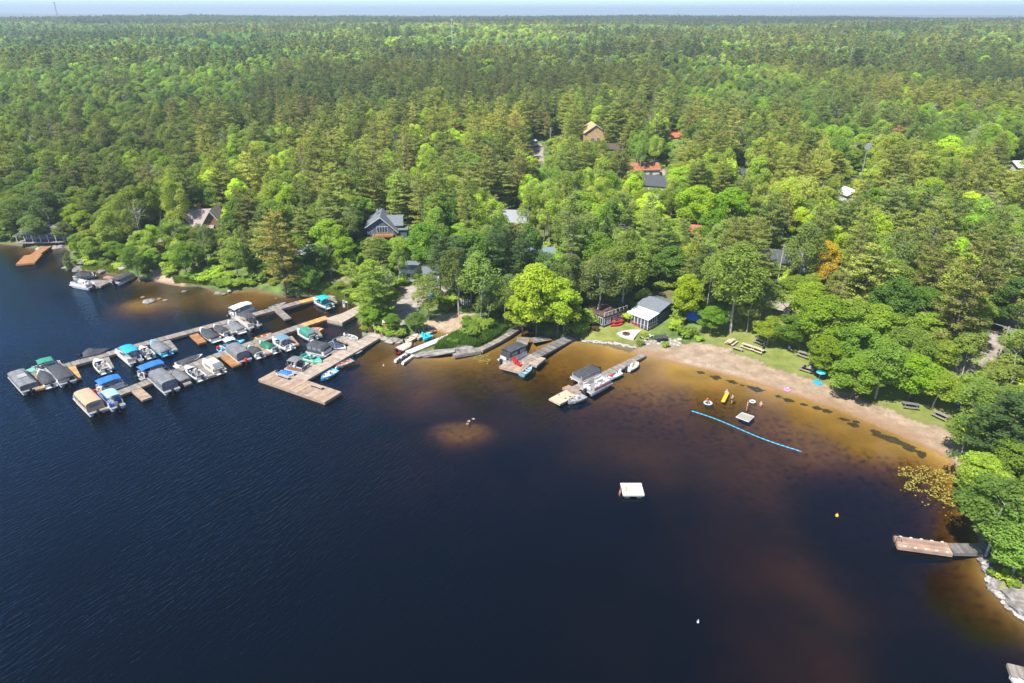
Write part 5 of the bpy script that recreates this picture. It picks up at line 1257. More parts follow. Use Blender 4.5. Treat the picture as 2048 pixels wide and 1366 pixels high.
# private docks
boat(pontoon, (1004,724), (1048,704), 2.5, 'black screened-in pontoon boat at the shaded grey dock', 'screen', CHAR, cat=PB, group='boats at the private docks')
boat(skiff, (1043,747), (1064,733), 1.5, 'pale blue aluminium rowing boat with bench seats at the red-chair dock', mat('pale_blue_alu', (.20,.34,.38), .5, metal=.3), seatm=LBLUEC, ob=None, group='boats at the private docks')
boat(pontoon, (1196,741), (1150,760), 2.5, 'grey pontoon boat under a dark mooring cover on the narrow grey dock', 'cover', CHAR, cat=PB, side=LGREY, group='boats at the private docks')
boat(pontoon, (1172,783), (1214,762), 2.5, 'open pontoon boat with white seats and a red side band', 'open', None, cat=PB, band=RED, side=WHITE, group='boats at the private docks')
boat(skiff, (1239,743), (1212,756), 1.8, 'pale blue skiff with coloured gear right of the narrow grey dock', PALEC, seatm=WHITE, floor=WHITE, stuff_=RED, ob=WHITE, group='boats at the private docks')
boat(skiff, (1254,736), (1277,725), 1.9, 'cream white motor skiff nearest the beach', WHITE, seatm=CREAM, floor=CREAM, con=True, group='boats at the private docks')
boat(skiff, (1168,790), (1136,803), 1.8, 'silver fishing boat moored at the plywood float', ALU, seatm=LGREY, floor=LGREY, con=True, group='boats at the private docks')
# left headland
boat(runabout, (187,549), (146,556), 2.5, 'black-covered cruiser with white stern on the left square float', 'cover', CHAR, hump=(.6, .3, .6), group='boats on the left headland')
boat(pontoon, (186,574), (148,567), 2.5, 'open white pontoon boat along the front of the left square float', 'open', None, cat=PB, group='boats on the left headland')
boat(pontoon, (229,566), (264,551), 2.5, 'pontoon boat with black covers right of the left square float', 'cover', CHAR, cat=PB, side=LGREY, group='boats on the left headland')
# ================================================================ BUILDINGS
BLUEW = mat('blue_siding', (.075, .105, .175), .7, var=.1); GREYW = mat('grey_siding', (.22, .23, .25), .8, var=.12); WHITEW = mat('white_siding', (.50, .50, .49), .7, var=.06)
DARKW = mat('dark_brown_siding', (.07, .05, .035), .8, var=.2); BROWNW = mat('log_siding', (.20, .11, .06), .8, var=.25); OSB = mat('new_timber_sheathing', (.44, .29, .14), .8, var=.3, scale=1.2)
NAVYW = mat('dark_slate_siding', (.05, .06, .08), .8, var=.15)
RSLATE = mat('slate_shingles', (.13, .145, .165), .85, var=.25, scale=4, bump=.3); RBROWN = mat('brown_shingles', (.27, .22, .195), .9, var=.25, scale=3, bump=.3); RDARK = mat('charcoal_shingles', (.055, .06, .07), .85, var=.25, scale=3)
RWHITE = mat('white_metal_roof', (.62, .62, .62), .5, var=.05); RRED = mat('red_roof', (.42, .10, .05), .7, var=.3, scale=2); RORANGE = mat('orange_roof', (.28, .10, .05), .75, var=.3, scale=1.5); RLITTER = mat('leaf_littered_roof', (.10, .06, .045), .95, var=.5, scale=2.5)
def win(parent, c, w, h, face='y', fr=WHITE, panes=2, name='window'):
    """a window whose outer face sits proud of the wall; face x or y, sign by c"""
    fx = lambda a, z_, dp, th_, ww, hh: (((c[0] + a), c[1] + dp, c[2] + z_), (ww, th_, hh)) if face == 'y' else ((c[0] + dp, c[1] + a, c[2] + z_), (th_, ww, hh))
    mb = MB()
    for a, z_, ww, hh in [(0, h / 2, w + .12, .09), (0, -h / 2, w + .12, .09), (-w / 2, 0, .09, h), (w / 2, 0, .09, h)] + [(-w / 2 + w * (k + 1) / panes, 0, .07, h) for k in range(panes - 1)]:
        mb.box(*fx(a, z_, 0, .10, ww, hh))
    f_ = mb.build(name, fr, parent)
    for k in range(panes):
        mb = MB(); mb.box(*fx(-w / 2 + w * (k + .5) / panes, 0, 0, .05, w / panes - .09, h - .09)); mb.build('pane', GLASS, f_)
    return f_
def gable(t, w, l, h, rise, wallm, roofm, over=.4, c=(0, 0), ridge='y', base=-1.5, th=.16, skew=0.0, hr=None, wname='wall'):
    """walls w (x) by l (y); ridge along y or x; skew shifts the ridge sideways; hr lowers the right eave"""
    cx, cy_ = c; hr = h if hr is None else hr
    T = (lambda a, b_, z_: (cx + a, cy_ + b_, z_)) if ridge == 'y' else (lambda a, b_, z_: (cx + b_, cy_ - a, z_))
    mb = MB(); pr_ = lambda y_: [T(-w / 2, y_, base), T(w / 2, y_, base), T(w / 2, y_, hr), T(skew, y_, h + rise), T(-w / 2, y_, h)]
    mb.loft([pr_(-l / 2), pr_(l / 2)]); wl_ = mb.build(wname, wallm, t)
    y0, y1 = -l / 2 - over, l / 2 + over
    for s in (-1, 1):
        hh = h if s < 0 else hr; ex = s * w / 2; dx = ex - skew; k = over / abs(dx); e = (ex + s * over * .9, hh - (h + rise - hh) * k * .9)
        a_ = (skew, h + rise); mb = MB()
        pts = [(a_[0], a_[1] + .02), (e[0], e[1] + .02), (e[0], e[1] + th), (a_[0], a_[1] + th + .04)]
        mb.loft([[T(p_[0], y0, p_[1]) for p_ in pts], [T(p_[0], y1, p_[1]) for p_ in pts]]); mb.build('roof', roofm, t)
        mb = MB(); mb.loft([[T(p_[0], y_, p_[1]) for p_ in ((a_[0], a_[1] - .02), (e[0], e[1] - .02), (e[0], e[1] + th + .02), (a_[0], a_[1] + th + .06))] for y_ in (y0 - .05, y0 - .004)]); mb.build('barge_board', WHITE, t)
    return wl_
def house(name, label, px, py, rz, fn, cat='house', dz=0, group='houses among the trees'):
    p = PG(px, py); t = thing(name, label, cat, (p.x, p.y, p.z + dz), R(rz), group); fn(t); return t
def blue(t):
    gable(t, 7.6, 8.5, 4.9, 2.3, BLUEW, RSLATE, .5, skew=-.2, hr=3.4)
    gable(t, 5.0, 4.2, 4.2, 1.9, BLUEW, RSLATE, .35, c=(3.0, 1.4), ridge='x', base=-1)
    mb = MB(); mb.box((5.2, -.5, 1.6), (2.2, 4, 3.2)); mb.build('side_wing', BLUEW, t); mb = MB(); mb.box((5.3, -.5, 3.28), (2.8, 4.6, .15)); mb.build('roof', RSLATE, t)
    win(t, (.1, -4.3, 3.9), 2.7, 1.7, panes=4); win(t, (-2.4, -4.3, 1.0), 1.0, 1.0); win(t, (1.9, -4.3, .9), 1.3, 1.2)
    mb = MB(); mb.box((.3, -5.6, 2.75), (5.4, 2.5, .22)); d_ = mb.build('balcony', W_ORG, t)
    for x in (-2.2, .4, 2.8): mb = MB(); mb.box((x, -6.7, .7), (.16, .16, 4.0)); mb.build('post', W_ORG, d_)
    for z_ in (3.15, 3.85): mb = MB(); mb.box((.3, -6.8, z_), (5.4, .07, .09)); mb.build('rail', W_ORG, d_)
    for s in (-1, 1): mb = MB(); mb.box((.3 + s * 2.67, -5.6, 3.85), (.07, 2.4, .09)); mb.build('rail', W_ORG, d_)
    mb = MB()
    for i in range(30): mb.box((-2.35 + i * .183, -6.8, 3.35), (.05, .04, 1.0))
    mb.build('balusters', W_ORG, d_, stuff=True)
    mb = MB(); mb.box((-1.2, .5, 7.5), (.6, .6, 1.2)); mb.build('chimney', GREYW, t)
house('blue_house', 'dark blue gabled house with slate roof and a wooden balcony in the wood', 768, 479, 6, blue)
def brown(t):
    gable(t, 9, 6.5, 2.9, 3.0, BROWNW, RBROWN, .5, c=(0, 1), ridge='x'); gable(t, 5, 6, 2.9, 3.6, BROWNW, RBROWN, .5, c=(3.4, -.2)); gable(t, 4.4, 5, 2.9, 3.0, BROWNW, RBROWN, .5, c=(-3.0, .2))
    mb = MB(); mb.box((-.2, 1.6, 6.2), (.8, .7, 1.6)); mb.build('chimney', BROWNW, t); win(t, (3.4, -3.26, 1.6), 2.2, 1.4)
house('cottage', 'house with steep brown-grey twin gabled roof half hidden behind trees', 406, 470, 8, brown).scale = (1.2, 1.2, 1.15)
def gaz(t):
    mb = MB(); n_ = 12
    rg = lambda r, z_: [(r * math.cos(6.283 * i / n_), r * math.sin(6.283 * i / n_), z_) for i in range(n_)]
    mb.loft([rg(2.5, 2.5), rg(1.6, 3.3), rg(.1, 3.9)]); mb.build('roof', RBROWN, t)
    mb = MB(); mb.prism(rg(2.1, 0), -1.2, .15); mb.build('floor', W_BRN, t)
    for i in range(8): mb = MB(); a = 6.283 * i / 8; mb.tube((2 * math.cos(a), 2 * math.sin(a), .1), (2 * math.cos(a), 2 * math.sin(a), 2.6), .09); mb.build('post', W_BRN, t)
    mb = MB()
    for z_ in (.5, .95): mb.path([(2 * math.cos(6.283 * i / 16), 2 * math.sin(6.283 * i / 16), z_) for i in range(14)], .05, 4)
    mb.build('rail', W_BRN, t)
house('gazebo', 'round gazebo with a pale brown conical roof above the left shore', 327, 497, 0, gaz, 'gazebo', group=None)
def cabin(t):
    gable(t, 5.5, 12, 2.4, 1.1, GREYW, GREYC, .5, ridge='x')
    for x in (-4.5, -2.2, 1, 3, 5): win(t, (x, -2.8, 1.4), 1.1, 1.3)
    mb = MB(); mb.box((0, -4.4, .1), (13, 3, .2)); mb.build('deck', W_GREY, t)
    for i in range(7): mb = MB(); mb.box((-6 + i * 2, -5.8, 1.2), (.12, .12, 2.4)); mb.build('post', WHITE, t)
    mb = MB(); mb.box((0, -4.4, 2.5), (13, 3.2, .1)); mb.build('porch_roof', RDARK, t)
house('lake_cabin', 'long low grey cabin with white porch posts on the far left shore', 104, 474, 6, cabin)
mb = MB(); p = PG(132, 474); mb.box((p.x, p.y, p.z + .35), (3.4, .9, .3), .1, taper=.7); tag(mb.build('kayak', ORANGE), 'orange kayak lying in front of the far left grey cabin', 'kayak')
def darkcab(t):
    gable(t, 5.5, 6, 3.4, 1.2, DARKW, GREYW, .5, base=.8, ridge='x'); win(t, (0, -2.8, 2.2), 2, 1.1, fr=DARKW)
    for x in (-2.6, 0, 2.6): mb = MB(); mb.tube((x, -2.7, -2), (x, -2.7, .9), .12); mb.build('stilt', BARKP, t)
    mb = MB(); mb.box((0, -3.6, .9), (6, 1.9, .15)); mb.build('deck', W_DARK, t)
house('stilt_cabin', 'dark cabin on stilts with a grey roof right of the big shore pine', 622, 526, 12, darkcab)
mb = MB(); p = PG(640, 535); mb.box((p.x + 1, p.y + 5, p.z + 2.6), (2.2, 2.2, 1.3), .3, taper=.5); tag(mb.build('canopy_tent', DGREEN), 'dark green tent roof right of the stilt cabin', 'tent')
def trailer(t):
    mb = MB(); mb.box((0, 0, 1.6), (3.4, 5, 3.0)); mb.build('wall', WHITEW, t); mb = MB(); mb.box((0, 0, 3.18), (3.8, 5.4, .14)); mb.build('roof', RSLATE, t)
    win(t, (.5, -2.52, 1.6), .8, .9, fr=GREYW); mb = MB(); mb.box((-.8, -2.52, 1.2), (.8, .06, 1.9)); mb.build('door', LGREY, t)
house('white_shed', 'plain white shed above the driveway below the blue house', 822, 556, -14, trailer, 'shed', group=None)
house('white_hut', 'small white hut half hidden right of the plain white shed', 863, 566, 10, trailer, 'shed', group=None)
def grey1(t):
    gable(t, 7, 9, 3.0, 2.2, GREYW, GREYW, .5, ridge='x'); win(t, (1.5, -3.56, 1.7), 1.6, 1.3); win(t, (-2.5, -3.56, 1.7), 1.2, 1.3)
house('grey_house', 'house with a pale grey roof in the pines right of the blue house', 1022, 457, -10, grey1)
def grey2(t):
    gable(t, 7, 9, 2.6, 1.6, BROWNW, mat('blue_grey_roof', (.12,.17,.22), .7), .5, ridge='x')
    mb = MB(); mb.box((0, -4.4, .6), (9, 2, .15)); mb.build('deck', W_BRN, t)
    for x in (-4, -1.3, 1.3, 4): mb = MB(); mb.box((x, -5.2, 1.4), (.14, .14, 2.6)); mb.build('post', W_PALE, t)
house('brown_cabin', 'brown cabin with blue-grey roof behind the wide yellow-green maple', 1068, 530, 6, grey2)
# the white-roofed cottage: laid out from its roof corners
zr_ = 3.2
A = P(1256,624,zr_); B = P(1297,641,zr_ - .2); ux = (Vector((B.x, B.y, 0)) - Vector((A.x, A.y, 0))); Lc = ux.length; angc = math.atan2(ux.y, ux.x); mid = (A + B) / 2
gzc = g1(mid.x, mid.y)
t = thing('lake_cottage', 'cottage with a bright white porch roof and white-framed windows on the lawn', 'house', (mid.x, mid.y, gzc), angc, 'houses among the trees')
zc_ = zr_ - gzc
D1, D2 = 3.6, 6.5
mb = MB(); mb.loft([[(-Lc / 2 - .2, -.25, zc_ - .15), (-Lc / 2 - .2, D1, zc_ + .45), (-Lc / 2 - .2, D1, zc_ + .57), (-Lc / 2 - .2, -.25, zc_ - .02)], [(Lc / 2 + .2, -.25, zc_ - .15), (Lc / 2 + .2, D1, zc_ + .45), (Lc / 2 + .2, D1, zc_ + .57), (Lc / 2 + .2, -.25, zc_ - .02)]]); mb.build('porch_roof', RWHITE, t)
mb = MB(); mb.box((0, D1 / 2, .25), (Lc - .1, D1 - .3, .5)); mb.build('porch_floor', W_BRN, t)
mb = MB(); mb.box((0, D1 - .1, zc_ / 2), (Lc, .2, zc_)); mb.build('wall', NAVYW, t)
nP = 6
for i in range(nP + 1):
    mb = MB(); mb.box((-Lc / 2 + .1 + (Lc - .2) * i / nP, .05, zc_ / 2 - .05), (.14, .14, zc_ - .25)); mb.build('post', WHITE, t)
for i in range(nP):
    xx = -Lc / 2 + .1 + (Lc - .2) * (i + .5) / nP; win(t, (xx, .05, zc_ * .60), Lc / nP - .22, zc_ * .5, fr=GREYW, panes=1)
    mb = MB(); mb.box((xx, .05, zc_ * .14 + .15), (Lc / nP - .16, .06, zc_ * .26)); mb.build('apron_panel', NAVYW, t)
for i in range(6):
    mb = MB(); mb.box((Lc / 2 - .07, .1 + (D1 - .2) * i / 5, zc_ / 2), (.1, .12, zc_ - .2)); mb.build('post', WHITE, t)
for z_ in (.55, 1.25): mb = MB(); mb.box((Lc / 2 - .05, D1 / 2, z_), (.06, D1, .1)); mb.build('rail', WHITE, t)
mb = MB(); mb.box((-.3, D1 + D2 / 2, zc_ / 2 - .3), (Lc, D2, zc_ + .6)); mb.build('wall', NAVYW, t)
for s in (-1, 1):
    mb = MB(); y_ = D1 + D2 / 2
    mb.loft([[(x_, y_ - .0, zc_ + 1.5), (x_, y_ + s * (D2 / 2 + .4), zc_ + .45), (x_, y_ + s * (D2 / 2 + .4), zc_ + .6), (x_, y_, zc_ + 1.68)] for x_ in (-Lc / 2 - .6, Lc / 2 + .2)]); mb.build('roof', RSLATE, t)
mb = MB(); mb.tube((Lc * .2, .4, zc_), (Lc * .2, .4, zc_ + 1.3), .05); mb.build('flue', STEEL, t)
# low glazed annex with the littered flat roof
A = P(1193,648,.9); B = P(1207,656,.9); C_ = P(1252,640,.9); u1 = Vector((C_.x - B.x, C_.y - B.y, 0)); La = u1.length; aa = math.atan2(u1.y, u1.x); gg = g1(B.x, B.y)
t = thing('annex', 'low building with white-framed windows and a leaf-covered flat roof left of the white-roofed cottage', 'outbuilding', (B.x, B.y, gg), aa)
Wa = 5.5; H_ = 2.3
mb = MB(); mb.box((La / 2, Wa / 2, H_ / 2 - .3), (La, Wa, H_ + .5)); mb.build('wall', NAVYW, t)
mb = MB(); mb.box((La / 2, Wa / 2, H_ + .08), (La + .3, Wa + .3, .14)); mb.build('roof', RLITTER, t)
for i in range(6): win(t, (La * (i + .5) / 7.5, -.02, H_ * .55), La / 7.5 - .25, 1.4, panes=2 if i % 2 else 1)
for i in range(3): win(t, (-.02, Wa * (i + .5) / 3, H_ * .55), 1.2, 1.4, face='x', panes=2)
for i in range(7): mb = MB(); mb.box((La * i / 6, -.03, H_ + .5), (.09, .09, .9)); mb.build('rail_post', WHITE, t)
mb = MB(); mb.box((La / 2, -.03, H_ + .95), (La, .08, .07)); mb.build('rail', WHITE, t)
def kay(px, py, lb, m_, L=2.9, rz=20, z=.25):
    p = PG(px, py); t = thing('kayak', lb, 'kayak', (p.x, p.y, p.z + z), R(rz), 'kayaks on the lawn')
    mb = MB(); mb.loft([[(x, -w_, .1), (x, 0, -.12), (x, w_, .1), (x, w_ * .6, .2), (x, -w_ * .6, .2)] for x, w_ in [(-L / 2, .03), (-L / 4, .28), (0, .33), (L / 4, .28), (L / 2, .03)]]); mb.build('hull', m_, t)
    mb = MB(); mb.box((0, 0, .2), (.9, .34, .06)); mb.build('cockpit', BLACK, t)
kay(1233, 652, 'red kayak lowest on the rack beside the annex', RED); kay(1235, 650, 'red kayak in the middle of the rack beside the annex', RED, z=.75); kay(1237, 648, 'maroon kayak on top of the rack beside the annex', MAROON, z=1.25)
p = PG(1235, 650); t = thing('kayak_rack', 'metal rack carrying three kayaks beside the annex', 'rack', tuple(p), R(20))
for x in (-.8, .8): mb = MB(); mb.box((x, 0, .8), (.07, .6, .07)); mb.box((x, .32, .8), (.07, .07, 1.9)); mb.box((x, 0, .15), (.07, .6, .07)); mb.box((x, 0, .65), (.07, .6, .07)); mb.box((x, 0, 1.17), (.07, .6, .07)); mb.build('upright', ALU, t)
def wires(t):
    gable(t, 7, 11, 3.0, 1.6, DARKW, RDARK, .5, ridge='x')
    for i in range(4): win(t, (-1 + i * 1.7, -3.56, 1.7), 1.2, 1.8)
house('hillside_house', 'dark house with tall white-framed windows behind the power lines', 1568, 540, -22, wires)
def h1(w, l, h, ri, wm, rm, ridge='x', nw=2):
    def f(t):
        gable(t, w, l, h, ri, wm, rm, .45, ridge=ridge)
        for i in range(nw): win(t, ((i - (nw - 1) / 2) * 2.4, -(w if ridge == 'x' else l) / 2 - .06, h * .55), 1.2, 1.2)
    return f
house('hillside_house', 'house with a large charcoal roof on the hillside above the vivid maples', 1313, 385, -20, h1(9, 10, 3.2, 2.2, WHITEW, RDARK))
house('hillside_house', 'unfinished house with bare orange timber sheathing high on the hillside', 1185, 296, 5, h1(9, 10, 6.0, 3.0, OSB, OSB, 'y', 2), dz=1)
house('hillside_house', 'brown log house just below the bare timber house', 1222, 316, -6, h1(6, 8, 4.0, 1.5, BROWNW, DARKW, 'x', 2))
house('hillside_house', 'small red-roofed house peeking from the trees right of the timber house', 1348, 286, 0, h1(6, 7, 3.0, 1.6, WHITEW, RRED))
house('hillside_house', 'house with a wide orange roof behind the charcoal roof', 1282, 350, 4, h1(8, 11, 2.6, 1.6, WHITEW, RORANGE, 'x', 3))
house('hillside_house', 'dark house with a long white eave near the top of the vivid maples', 1468, 360, -8, h1(7, 13, 2.8, 1.0, RDARK, RDARK, 'x', 2))
house('hillside_house', 'white building alone among the right-hand trees', 1694, 413, 10, h1(5, 5, 4.0, 1.2, WHITEW, RWHITE, 'y', 1))
house('hillside_house', 'orange-roofed cabin among the vivid maples', 1398, 486, -14, h1(6, 8, 3.0, 1.6, WHITEW, RORANGE, 'x', 2))
house('hillside_house', 'pale roofed house at the right edge on the hillside', 2042, 350, 0, h1(7, 8, 3.2, 1.4, WHITEW, RWHITE))
# ---------------------------------------------------------------- van, small car
def vehicle(px, py, rz, lb, m_, L=5.2, Wd=2.0, H=2.3, name='van', cat='van'):
    p = PG(px, py); t = thing(name, lb, cat, (p.x, p.y, p.z + .1), R(rz))
    pr_ = [(-L / 2, .35), (-L / 2, H * .95), (-L / 2 + .3, H), (L * .22, H), (L * .36, H * .55), (L / 2, H * .48), (L / 2, .35)]
    mb = MB(); mb.loft([[(x, -Wd / 2, z_) for x, z_ in pr_], [(x, Wd / 2, z_) for x, z_ in pr_]]); mb.build('body', m_, t)
    mb = MB(); mb.add([(L * .235, -Wd * .44, H * .93), (L * .235, Wd * .44, H * .93), (L * .36, Wd * .44, H * .6), (L * .36, -Wd * .44, H * .6)], [(0, 1, 2, 3)])
    for v_ in range(4): mb.v[v_] = (mb.v[v_][0] + .03, mb.v[v_][1], mb.v[v_][2] + .03)
    mb.build('windscreen', GLASS, t)
    for s in (-1, 1): mb = MB(); mb.box((0, s * (Wd / 2 + .005), H * .72), (L * .55, .02, H * .26)); mb.build('side_window', GLASS, t)
    for x in (-L * .3, L * .3):
        for s in (-1, 1): mb = MB(); mb.tube((x, s * (Wd / 2 - .2), .3), (x, s * (Wd / 2 + .02), .3), .36, n=12); mb.build('wheel', BLACK, t)
vehicle(1069, 292, -80, 'white van coming down the sand-coloured lane on the hillside', WHITE)
vehicle(880, 600, 20, 'light blue car parked at the right end of the driveway under trees', LBLUE, 4.4, 1.8, 1.5, 'parked_car', 'car')
# ---------------------------------------------------------------- poles, wires, masts, signs
p0 = PG(1991, 733); top = None
t = thing('utility_pole', 'grey wooden utility pole with a guy wire beside the gravel lane at right', 'utility pole', tuple(p0)); HP = 7.6
mb = MB(); mb.tube((0, 0, -.5), (0, 0, HP), .16, .11, 8); mb.build('pole', BARKP, t)
mb = MB(); mb.box((0, 0, HP - .5), (.1, 1.6, .1), .5); mb.build('crossarm', BARKP, t)
mb = MB(); mb.tube((0, 0, HP - .8), (-3.2, -.6, 0), .025, n=4); mb.build('guy_wire', STEEL, t)
for k in (-.6, 0, .6): mb = MB(); mb.tube((-.29 * k, .88 * k * .9, HP - .45), (-.29 * k, .88 * k * .9, HP - .25), .05); mb.build('insulator', WHITE, t)
p1 = PG(1556, 560); p2 = PG(2300, 800)
def pole2(p_, lb, H_=8.5):
    t = thing('utility_pole', lb, 'utility pole', tuple(p_)); mb = MB(); mb.tube((0, 0, -.5), (0, 0, H_), .16, .11, 8); mb.build('pole', BARKP, t); mb = MB(); mb.box((0, 0, H_ - .5), (.1, 1.6, .1), .5); mb.build('crossarm', BARKP, t)
pole2(p1, 'utility pole at the upper end of the wires beside the dark hillside house', 8.5)
def wire(a, b, sag, lb, r=.022):
    mb = MB(); N = 16; pts = [a.lerp(b, i / N) - Vector((0, 0, sag * (1 - (2 * i / N - 1) ** 2))) for i in range(N + 1)]; mb.path(pts, r, 4)
    tag(mb.build('power_line', ALU), lb, 'power line', 'power lines')
for i, (k, zz) in enumerate(((-.6, -.25), (0, -.25), (.6, -.25), (0, -1.6), (0, -3.0))):
    a = p0 + Vector((-.29 * k, .88 * k, HP + zz)); b_ = p1 + Vector((-.29 * k, .88 * k, 8.5 + zz)); c_ = p2 + Vector((-.29 * k, .88 * k, 8.5 + zz))
    wire(a, b_, .8 + .15 * i, ['upper wire nearest the lake', 'upper middle wire', 'upper wire farthest from the lake', 'middle cable', 'lowest cable'][i] + ' running left from the right-hand utility pole')
    wire(a, c_, .8, ['upper wire nearest the lake', 'upper middle wire', 'upper wire farthest from the lake', 'middle cable', 'lowest cable'][i] + ' leaving the utility pole for the right edge')
for px_, py_, H_, lb in [(768, 606, 8.5, 'thin wooden pole at the left edge of the driveway'), (1100, 300, 9, 'utility pole right of the white van'), (1117, 345, 9, 'utility pole on the lane below the white van'), (1134, 365, 9, 'utility pole among pines left of the orange roofs')]: pole2(PG(px_, py_), lb, H_)
t = thing('dish_mast', 'tall mast with a round dish standing among the right-hand pines', 'mast', tuple(PG(1718, 372))); mb = MB(); mb.tube((0, 0, 0), (0, 0, 13), .16, .12); mb.build('pole', ALU, t)
mb = MB(); mb.tube((0, -.2, 12.6), (0, -.05, 12.6), 1.1, .7, 14); mb.build('dish', LGREY, t)
def mast(px, ytop, ybot, dist, w, lb, lattice=False, m_=LGREY):
    u = (px - 1024) / FPX
    def at(yy):
        v = yy - 683.0; d = FPX * SP + v * CP; f = FPX * CP - v * SP; return CAM_H - dist * d / f
    f = FPX * CP - (ytop - 683) * SP; x = dist * (px - 1024) / f; z0, z1 = g1(x, dist), at(ytop)
    t = thing('radio_mast', lb, 'mast', (x, dist, z0)); H_ = z1 - z0
    if lattice:
        for k in range(3):
            a = k * 2.094; mb = MB(); mb.tube((w * 2.2 * math.cos(a), w * 2.2 * math.sin(a), 0), (w * .9 * math.cos(a), w * .9 * math.sin(a), H_), w * .25, w * .18, 4); mb.build('leg', m_, t)
        mb = MB(); n_ = 12
        for i in range(n_):
            r0 = w * (2.2 - 1.3 * i / n_); r1 = w * (2.2 - 1.3 * (i + 1) / n_)
            for k in range(3): a, b_ = k * 2.094, (k + 1) * 2.094; mb.tube((r0 * math.cos(a), r0 * math.sin(a), H_ * i / n_), (r1 * math.cos(b_), r1 * math.sin(b_), H_ * (i + 1) / n_), w * .14, n=3)
        mb.build('bracing', m_, t); mb = MB(); mb.box((0, 0, H_), (w * 3, w * 3, w * 1.2)); mb.build('platform', m_, t)
    else:
        mb = MB(); mb.tube((0, 0, 0), (0, 0, H_), w, w * .7, 6); mb.build('pole', m_, t)
        for k in range(3): mb = MB(); a = k * 2.1; mb.tube((w * 2.0 * math.cos(a), w * 2 * math.sin(a), H_ - w * 5), (w * 2 * math.cos(a), w * 2 * math.sin(a), H_), w * .6, n=4); mb.build('antenna', WHITE, t)
mast(903, 37, 88, 760, .40, 'slender pale mast standing out of the hill forest left of centre', m_=WHITE)
mast(108, 5, 34, 2200, 1.3, 'lattice tower on the skyline at far left', True, mat('tower_grey', (.12,.13,.15), .6))
mast(1355, 19, 52, 2600, 1.1, 'hazy thin mast on the skyline right of centre')
mast(1588, -6, 25, 5200, 1.2, 'faint mast cut by the top edge of the picture at right')
# brick pillar + sign
p = PG(772, 664); t = thing('gate_pillar', 'orange brick pillar with a white cap at the head of the walkway', 'pillar', tuple(p), R(8))
BRICK = mat('brick', (.42, .19, .09), .9, var=.3, scale=6); MORT = mat('mortar', (.38, .34, .30), .95)
mb = MB(); mb.box((0, 0, 1.05), (.80, .80, 2.5)); mb.build('core', MORT, t)
bmesh_brick = None
for r_ in range(11):
    for s in range(4):
        for k in range(2):
            a = s * math.pi / 2; off = -.21 + .42 * k + (.06 if r_ % 2 else -.06)
            x_, y_ = (off * math.cos(a) - (-.405) * math.sin(a) * -1, off * math.sin(a) + (-.405) * math.cos(a))
            if bmesh_brick is None: mb = MB(); mb.box((0, 0, 0), (.38, .06, .19)); o = mb.build('brick', BRICK, t); bmesh_brick = o.data
            else: o = bpy.data.objects.new('brick', bmesh_brick); COL.objects.link(o); o.parent = t
            o.location = (math.cos(a) * off + math.sin(a) * .405, math.sin(a) * off - math.cos(a) * .405, .02 + r_ * .22); o.rotation_euler = (0, 0, a)
mb = MB(); mb.box((0, 0, 2.38), (1.1, 1.1, .18), taper=.85); mb.build('cap', WHITE, t)
p = PG(758, 664); t = thing('notice_board', 'dark blue notice board with a small light emblem left of the brick pillar', 'sign', tuple(p), R(28))
for x in (-.85, .85): mb = MB(); mb.box((x, 0, .9), (.1, .1, 2.3)); mb.build('post', WHITE, t)
mb = MB(); mb.box((0, -.02, 1.6), (1.7, .08, 1.05)); bd = mb.build('panel', NAVY, t)
mb = MB(); mb.box((-.12, -.075, 1.62), (.34, .02, .06), M=Matrix.Rotation(.5, 3, 'Y')); mb.box((.12, -.078, 1.68), (.34, .02, .05), M=Matrix.Rotation(-.5, 3, 'Y')); mb.box((.0, -.08, 1.5), (.3, .02, .04)); mb.build('emblem', LBLUEC, bd)
p = PG(690, 628); t = thing('dock_pedestal', 'small white service pedestal on the middle dock landing', 'pedestal', (p.x, p.y, .55))
mb = MB(); mb.box((0, 0, .7), (.5, .4, 1.4), taper=.8); mb.build('cabinet', WHITE, t); mb = MB(); mb.box((0, -.21, .95), (.26, .03, .3)); mb.build('socket_panel', GREYC, t); mb = MB(); mb.box((0, 0, 1.44), (.6, .5, .08)); mb.build('hood', LGREY, t)
for i, (a_, b_, lb) in enumerate([((690,602), 2.4, 'lamp post with a white head at the end of the rear dock'), ((697,628), 2.8, 'lamp post beside the service pedestal')]):
    p = PG(*a_); t = thing('lamp_post', lb, 'lamp post', tuple(p)); mb = MB(); mb.tube((0, 0, 0), (0, 0, b_), .05); mb.build('pole', ALU, t); mb = MB(); mb.ball((-.15, 0, b_), (.3, .2, .16)); mb.build('lamp_head', WHITE, t)
# picket fence behind the cove
t = thing('fence', 'row of pale fence posts under the trees above the sandy cove', 'fence')
for i in range(8): p = PG(910 + i * 4.2, 608 + i * .4); mb = MB(); mb.box((p.x, p.y, p.z + .6), (.18, .1, 1.4)); mb.build('picket', W_WHT, t)
a, b_ = PG(909, 608), PG(941, 611); mb = MB(); mb.tube((a.x, a.y, a.z + .9), (b_.x, b_.y, b_.z + .9), .05, n=4); mb.build('rail', W_WHT, t)
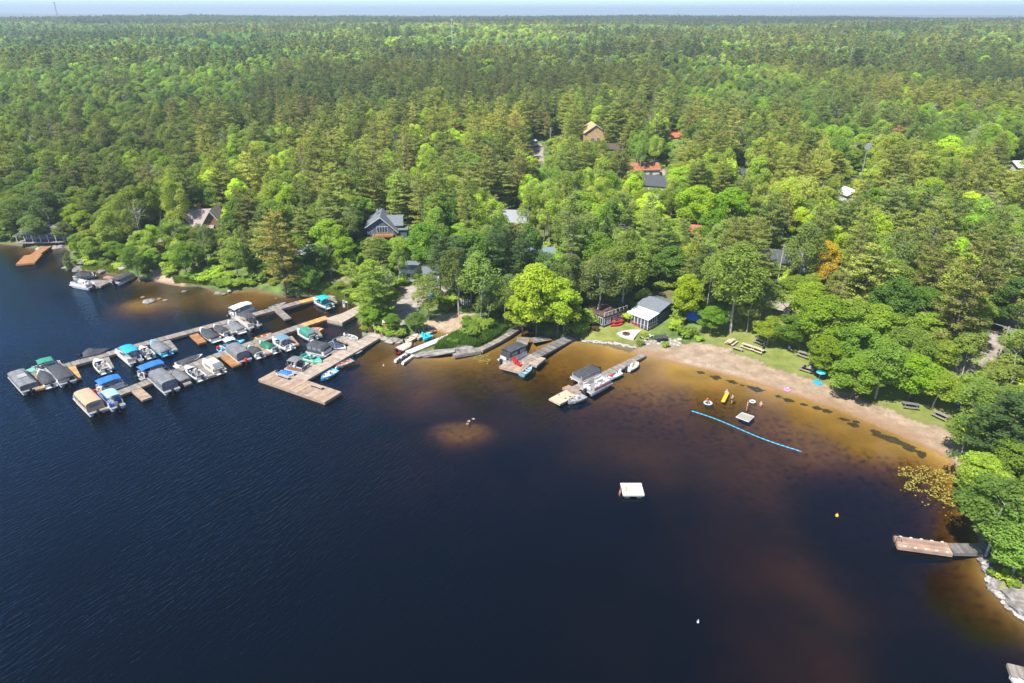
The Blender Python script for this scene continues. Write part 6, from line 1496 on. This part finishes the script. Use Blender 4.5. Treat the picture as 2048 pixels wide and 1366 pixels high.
# ---------------------------------------------------------------- lawn, patio, beach furniture
p = [PG(*q) for q in [(1233,668),(1243,662),(1262,659.5),(1284,660),(1274,671),(1267,681),(1252,678),(1240,673)]]
mb = MB(); zz = max(q.z for q in p) + .03; mb.prism([(q.x, q.y) for q in p], zz - .7, zz); o = mb.build('patio', mat('pale_gravel', (.44,.41,.375), .95, var=.2, scale=5)); o['kind'] = 'structure'
c_ = PG(1252, 671); t = thing('fire_pit', 'round dark fire pit on the pale patio', 'fire pit', (c_.x, c_.y, zz)); 
mb = MB()
for i in range(12): a = i * .5236; mb.box((.62 * math.cos(a), .62 * math.sin(a), .12), (.2, .32, .26), a)
mb.build('stone_ring', mat('fire_brick', (.10, .07, .055), .95, var=.4, scale=4), t, stuff=True); mb = MB(); mb.ball((0, 0, .03), (.5, .5, .07)); mb.build('ashes', BLACK, t)
def adirondack(px, py, rz, lb, m_=RED, z=None):
    p = PG(px, py) if z is None else P(px, py, z); t = thing('armchair', lb, 'chair', (p.x, p.y, p.z + .02), R(rz), 'red outdoor armchairs')
    mb = MB(); mb.box((.05, 0, .36), (.62, .56, .06), M=Matrix.Rotation(.12, 3, 'Y')); mb.build('seat', m_, t)
    mb = MB(); mb.box((-.34, 0, .72), (.07, .6, .85), M=Matrix.Rotation(-.3, 3, 'Y')); mb.build('backrest', m_, t)
    for s in (-1, 1):
        mb = MB(); mb.box((.02, s * .36, .6), (.75, .14, .05)); mb.build('armrest', m_, t)
        for x in (-.25, .34): mb = MB(); mb.box((x, s * .34, .29), (.09, .07, .58)); mb.build('leg', m_, t)
adirondack(1031, 727, -60, 'red armchair, the left one at the end of the shaded dock', z=DZ); adirondack(1038, 732, -30, 'red armchair, the right one at the end of the shaded dock', z=DZ)
adirondack(1258, 643, -70, 'red armchair at the left corner of the white-roofed porch'); adirondack(1269, 649, -80, 'left red armchair in the row before the white porch'); adirondack(1274, 651, -60, 'middle red armchair in the row before the white porch'); adirondack(1279, 653, -75, 'right red armchair in the row before the white porch')
adirondack(1284, 653, -75, 'grey armchair right of the red ones before the porch', LGREY)
for px_, py_, rz_, lb in [(1290,680,30,'white sun lounger on the stony strip, left one'),(1300,675,110,'white sun lounger standing beside the stone strip, right one')]:
    p = PG(px_, py_); t = thing('sun_lounger', lb, 'lounger', tuple(p), R(rz_)); mb = MB(); mb.box((.2, 0, .35), (1.3, .6, .07)); mb.build('seat', WHITE, t); mb = MB(); mb.box((-.65, 0, .58), (.08, .6, .7), M=Matrix.Rotation(-.7, 3, 'Y')); mb.build('backrest', WHITE, t)
    for x in (-.4, .7): mb = MB(); mb.box((x, 0, .17), (.06, .55, .34)); mb.build('leg', WHITE, t)
# covered grill area + blue tarp
p = PG(1322, 682); t = thing('garden_table', 'dark covered garden table under the trees right of the cottage', 'table', tuple(p), R(15)); mb = MB(); mb.box((0, 0, .9), (2.4, 1.6, .1)); mb.build('tabletop', CHAR, t)
for x in (-1, 1):
    for y in (-.6, .6): mb = MB(); mb.box((x, y, .43), (.1, .1, .85)); mb.build('leg', BLACK, t)
for px_, py_, lb in ((1316,686,'black chair left of the covered garden table'),(1328,690,'black chair right of the covered garden table')): 
    p = PG(px_, py_); t = thing('garden_chair', lb, 'chair', tuple(p), R(80)); mb = MB(); mb.box((0, 0, .45), (.5, .5, .06)); mb.build('seat', BLACK, t); mb = MB(); mb.box((-.25, 0, .8), (.06, .5, .65)); mb.build('backrest', BLACK, t)
    for x in (-.2, .2):
        for y in (-.2, .2): mb = MB(); mb.box((x, y, .22), (.05, .05, .44)); mb.build('leg', BLACK, t)
p = PG(1388, 640); mb = MB(); mb.ball((p.x, p.y, p.z + .8), (1.9, 1.2, 1.2), 9, 5, jit=.12, rnd=random.Random(3)); tag(mb.build('tarpaulin', BLUEC), 'bright blue tarpaulin over a heap behind the cottage trees', 'tarpaulin')
PICN = wood('picnic_boards', (.36, .30, .20), (.47, .40, .28))
def picnic(px, py, rz, lb, m_=PICN, L=2.4):
    p = PG(px, py); t = thing('picnic_table', lb, 'picnic table', (p.x, p.y, p.z), R(rz), 'picnic tables behind the beach')
    for k in range(4): mb = MB(); mb.box((0, -.30 + k * .2, .75), (L, .18, .05)); mb.build('top_plank', m_, t)
    for s in (-1, 1):
        for k in (0, 1): mb = MB(); mb.box((0, s * (.66 + k * .17), .45), (L, .155, .05)); mb.build('seat_plank', m_, t)
        mb = MB(); x = s * L * .36; mb.box((x, 0, .70), (.09, .8, .05)); mb.box((x, 0, .40), (.09, 1.6, .06)); mb.build('crossbeam', m_, t)
        for q in (-1, 1): mb = MB(); mb.tube((x, q * .62, 0), (x, q * .18, .72), .06, n=4); mb.build('leg', m_, t)
def gr(a, b_): A, B = PG(*a), PG(*b_); return math.degrees(math.atan2(B.y - A.y, B.x - A.x))
picnic(1462, 688, gr((1452,692),(1464,682)), 'pale picnic table nearest the big thick-trunked tree'); picnic(1495, 697, gr((1485,692),(1508,700)), 'pale picnic table, left one of two end to end'); picnic(1516, 704, gr((1506,699),(1528,708)), 'pale picnic table, right one of two end to end')
picnic(1521, 687, gr((1512,683),(1532,691)), 'grey picnic table in the tree shade behind the pale pair', W_GREY); picnic(1608, 713, gr((1597,709),(1620,717)), 'grey picnic table half hidden under the lime tree', W_GREY)
picnic(1613, 742, gr((1603,740),(1622,746)), 'cluttered picnic table beside the turquoise umbrella', W_GREY); picnic(1820, 815, gr((1811,815),(1830,817)), 'dark picnic table under the round lime-green tree', W_DARK); picnic(1882, 836, gr((1873,831),(1892,840)), 'picnic table alone near the right end of the beach', W_GREY)
bench(1475, 701, 'pale bench at the edge of the sand below the first picnic table', R(gr((1467,699),(1483,704))), 2.0, g1(*PG(1475,701)[:2]))
for px_, py_, m_, lb in [(1608,739,BLACK,'dark bag on the cluttered picnic table'),(1619,740,LGREY,'light grey bag on the cluttered picnic table'),(1526,702,NAVY,'dark blue bag on the right pale picnic table')]:
    p = PG(px_, py_ + 3); mb = MB(); mb.box((p.x, p.y, p.z + .97), (.5, .35, .36), .4, taper=.7); mb.box((p.x, p.y, p.z + 1.18), (.08, .26, .06), .4); tag(mb.build('bag', m_), lb, 'bag')
p = PG(1637, 760); t = thing('beach_umbrella', 'turquoise beach umbrella at the back of the beach', 'umbrella', tuple(p)); mb = MB(); mb.tube((0, 0, 0), (.15, 0, 1.9), .03); mb.build('pole', WHITE, t)
mb = MB(); n_ = 10; rg = lambda r, z_: [(.15 + r * math.cos(6.283 * i / n_), r * math.sin(6.283 * i / n_), z_) for i in range(n_)]; mb.loft([rg(.85, 1.55), rg(.55, 1.82), rg(.04, 1.98), rg(.03, 1.93), rg(.5, 1.76), rg(.82, 1.50)]); mb.build('canopy', AQUA, t)
p = PG(1635, 766); mb = MB(); mb.box((p.x, p.y, p.z + .1), (1.1, 1.6, .14), .4, taper=.92); mb.box((p.x + .2, p.y + .5, p.z + .22), (.5, .3, .12), .4); tag(mb.build('beach_mat', CYANC), 'bright blue beach mat below the turquoise umbrella', 'beach mat')
p = PG(1918, 812); t = thing('cool_box', 'blue cool box beside the seated person at the right of the beach', 'cool box', tuple(p), .3); mb = MB(); mb.box((0, 0, .22), (.6, .4, .4)); mb.build('body', BLUEC, t); mb = MB(); mb.box((0, 0, .46), (.62, .42, .08)); mb.build('lid', WHITE, t)
p = PG(1574, 781); t = thing('swim_ring', 'pink and white inflatable toy at the waterline', 'inflatable toy', (p.x, p.y, p.z + .12)); mb = MB(); mb.path([(.42 * math.cos(a), .42 * math.sin(a), 0) for a in [i * 6.283 / 12 for i in range(13)]], .14, 6); mb.build('ring', PINK, t); mb = MB(); mb.ball((.2, .2, .25), .18); mb.build('head', WHITE, t)
# ---------------------------------------------------------------- swimming raft, mat, rope, buoys
a, b_ = P(1241,967,.5), P(1281,967,.5); c4 = [P(1241,967,.5), P(1281,967,.5), P(1288,989,.5), P(1248,990,.5)]
ctr = sum(c4, Vector()) / 4; rz_ = math.atan2((b_ - a).y, (b_ - a).x); Lr = (b_ - a).length; Wr = (c4[0] - c4[3]).length * .98
t = thing('swimming_raft', 'square beige swimming raft with white edges alone on the dark water', 'raft', (ctr.x, ctr.y, 0), rz_)
mb = MB(); planks(mb, (0, 0), (0, 1), Wr - .2, Lr - .2, .5, .16, .008); mb.build('deck_boards', mat('beige_deck', (.50, .41, .32), .85, var=.08), t, stuff=True)
for s in (-1, 1): mb = MB(); mb.box((0, s * Wr / 2, .42), (Lr + .14, .14, .24)); mb.build('edge_beam', WHITE, t); mb = MB(); mb.box((s * Lr / 2, 0, .42), (.14, Wr - .14, .24)); mb.build('edge_beam', WHITE, t)
for s in (-1, 1): mb = MB(); mb.box((s * Lr * .3, 0, .1), (.7, Wr * .9, .5)); mb.build('float', LGREY, t)
for k in (-.25, .25): mb = MB(); mb.path([(-Lr / 2 + .55, k - .2, .5), (-Lr / 2 + .4, k - .2, 1.2), (-Lr / 2 - .1, k - .2, 1.1), (-Lr / 2 - .45, k - .2, -.5)], .03, 5); mb.build('ladder_rail', STEEL, t)
for z_ in (-.3, 0, .3): mb = MB(); mb.box((-Lr / 2 - .3 + .1 * z_, -.2, z_), (.1, .5, .04)); mb.build('ladder_step', ORANGE, t)
c4 = [P(1472,834,.1), P(1484,825,.1), P(1508,833,.1), P(1497,844,.1)]
t = thing('floating_mat', 'flat grey swim platform with a white edge beside the blue rope', 'float'); cc = sum(c4, Vector()) / 4
mb = MB(); mb.prism([(cc.x + (q.x - cc.x) * .92, cc.y + (q.y - cc.y) * .92) for q in c4], -.05, .13); mb.build('deck', mat('mesh_grey', (.26,.25,.21), .9, var=.25, scale=6), t)
for i in range(4): A, B = c4[i], c4[(i + 1) % 4]; mb = MB(); mb.tube((A.x, A.y, .1), (B.x, B.y, .1), .055, n=6); mb.build('edge_float', WHITE, t)
t = thing('lane_rope', 'long blue and aqua swimming-area rope floating off the beach', 'rope'); A, B = P(1384,822,.05), P(1604,905,.05); NS = 46
for k, m_ in ((0, AQUA), (1, CYANC)):
    for i in range(k, NS, 2):
        f0, f1 = i / NS, (i + .96) / NS; w_ = lambda f: Vector((0, .35 * math.sin(f * 7), 0)); a_ = A.lerp(B, f0) + w_(f0); b2 = A.lerp(B, f1) + w_(f1)
        mb = MB(); mb.tube(a_, b2, .06, n=6); mb.build('rope_float', m_, t)
for px_, py_, m_, lb in [(767,731,WHITE,'small white buoy off the walkway'),(1674,1031,YELLOW,'small yellow float alone in the dark bay'),(1396,1244,WHITE,'tiny white buoy near the bottom of the picture')]:
    p = P(px_, py_, .1); mb = MB(); mb.ball((p.x, p.y, .1), .13 if m_ != YELLOW else .2, 10, 6); mb.tube((p.x, p.y, .2), (p.x, p.y, .45), .05); tag(mb.build('buoy', m_), lb, 'buoy')
# ---------------------------------------------------------------- people
def person(px, py, z, rz, pose, label, parts_, h=1.7):
    p = P(px, py, max(z, 0)); t = thing('person', label, 'person', (p.x, p.y, z), R(rz), 'people at the beach')
    J = {'pel': (0, 0, .93), 'wst': (0, 0, 1.08), 'chs': (.01, 0, 1.32), 'nck': (.01, 0, 1.47), 'hd0': (.02, 0, 1.54), 'hd1': (.03, 0, 1.64), 'hd2': (.02, 0, 1.73),
         'sl': (0, .18, 1.40), 'sr': (0, -.18, 1.40), 'el': (-.03, .27, 1.13), 'er': (-.03, -.27, 1.13), 'wl': (.12, .29, .92), 'wr': (.12, -.29, .92),
         'hl': (0, .09, .88), 'hr': (0, -.09, .88), 'kl': (.03, .11, .49), 'kr': (.03, -.11, .49), 'al': (0, .11, .09), 'ar': (0, -.11, .09), 'tl': (.17, .13, .03), 'tr': (.17, -.13, .03)}
    J.update(pose)
    rad = {'pel': .15, 'wst': .125, 'chs': .15, 'nck': .06, 'hd0': .07, 'hd1': .10, 'hd2': .07, 'sl': .065, 'sr': .065, 'el': .045, 'er': .045, 'wl': .03, 'wr': .03, 'hl': .10, 'hr': .10, 'kl': .06, 'kr': .06, 'al': .045, 'ar': .045, 'tl': .035, 'tr': .035}
    E = [('pel','wst'),('wst','chs'),('chs','nck'),('nck','hd0'),('hd0','hd1'),('hd1','hd2'),('chs','sl'),('chs','sr'),('sl','el'),('el','wl'),('sr','er'),('er','wr'),('pel','hl'),('pel','hr'),('hl','kl'),('kl','al'),('al','tl'),('hr','kr'),('kr','ar'),('ar','tr')]
    for sd, w_, e_ in (('l', 'wl', 'el'), ('r', 'wr', 'er')):
        W_, E_ = Vector(J[w_]), Vector(J[e_]); d = (W_ - E_).normalized(); s = d.cross(Vector((1, .2, .1))).normalized()
        J['pm' + sd] = tuple(W_ + d * .08); rad['pm' + sd] = .032; E.append((w_, 'pm' + sd))
        for k in range(4): nm = f'f{k}{sd}'; J[nm] = tuple(W_ + d * (.165 + .012 * (1.5 - abs(k - 1.5))) + s * (k - 1.5) * .024); rad[nm] = .009; E.append(('pm' + sd, nm))
        J['th' + sd] = tuple(W_ + d * .09 - s * .07); rad['th' + sd] = .010; E.append((w_, 'th' + sd))
    ks = list(J); me = bpy.data.meshes.new('body'); me.from_pydata([tuple(Vector(J[k]) * h / 1.75) for k in ks], [(ks.index(a), ks.index(b_)) for a, b_ in E], []); me.materials.append(SKIN)
    o = bpy.data.objects.new('body', me); COL.objects.link(o); o.parent = t
    md = o.modifiers.new('skin', 'SKIN'); sv = me.skin_vertices[0].data
    for i, k in enumerate(ks): sv[i].radius = (rad[k] * h / 1.75,) * 2; sv[i].use_root = (k == 'pel')
    o.modifiers.new('sub', 'SUBSURF').levels = 1; o.modifiers['sub'].render_levels = 1
    q = h / 1.75; H_ = Vector(J['hd1']) * q
    mb = MB(); mb.ball((H_.x - .02, H_.y, H_.z + .045), (.115, .108, .10), 8, 5); mb.build('hair', parts_.get('hair', HAIR), t)
    mb = MB()
    for s in (-1, 1): mb.ball((H_.x + .092, H_.y + s * .035, H_.z), .014, 5, 4)
    mb.build('eyes', BLACK, t); mb = MB(); mb.box((H_.x + .11, H_.y, H_.z - .03), (.03, .025, .04)); mb.build('nose', SKIN, t)
    def band(name, js, ws, m_):
        mb = MB(); rings = []
        for j, w_ in zip(js, ws):
            c_ = (Vector(J[j]) if isinstance(j, str) else Vector(j)) * q; rings.append([(c_.x + w_ * .72 * math.cos(a), c_.y + w_ * math.sin(a), c_.z) for a in [i * 6.283 / 10 for i in range(10)]])
        mb.loft(rings); mb.build(name, m_, t)
    if 'shorts' in parts_:
        band('shorts', [(0, 0, 1.02), (0, 0, .92), (0, 0, .84)], [.17, .20, .20], parts_['shorts'])
        for s_, k in (('hl', 'kl'), ('hr', 'kr')):
            a, b_ = Vector(J[s_]) * q, Vector(J[k]) * q; mb = MB(); mb.tube(a, a.lerp(b_, .6), .12, .105, 8); mb.build('trouser_leg', parts_['shorts'], t)
    if 'shirt' in parts_: band('shirt', [(0, 0, 1.0), 'wst', 'chs', (0, 0, 1.44)], [.19, .18, .215, .12], parts_['shirt'])
    if 'shirt' in parts_:
        for s_, k in (('sl', 'el'), ('sr', 'er')): a, b_ = Vector(J[s_]) * q, Vector(J[k]) * q; mb = MB(); mb.tube(a, a.lerp(b_, .6), .085, .075, 8); mb.build('sleeve', parts_['shirt'], t)
    if 'suit' in parts_:
        band('swimsuit', [(0, 0, .98), (0, 0, .88)], [.185, .17], parts_['suit']); band('bikini_top', [(0, 0, 1.34), (0, 0, 1.25)], [.19, .18], parts_['suit'])
    return t
person(1464, 803, -.35, 175, dict(wl=(.18, .12, 1.05), wr=(.16, -.16, 1.0)), 'man in a grey shirt and shorts wading beside the yellow water mat', dict(shirt=LGREY, shorts=CHAR), 1.8)
person(1494, 817, -.45, 150, dict(el=(-.05, .42, 1.2), er=(-.05, -.42, 1.2), wl=(.06, .22, 1.02), wr=(.06, -.22, 1.02)), 'woman in a dark bikini wading with hands on her hips', dict(suit=BLACK, hair=HAIRB), 1.68)
person(1522, 808, -1.12, 60, {}, 'swimmer with pale hair up to the chest right of the white ring', dict(hair=HAIRB, shorts=PINK), 1.6)
sit = dict(kl=(.45, .12, .90), kr=(.45, -.12, .90), al=(.48, .12, .45), ar=(.48, -.12, .45), tl=(.64, .13, .40), tr=(.64, -.13, .40))
p_ = PG(1577, 706); person(1577, 706, p_.z - .4, -60, sit, 'person in a light blue shirt seated in the shade behind the beach', dict(shirt=PALEC, shorts=NAVY), 1.7)
p_ = PG(1911, 812); person(1911, 812, p_.z - .45, -120, sit, 'person in white and black sitting on the grass at the right of the beach', dict(shirt=WHITE, shorts=BLACK), 1.7)
lie = dict(wst=(-.1, 0, 1.0), chs=(-.25, 0, 1.18), nck=(-.33, 0, 1.30), hd0=(-.36, 0, 1.36), hd1=(-.38, 0, 1.44), hd2=(-.4, 0, 1.52), sl=(-.25, .18, 1.22), sr=(-.25, -.18, 1.22), el=(-.2, .36, 1.0), er=(-.2, -.36, 1.0), wl=(0, .42, .92), wr=(0, -.42, .92), kl=(.4, .15, .98), kr=(.4, -.15, .98), al=(.55, .17, .7), ar=(.55, -.17, .7), tl=(.7, .18, .72), tr=(.7, -.18, .72))
person(1416, 805, -.62, -80, lie, 'person lounging on the round pale blue tube', dict(shirt=RED, shorts=NAVY), 1.6)
person(1453, 787, -.55, -110, lie, 'child with pale hair lying at the top of the yellow water mat', dict(shirt=WHITE, shorts=NAVY, hair=HAIRB), 1.3)
for px_, py_, m1, r_, lb in [(1416,806,PALEC,.6,'round pale blue swim tube with a person on it'),(1505,803,WHITE,.42,'white and blue swim ring floating empty')]:
    p = P(px_, py_, .12); t = thing('swim_ring', lb, 'swim ring', (p.x, p.y, .12)); mb = MB(); mb.path([(r_ * math.cos(i * .4488), r_ * math.sin(i * .4488), 0) for i in range(15)], .12, 6); mb.build('ring', m1, t)
    mb = MB(); mb.path([(r_ * 1.14 * math.cos(i * .4488), r_ * 1.14 * math.sin(i * .4488), .0) for i in range(15)], .06, 5); mb.build('trim', BLUEC, t)
a, b_ = P(1446,803,.1), P(1455,785,.1); c_ = (a + b_) / 2; t = thing('water_mat', 'long yellow air mat floating beside the wading man', 'air mat', (c_.x, c_.y, .08), math.atan2(b_.y - a.y, b_.x - a.x)); Lm = (b_ - a).length
for k in range(3): mb = MB(); mb.tube((-Lm / 2, -.2 + k * .2, 0), (Lm / 2, -.2 + k * .2, 0), .11, n=6); mb.build('air_tube', YELLOW, t)
# ---------------------------------------------------------------- rocks
RR = random.Random(8)
def rock_mesh(i):
    mb = MB(); r2 = random.Random(i); mb.ball((0, 0, 0), (1, .8, .55), 9, 6, jit=.17, rnd=r2); me = mb.build('rock_src', ROCK); d = me.data; bpy.data.objects.remove(me); return d
RM = [rock_mesh(i) for i in range(6)]; RP = []
for m_ in RM[:4]:
    q = m_.copy(); q.materials[0] = ROCKP; RP.append(q)
def rock(px, py, s, lb, grp, flat=1.0, pale=False, ang=None, sx=1.0):
    p = PG(px, py); o = bpy.data.objects.new('rock', RR.choice(RP if pale else RM)); COL.objects.link(o); o.location = (p.x, p.y, max(p.z, -.3) + s * .12 * flat)
    o.scale = (s * sx, s, s * flat); o.rotation_euler = (RR.uniform(-.15, .15), RR.uniform(-.15, .15), RR.uniform(0, 6.28) if ang is None else R(ang)); tag(o, lb, 'rock', grp)
    return o
for i, (x_, y_, s_) in enumerate([(735,671,1.3),(742,668,.9),(772,679,1.2),(780,683,1.4),(788,682,1.1),(795,683,1.3),(802,681,1.0),(766,676,.9)]): rock(x_, y_, s_, 'outermost left;innermost left;first right;second right;third right;fourth right;last right;uppermost right'.split(';')[i] + ' boulder beside the walkway gate', 'boulders at the walkway gate', .8)
rock(870, 707, 1.7, 'long flat granite slab sloping into the water at the reedy point', 'granite slabs', .5, ang=4, sx=2.6); rock(846, 709, 1.2, 'low pointed granite slab at the tip beside the white float', 'granite slabs', .4, ang=8, sx=2.0); rock(921, 697, 1.5, 'rounded granite slab between the reeds and the boardwalk', 'granite slabs', .7, ang=5, sx=1.7)
for i in range(56):
    f = i / 55; x_ = 1163 + f * 108; y_ = 681.5 + f * 13 - 2 * math.sin(f * 3) + RR.uniform(-1.8, 2.2); rock(x_, y_, RR.uniform(.18, .42), 'pale stone in the low stone edging below the lawn', 'stones edging the lawn', .9, True)
for i in range(34): rock(RR.uniform(1285, 1365), RR.uniform(676, 694), RR.uniform(.15, .5), 'pale stone on the stony strip right of the patio', 'stones on the stony strip', .9, True)
for x_, y_, s_, lb in [(134,536,1.2,'low pale rock standing in water right of the orange dock'),(160,538,2.0,'sloping rock behind the black-covered cruiser'),(172,525,2.3,'bare rock on the left headland'),(245,535,2.2,'upright pale rock right of the left headland'),(205,543,1.3,'flat rock at the water behind the left float'),(84,498,2.0,'rock at the foot of the orange dock'),(108,497,1.8,'rock right of the orange dock'),(120,494,1.4,'outer rock right of the orange dock'),(298,604,1.6,'largest rock breaking the water in the left shallows'),(286,597,.5,'small rock left of the largest one in the shallows'),(318,599,.5,'small rock right of the largest one in the shallows'),(330,602,.6,'second small rock right of the largest one in the shallows'),(369,585,.8,'flat pale rock off the little beach'),(436,587,1.0,'rock on the gravel spit left of the big pine'),(448,586,.8,'rock at the end of the gravel spit'),(460,585,.7,'last rock of the gravel spit'),(552,598,.4,'small rock in the shallows right of the big pine'),(938,849,.32,'pale rock just breaking the surface of the brown shoal'),(947,846,.28,'second pale rock at the brown shoal'),(935,854,.25,'lowest pale rock at the brown shoal')]: rock(x_, y_, s_, lb, 'rocks in the water', .6, s_ < .75)
for i in range(46):
    f = i / 45; q = [(1968,1118),(1968,1140),(1978,1168),(1996,1192),(2018,1214),(2040,1234),(2070,1250)]; k = min(int(f * 6), 5); g_ = f * 6 - k; x_ = q[k][0] * (1 - g_) + q[k + 1][0] * g_ + RR.uniform(-3, 14); y_ = q[k][1] * (1 - g_) + q[k + 1][1] * g_ + RR.uniform(-8, 4)
    rock(x_, y_, RR.uniform(.25, .7), 'grey stone on the rocky shore below the right-hand gangway', 'stones on the right shore', .8, RR.random() < .4)
rock(2038, 1196, 1.6, 'big slabby boulder at the right edge', 'big boulders on the right', .45, ang=-30); rock(2052, 1220, 1.5, 'big boulder cut by the right edge, below the slabby one', 'big boulders on the right', .5, ang=-35)
# ---------------------------------------------------------------- lilies, weed, reeds
def lilies(poly, n_, name, label, seed, rr=(.05, .13)):
    r = np.random.default_rng(seed); q = np.array([tuple(P(a_, b_, .02)[:2]) for a_, b_ in poly]); lo, hi = q.min(0), q.max(0)
    pts = r.uniform(lo, hi, (n_ * 3, 2)); k = in_poly(pts[:, 0], pts[:, 1], [tuple(v) for v in q]) & (fbm(pts[:, 0] / 1.6, pts[:, 1] / 1.6, seed, 2) > .40); pts = pts[k][:n_]
    V, Fc = [], []
    for x_, y_ in pts:
        rad = r.uniform(*rr); a0 = r.uniform(0, 6.28); b0 = len(V); z_ = r.uniform(.015, .05)
        for i in range(7): a = a0 + .35 + i * .93; V.append((x_ + rad * math.cos(a), y_ + rad * math.sin(a), z_ + r.uniform(0, .03)))
        V.append((x_, y_, z_)); Fc.append(tuple(range(b0, b0 + 8)))
    me = bpy.data.meshes.new(name); me.from_pydata(V, [], Fc); me.materials.append(LILY); o = bpy.data.objects.new(name, me); COL.objects.link(o); o['kind'] = 'stuff'; o['label'] = label
LILY = wood('lily_leaf', (.20, .19, .025), (.34, .30, .06), .5)
lilies([(1795,935),(1850,930),(1905,945),(1925,970),(1935,1005),(1900,1015),(1850,985),(1800,980)], 750, 'lily_pads', 'yellow-green water lilies off the right-hand trees', 3)
lilies([(935,712),(975,703),(985,712),(975,728),(950,724)], 110, 'lily_pads', 'small patch of water lilies below the boardwalk', 5)
lilies([(1790,970),(1880,990),(1930,1060),(1900,1060),(1820,1000)], 26, 'lily_pads', 'scattered single lily leaves off the right dock', 7)
DORD = 'first second third fourth fifth sixth seventh eighth ninth tenth eleventh twelfth thirteenth fourteenth fifteenth sixteenth seventeenth last'.split()
WEED = mat('drowned_leaves', (.04, .028, .012), .95, var=.4, scale=3)
for i, (x_, y_, a_, b_) in enumerate([(1400,745,.7,.4),(1431,755,1.1,.6),(1464,764,.95,.5),(1485,771,.5,.2),(1512,778,1.5,.6),(1557,793,.6,.3),(1576,800,.9,.45),(1607,809,.7,.3),(1635,816,.85,.5),(1653,822,.8,.5),(1689,839,.9,.3),(1709,850,.8,.5),(1714,844,.7,.25),(1750,863,.8,.45),(1779,876,2.0,.7),(1806,888,1.8,.5),(1822,898,.9,.7),(1843,907,.9,.8)]):
    p = PG(x_, y_); mb = MB(); mb.ball((0, 0, 0), (a_ * .95, b_ * 1.25, .06), 14, 4, jit=.55, rnd=random.Random(i)); o = mb.build('leaf_drift', WEED, None); o.location = (p.x, p.y, min(p.z, -.1) + .03); o.rotation_euler = (0, 0, R(-32)); tag(o, f'{DORD[i]} dark drift of sunken leaves along the beach, counted from the cottage end', 'leaf drift', 'sunken leaf drifts along the beach')
def blades(poly, n_, h, name, label, col, seed, wdt=.05):
    r = np.random.default_rng(seed); q = np.array([tuple(PG(a_, b_)[:2]) for a_, b_ in poly]); lo, hi = q.min(0), q.max(0)
    pts = r.uniform(lo, hi, (n_ * 3, 2)); pts = pts[in_poly(pts[:, 0], pts[:, 1], [tuple(v) for v in q])][:n_]; z_ = gz(pts[:, 0], pts[:, 1]); m_ = len(pts)
    c0 = np.stack([pts[:, 0], pts[:, 1], np.maximum(z_, -.2)], 1); a = r.uniform(0, 6.28, m_); s = np.stack([np.cos(a), np.sin(a), a * 0], 1) * wdt; tp = c0 + np.stack([r.normal(size=m_) * .25, r.normal(size=m_) * .25, h * r.uniform(.5, 1.2, m_)], 1)
    V = np.stack([c0 - s, c0 + s, tp + s * .5, tp - s * .5], 1).reshape(-1, 3); o = np_mesh(name, V, quads(m_), [LEAF]); o.color = (*col, 1); o['kind'] = 'stuff'; o['label'] = label
blades([(868,700),(905,672),(925,664),(960,650),(1000,645),(1018,655),(992,676),(957,694),(930,700),(900,702)], 9000, 1.1, 'reeds', 'tall green reeds filling the point behind the boardwalk', (.10, .22, .035), 1, .07)
blades([(620,590),(650,580),(700,575),(712,600),(700,612),(660,590)], 5000, .8, 'long_grass', 'yellow-green long grass on the bank behind the rear dock', (.22, .28, .05), 2, .06)
blades([(150,531),(200,520),(250,530),(258,548),(200,544),(165,540)], 4000, .7, 'long_grass', 'rough grass between rocks on the left headland', (.20, .26, .06), 4, .06)
blades([(345,555),(400,560),(480,575),(470,582),(400,570),(350,568)], 4500, .7, 'long_grass', 'bright grass along the bank left of the big pine', (.18, .27, .04), 6, .06)
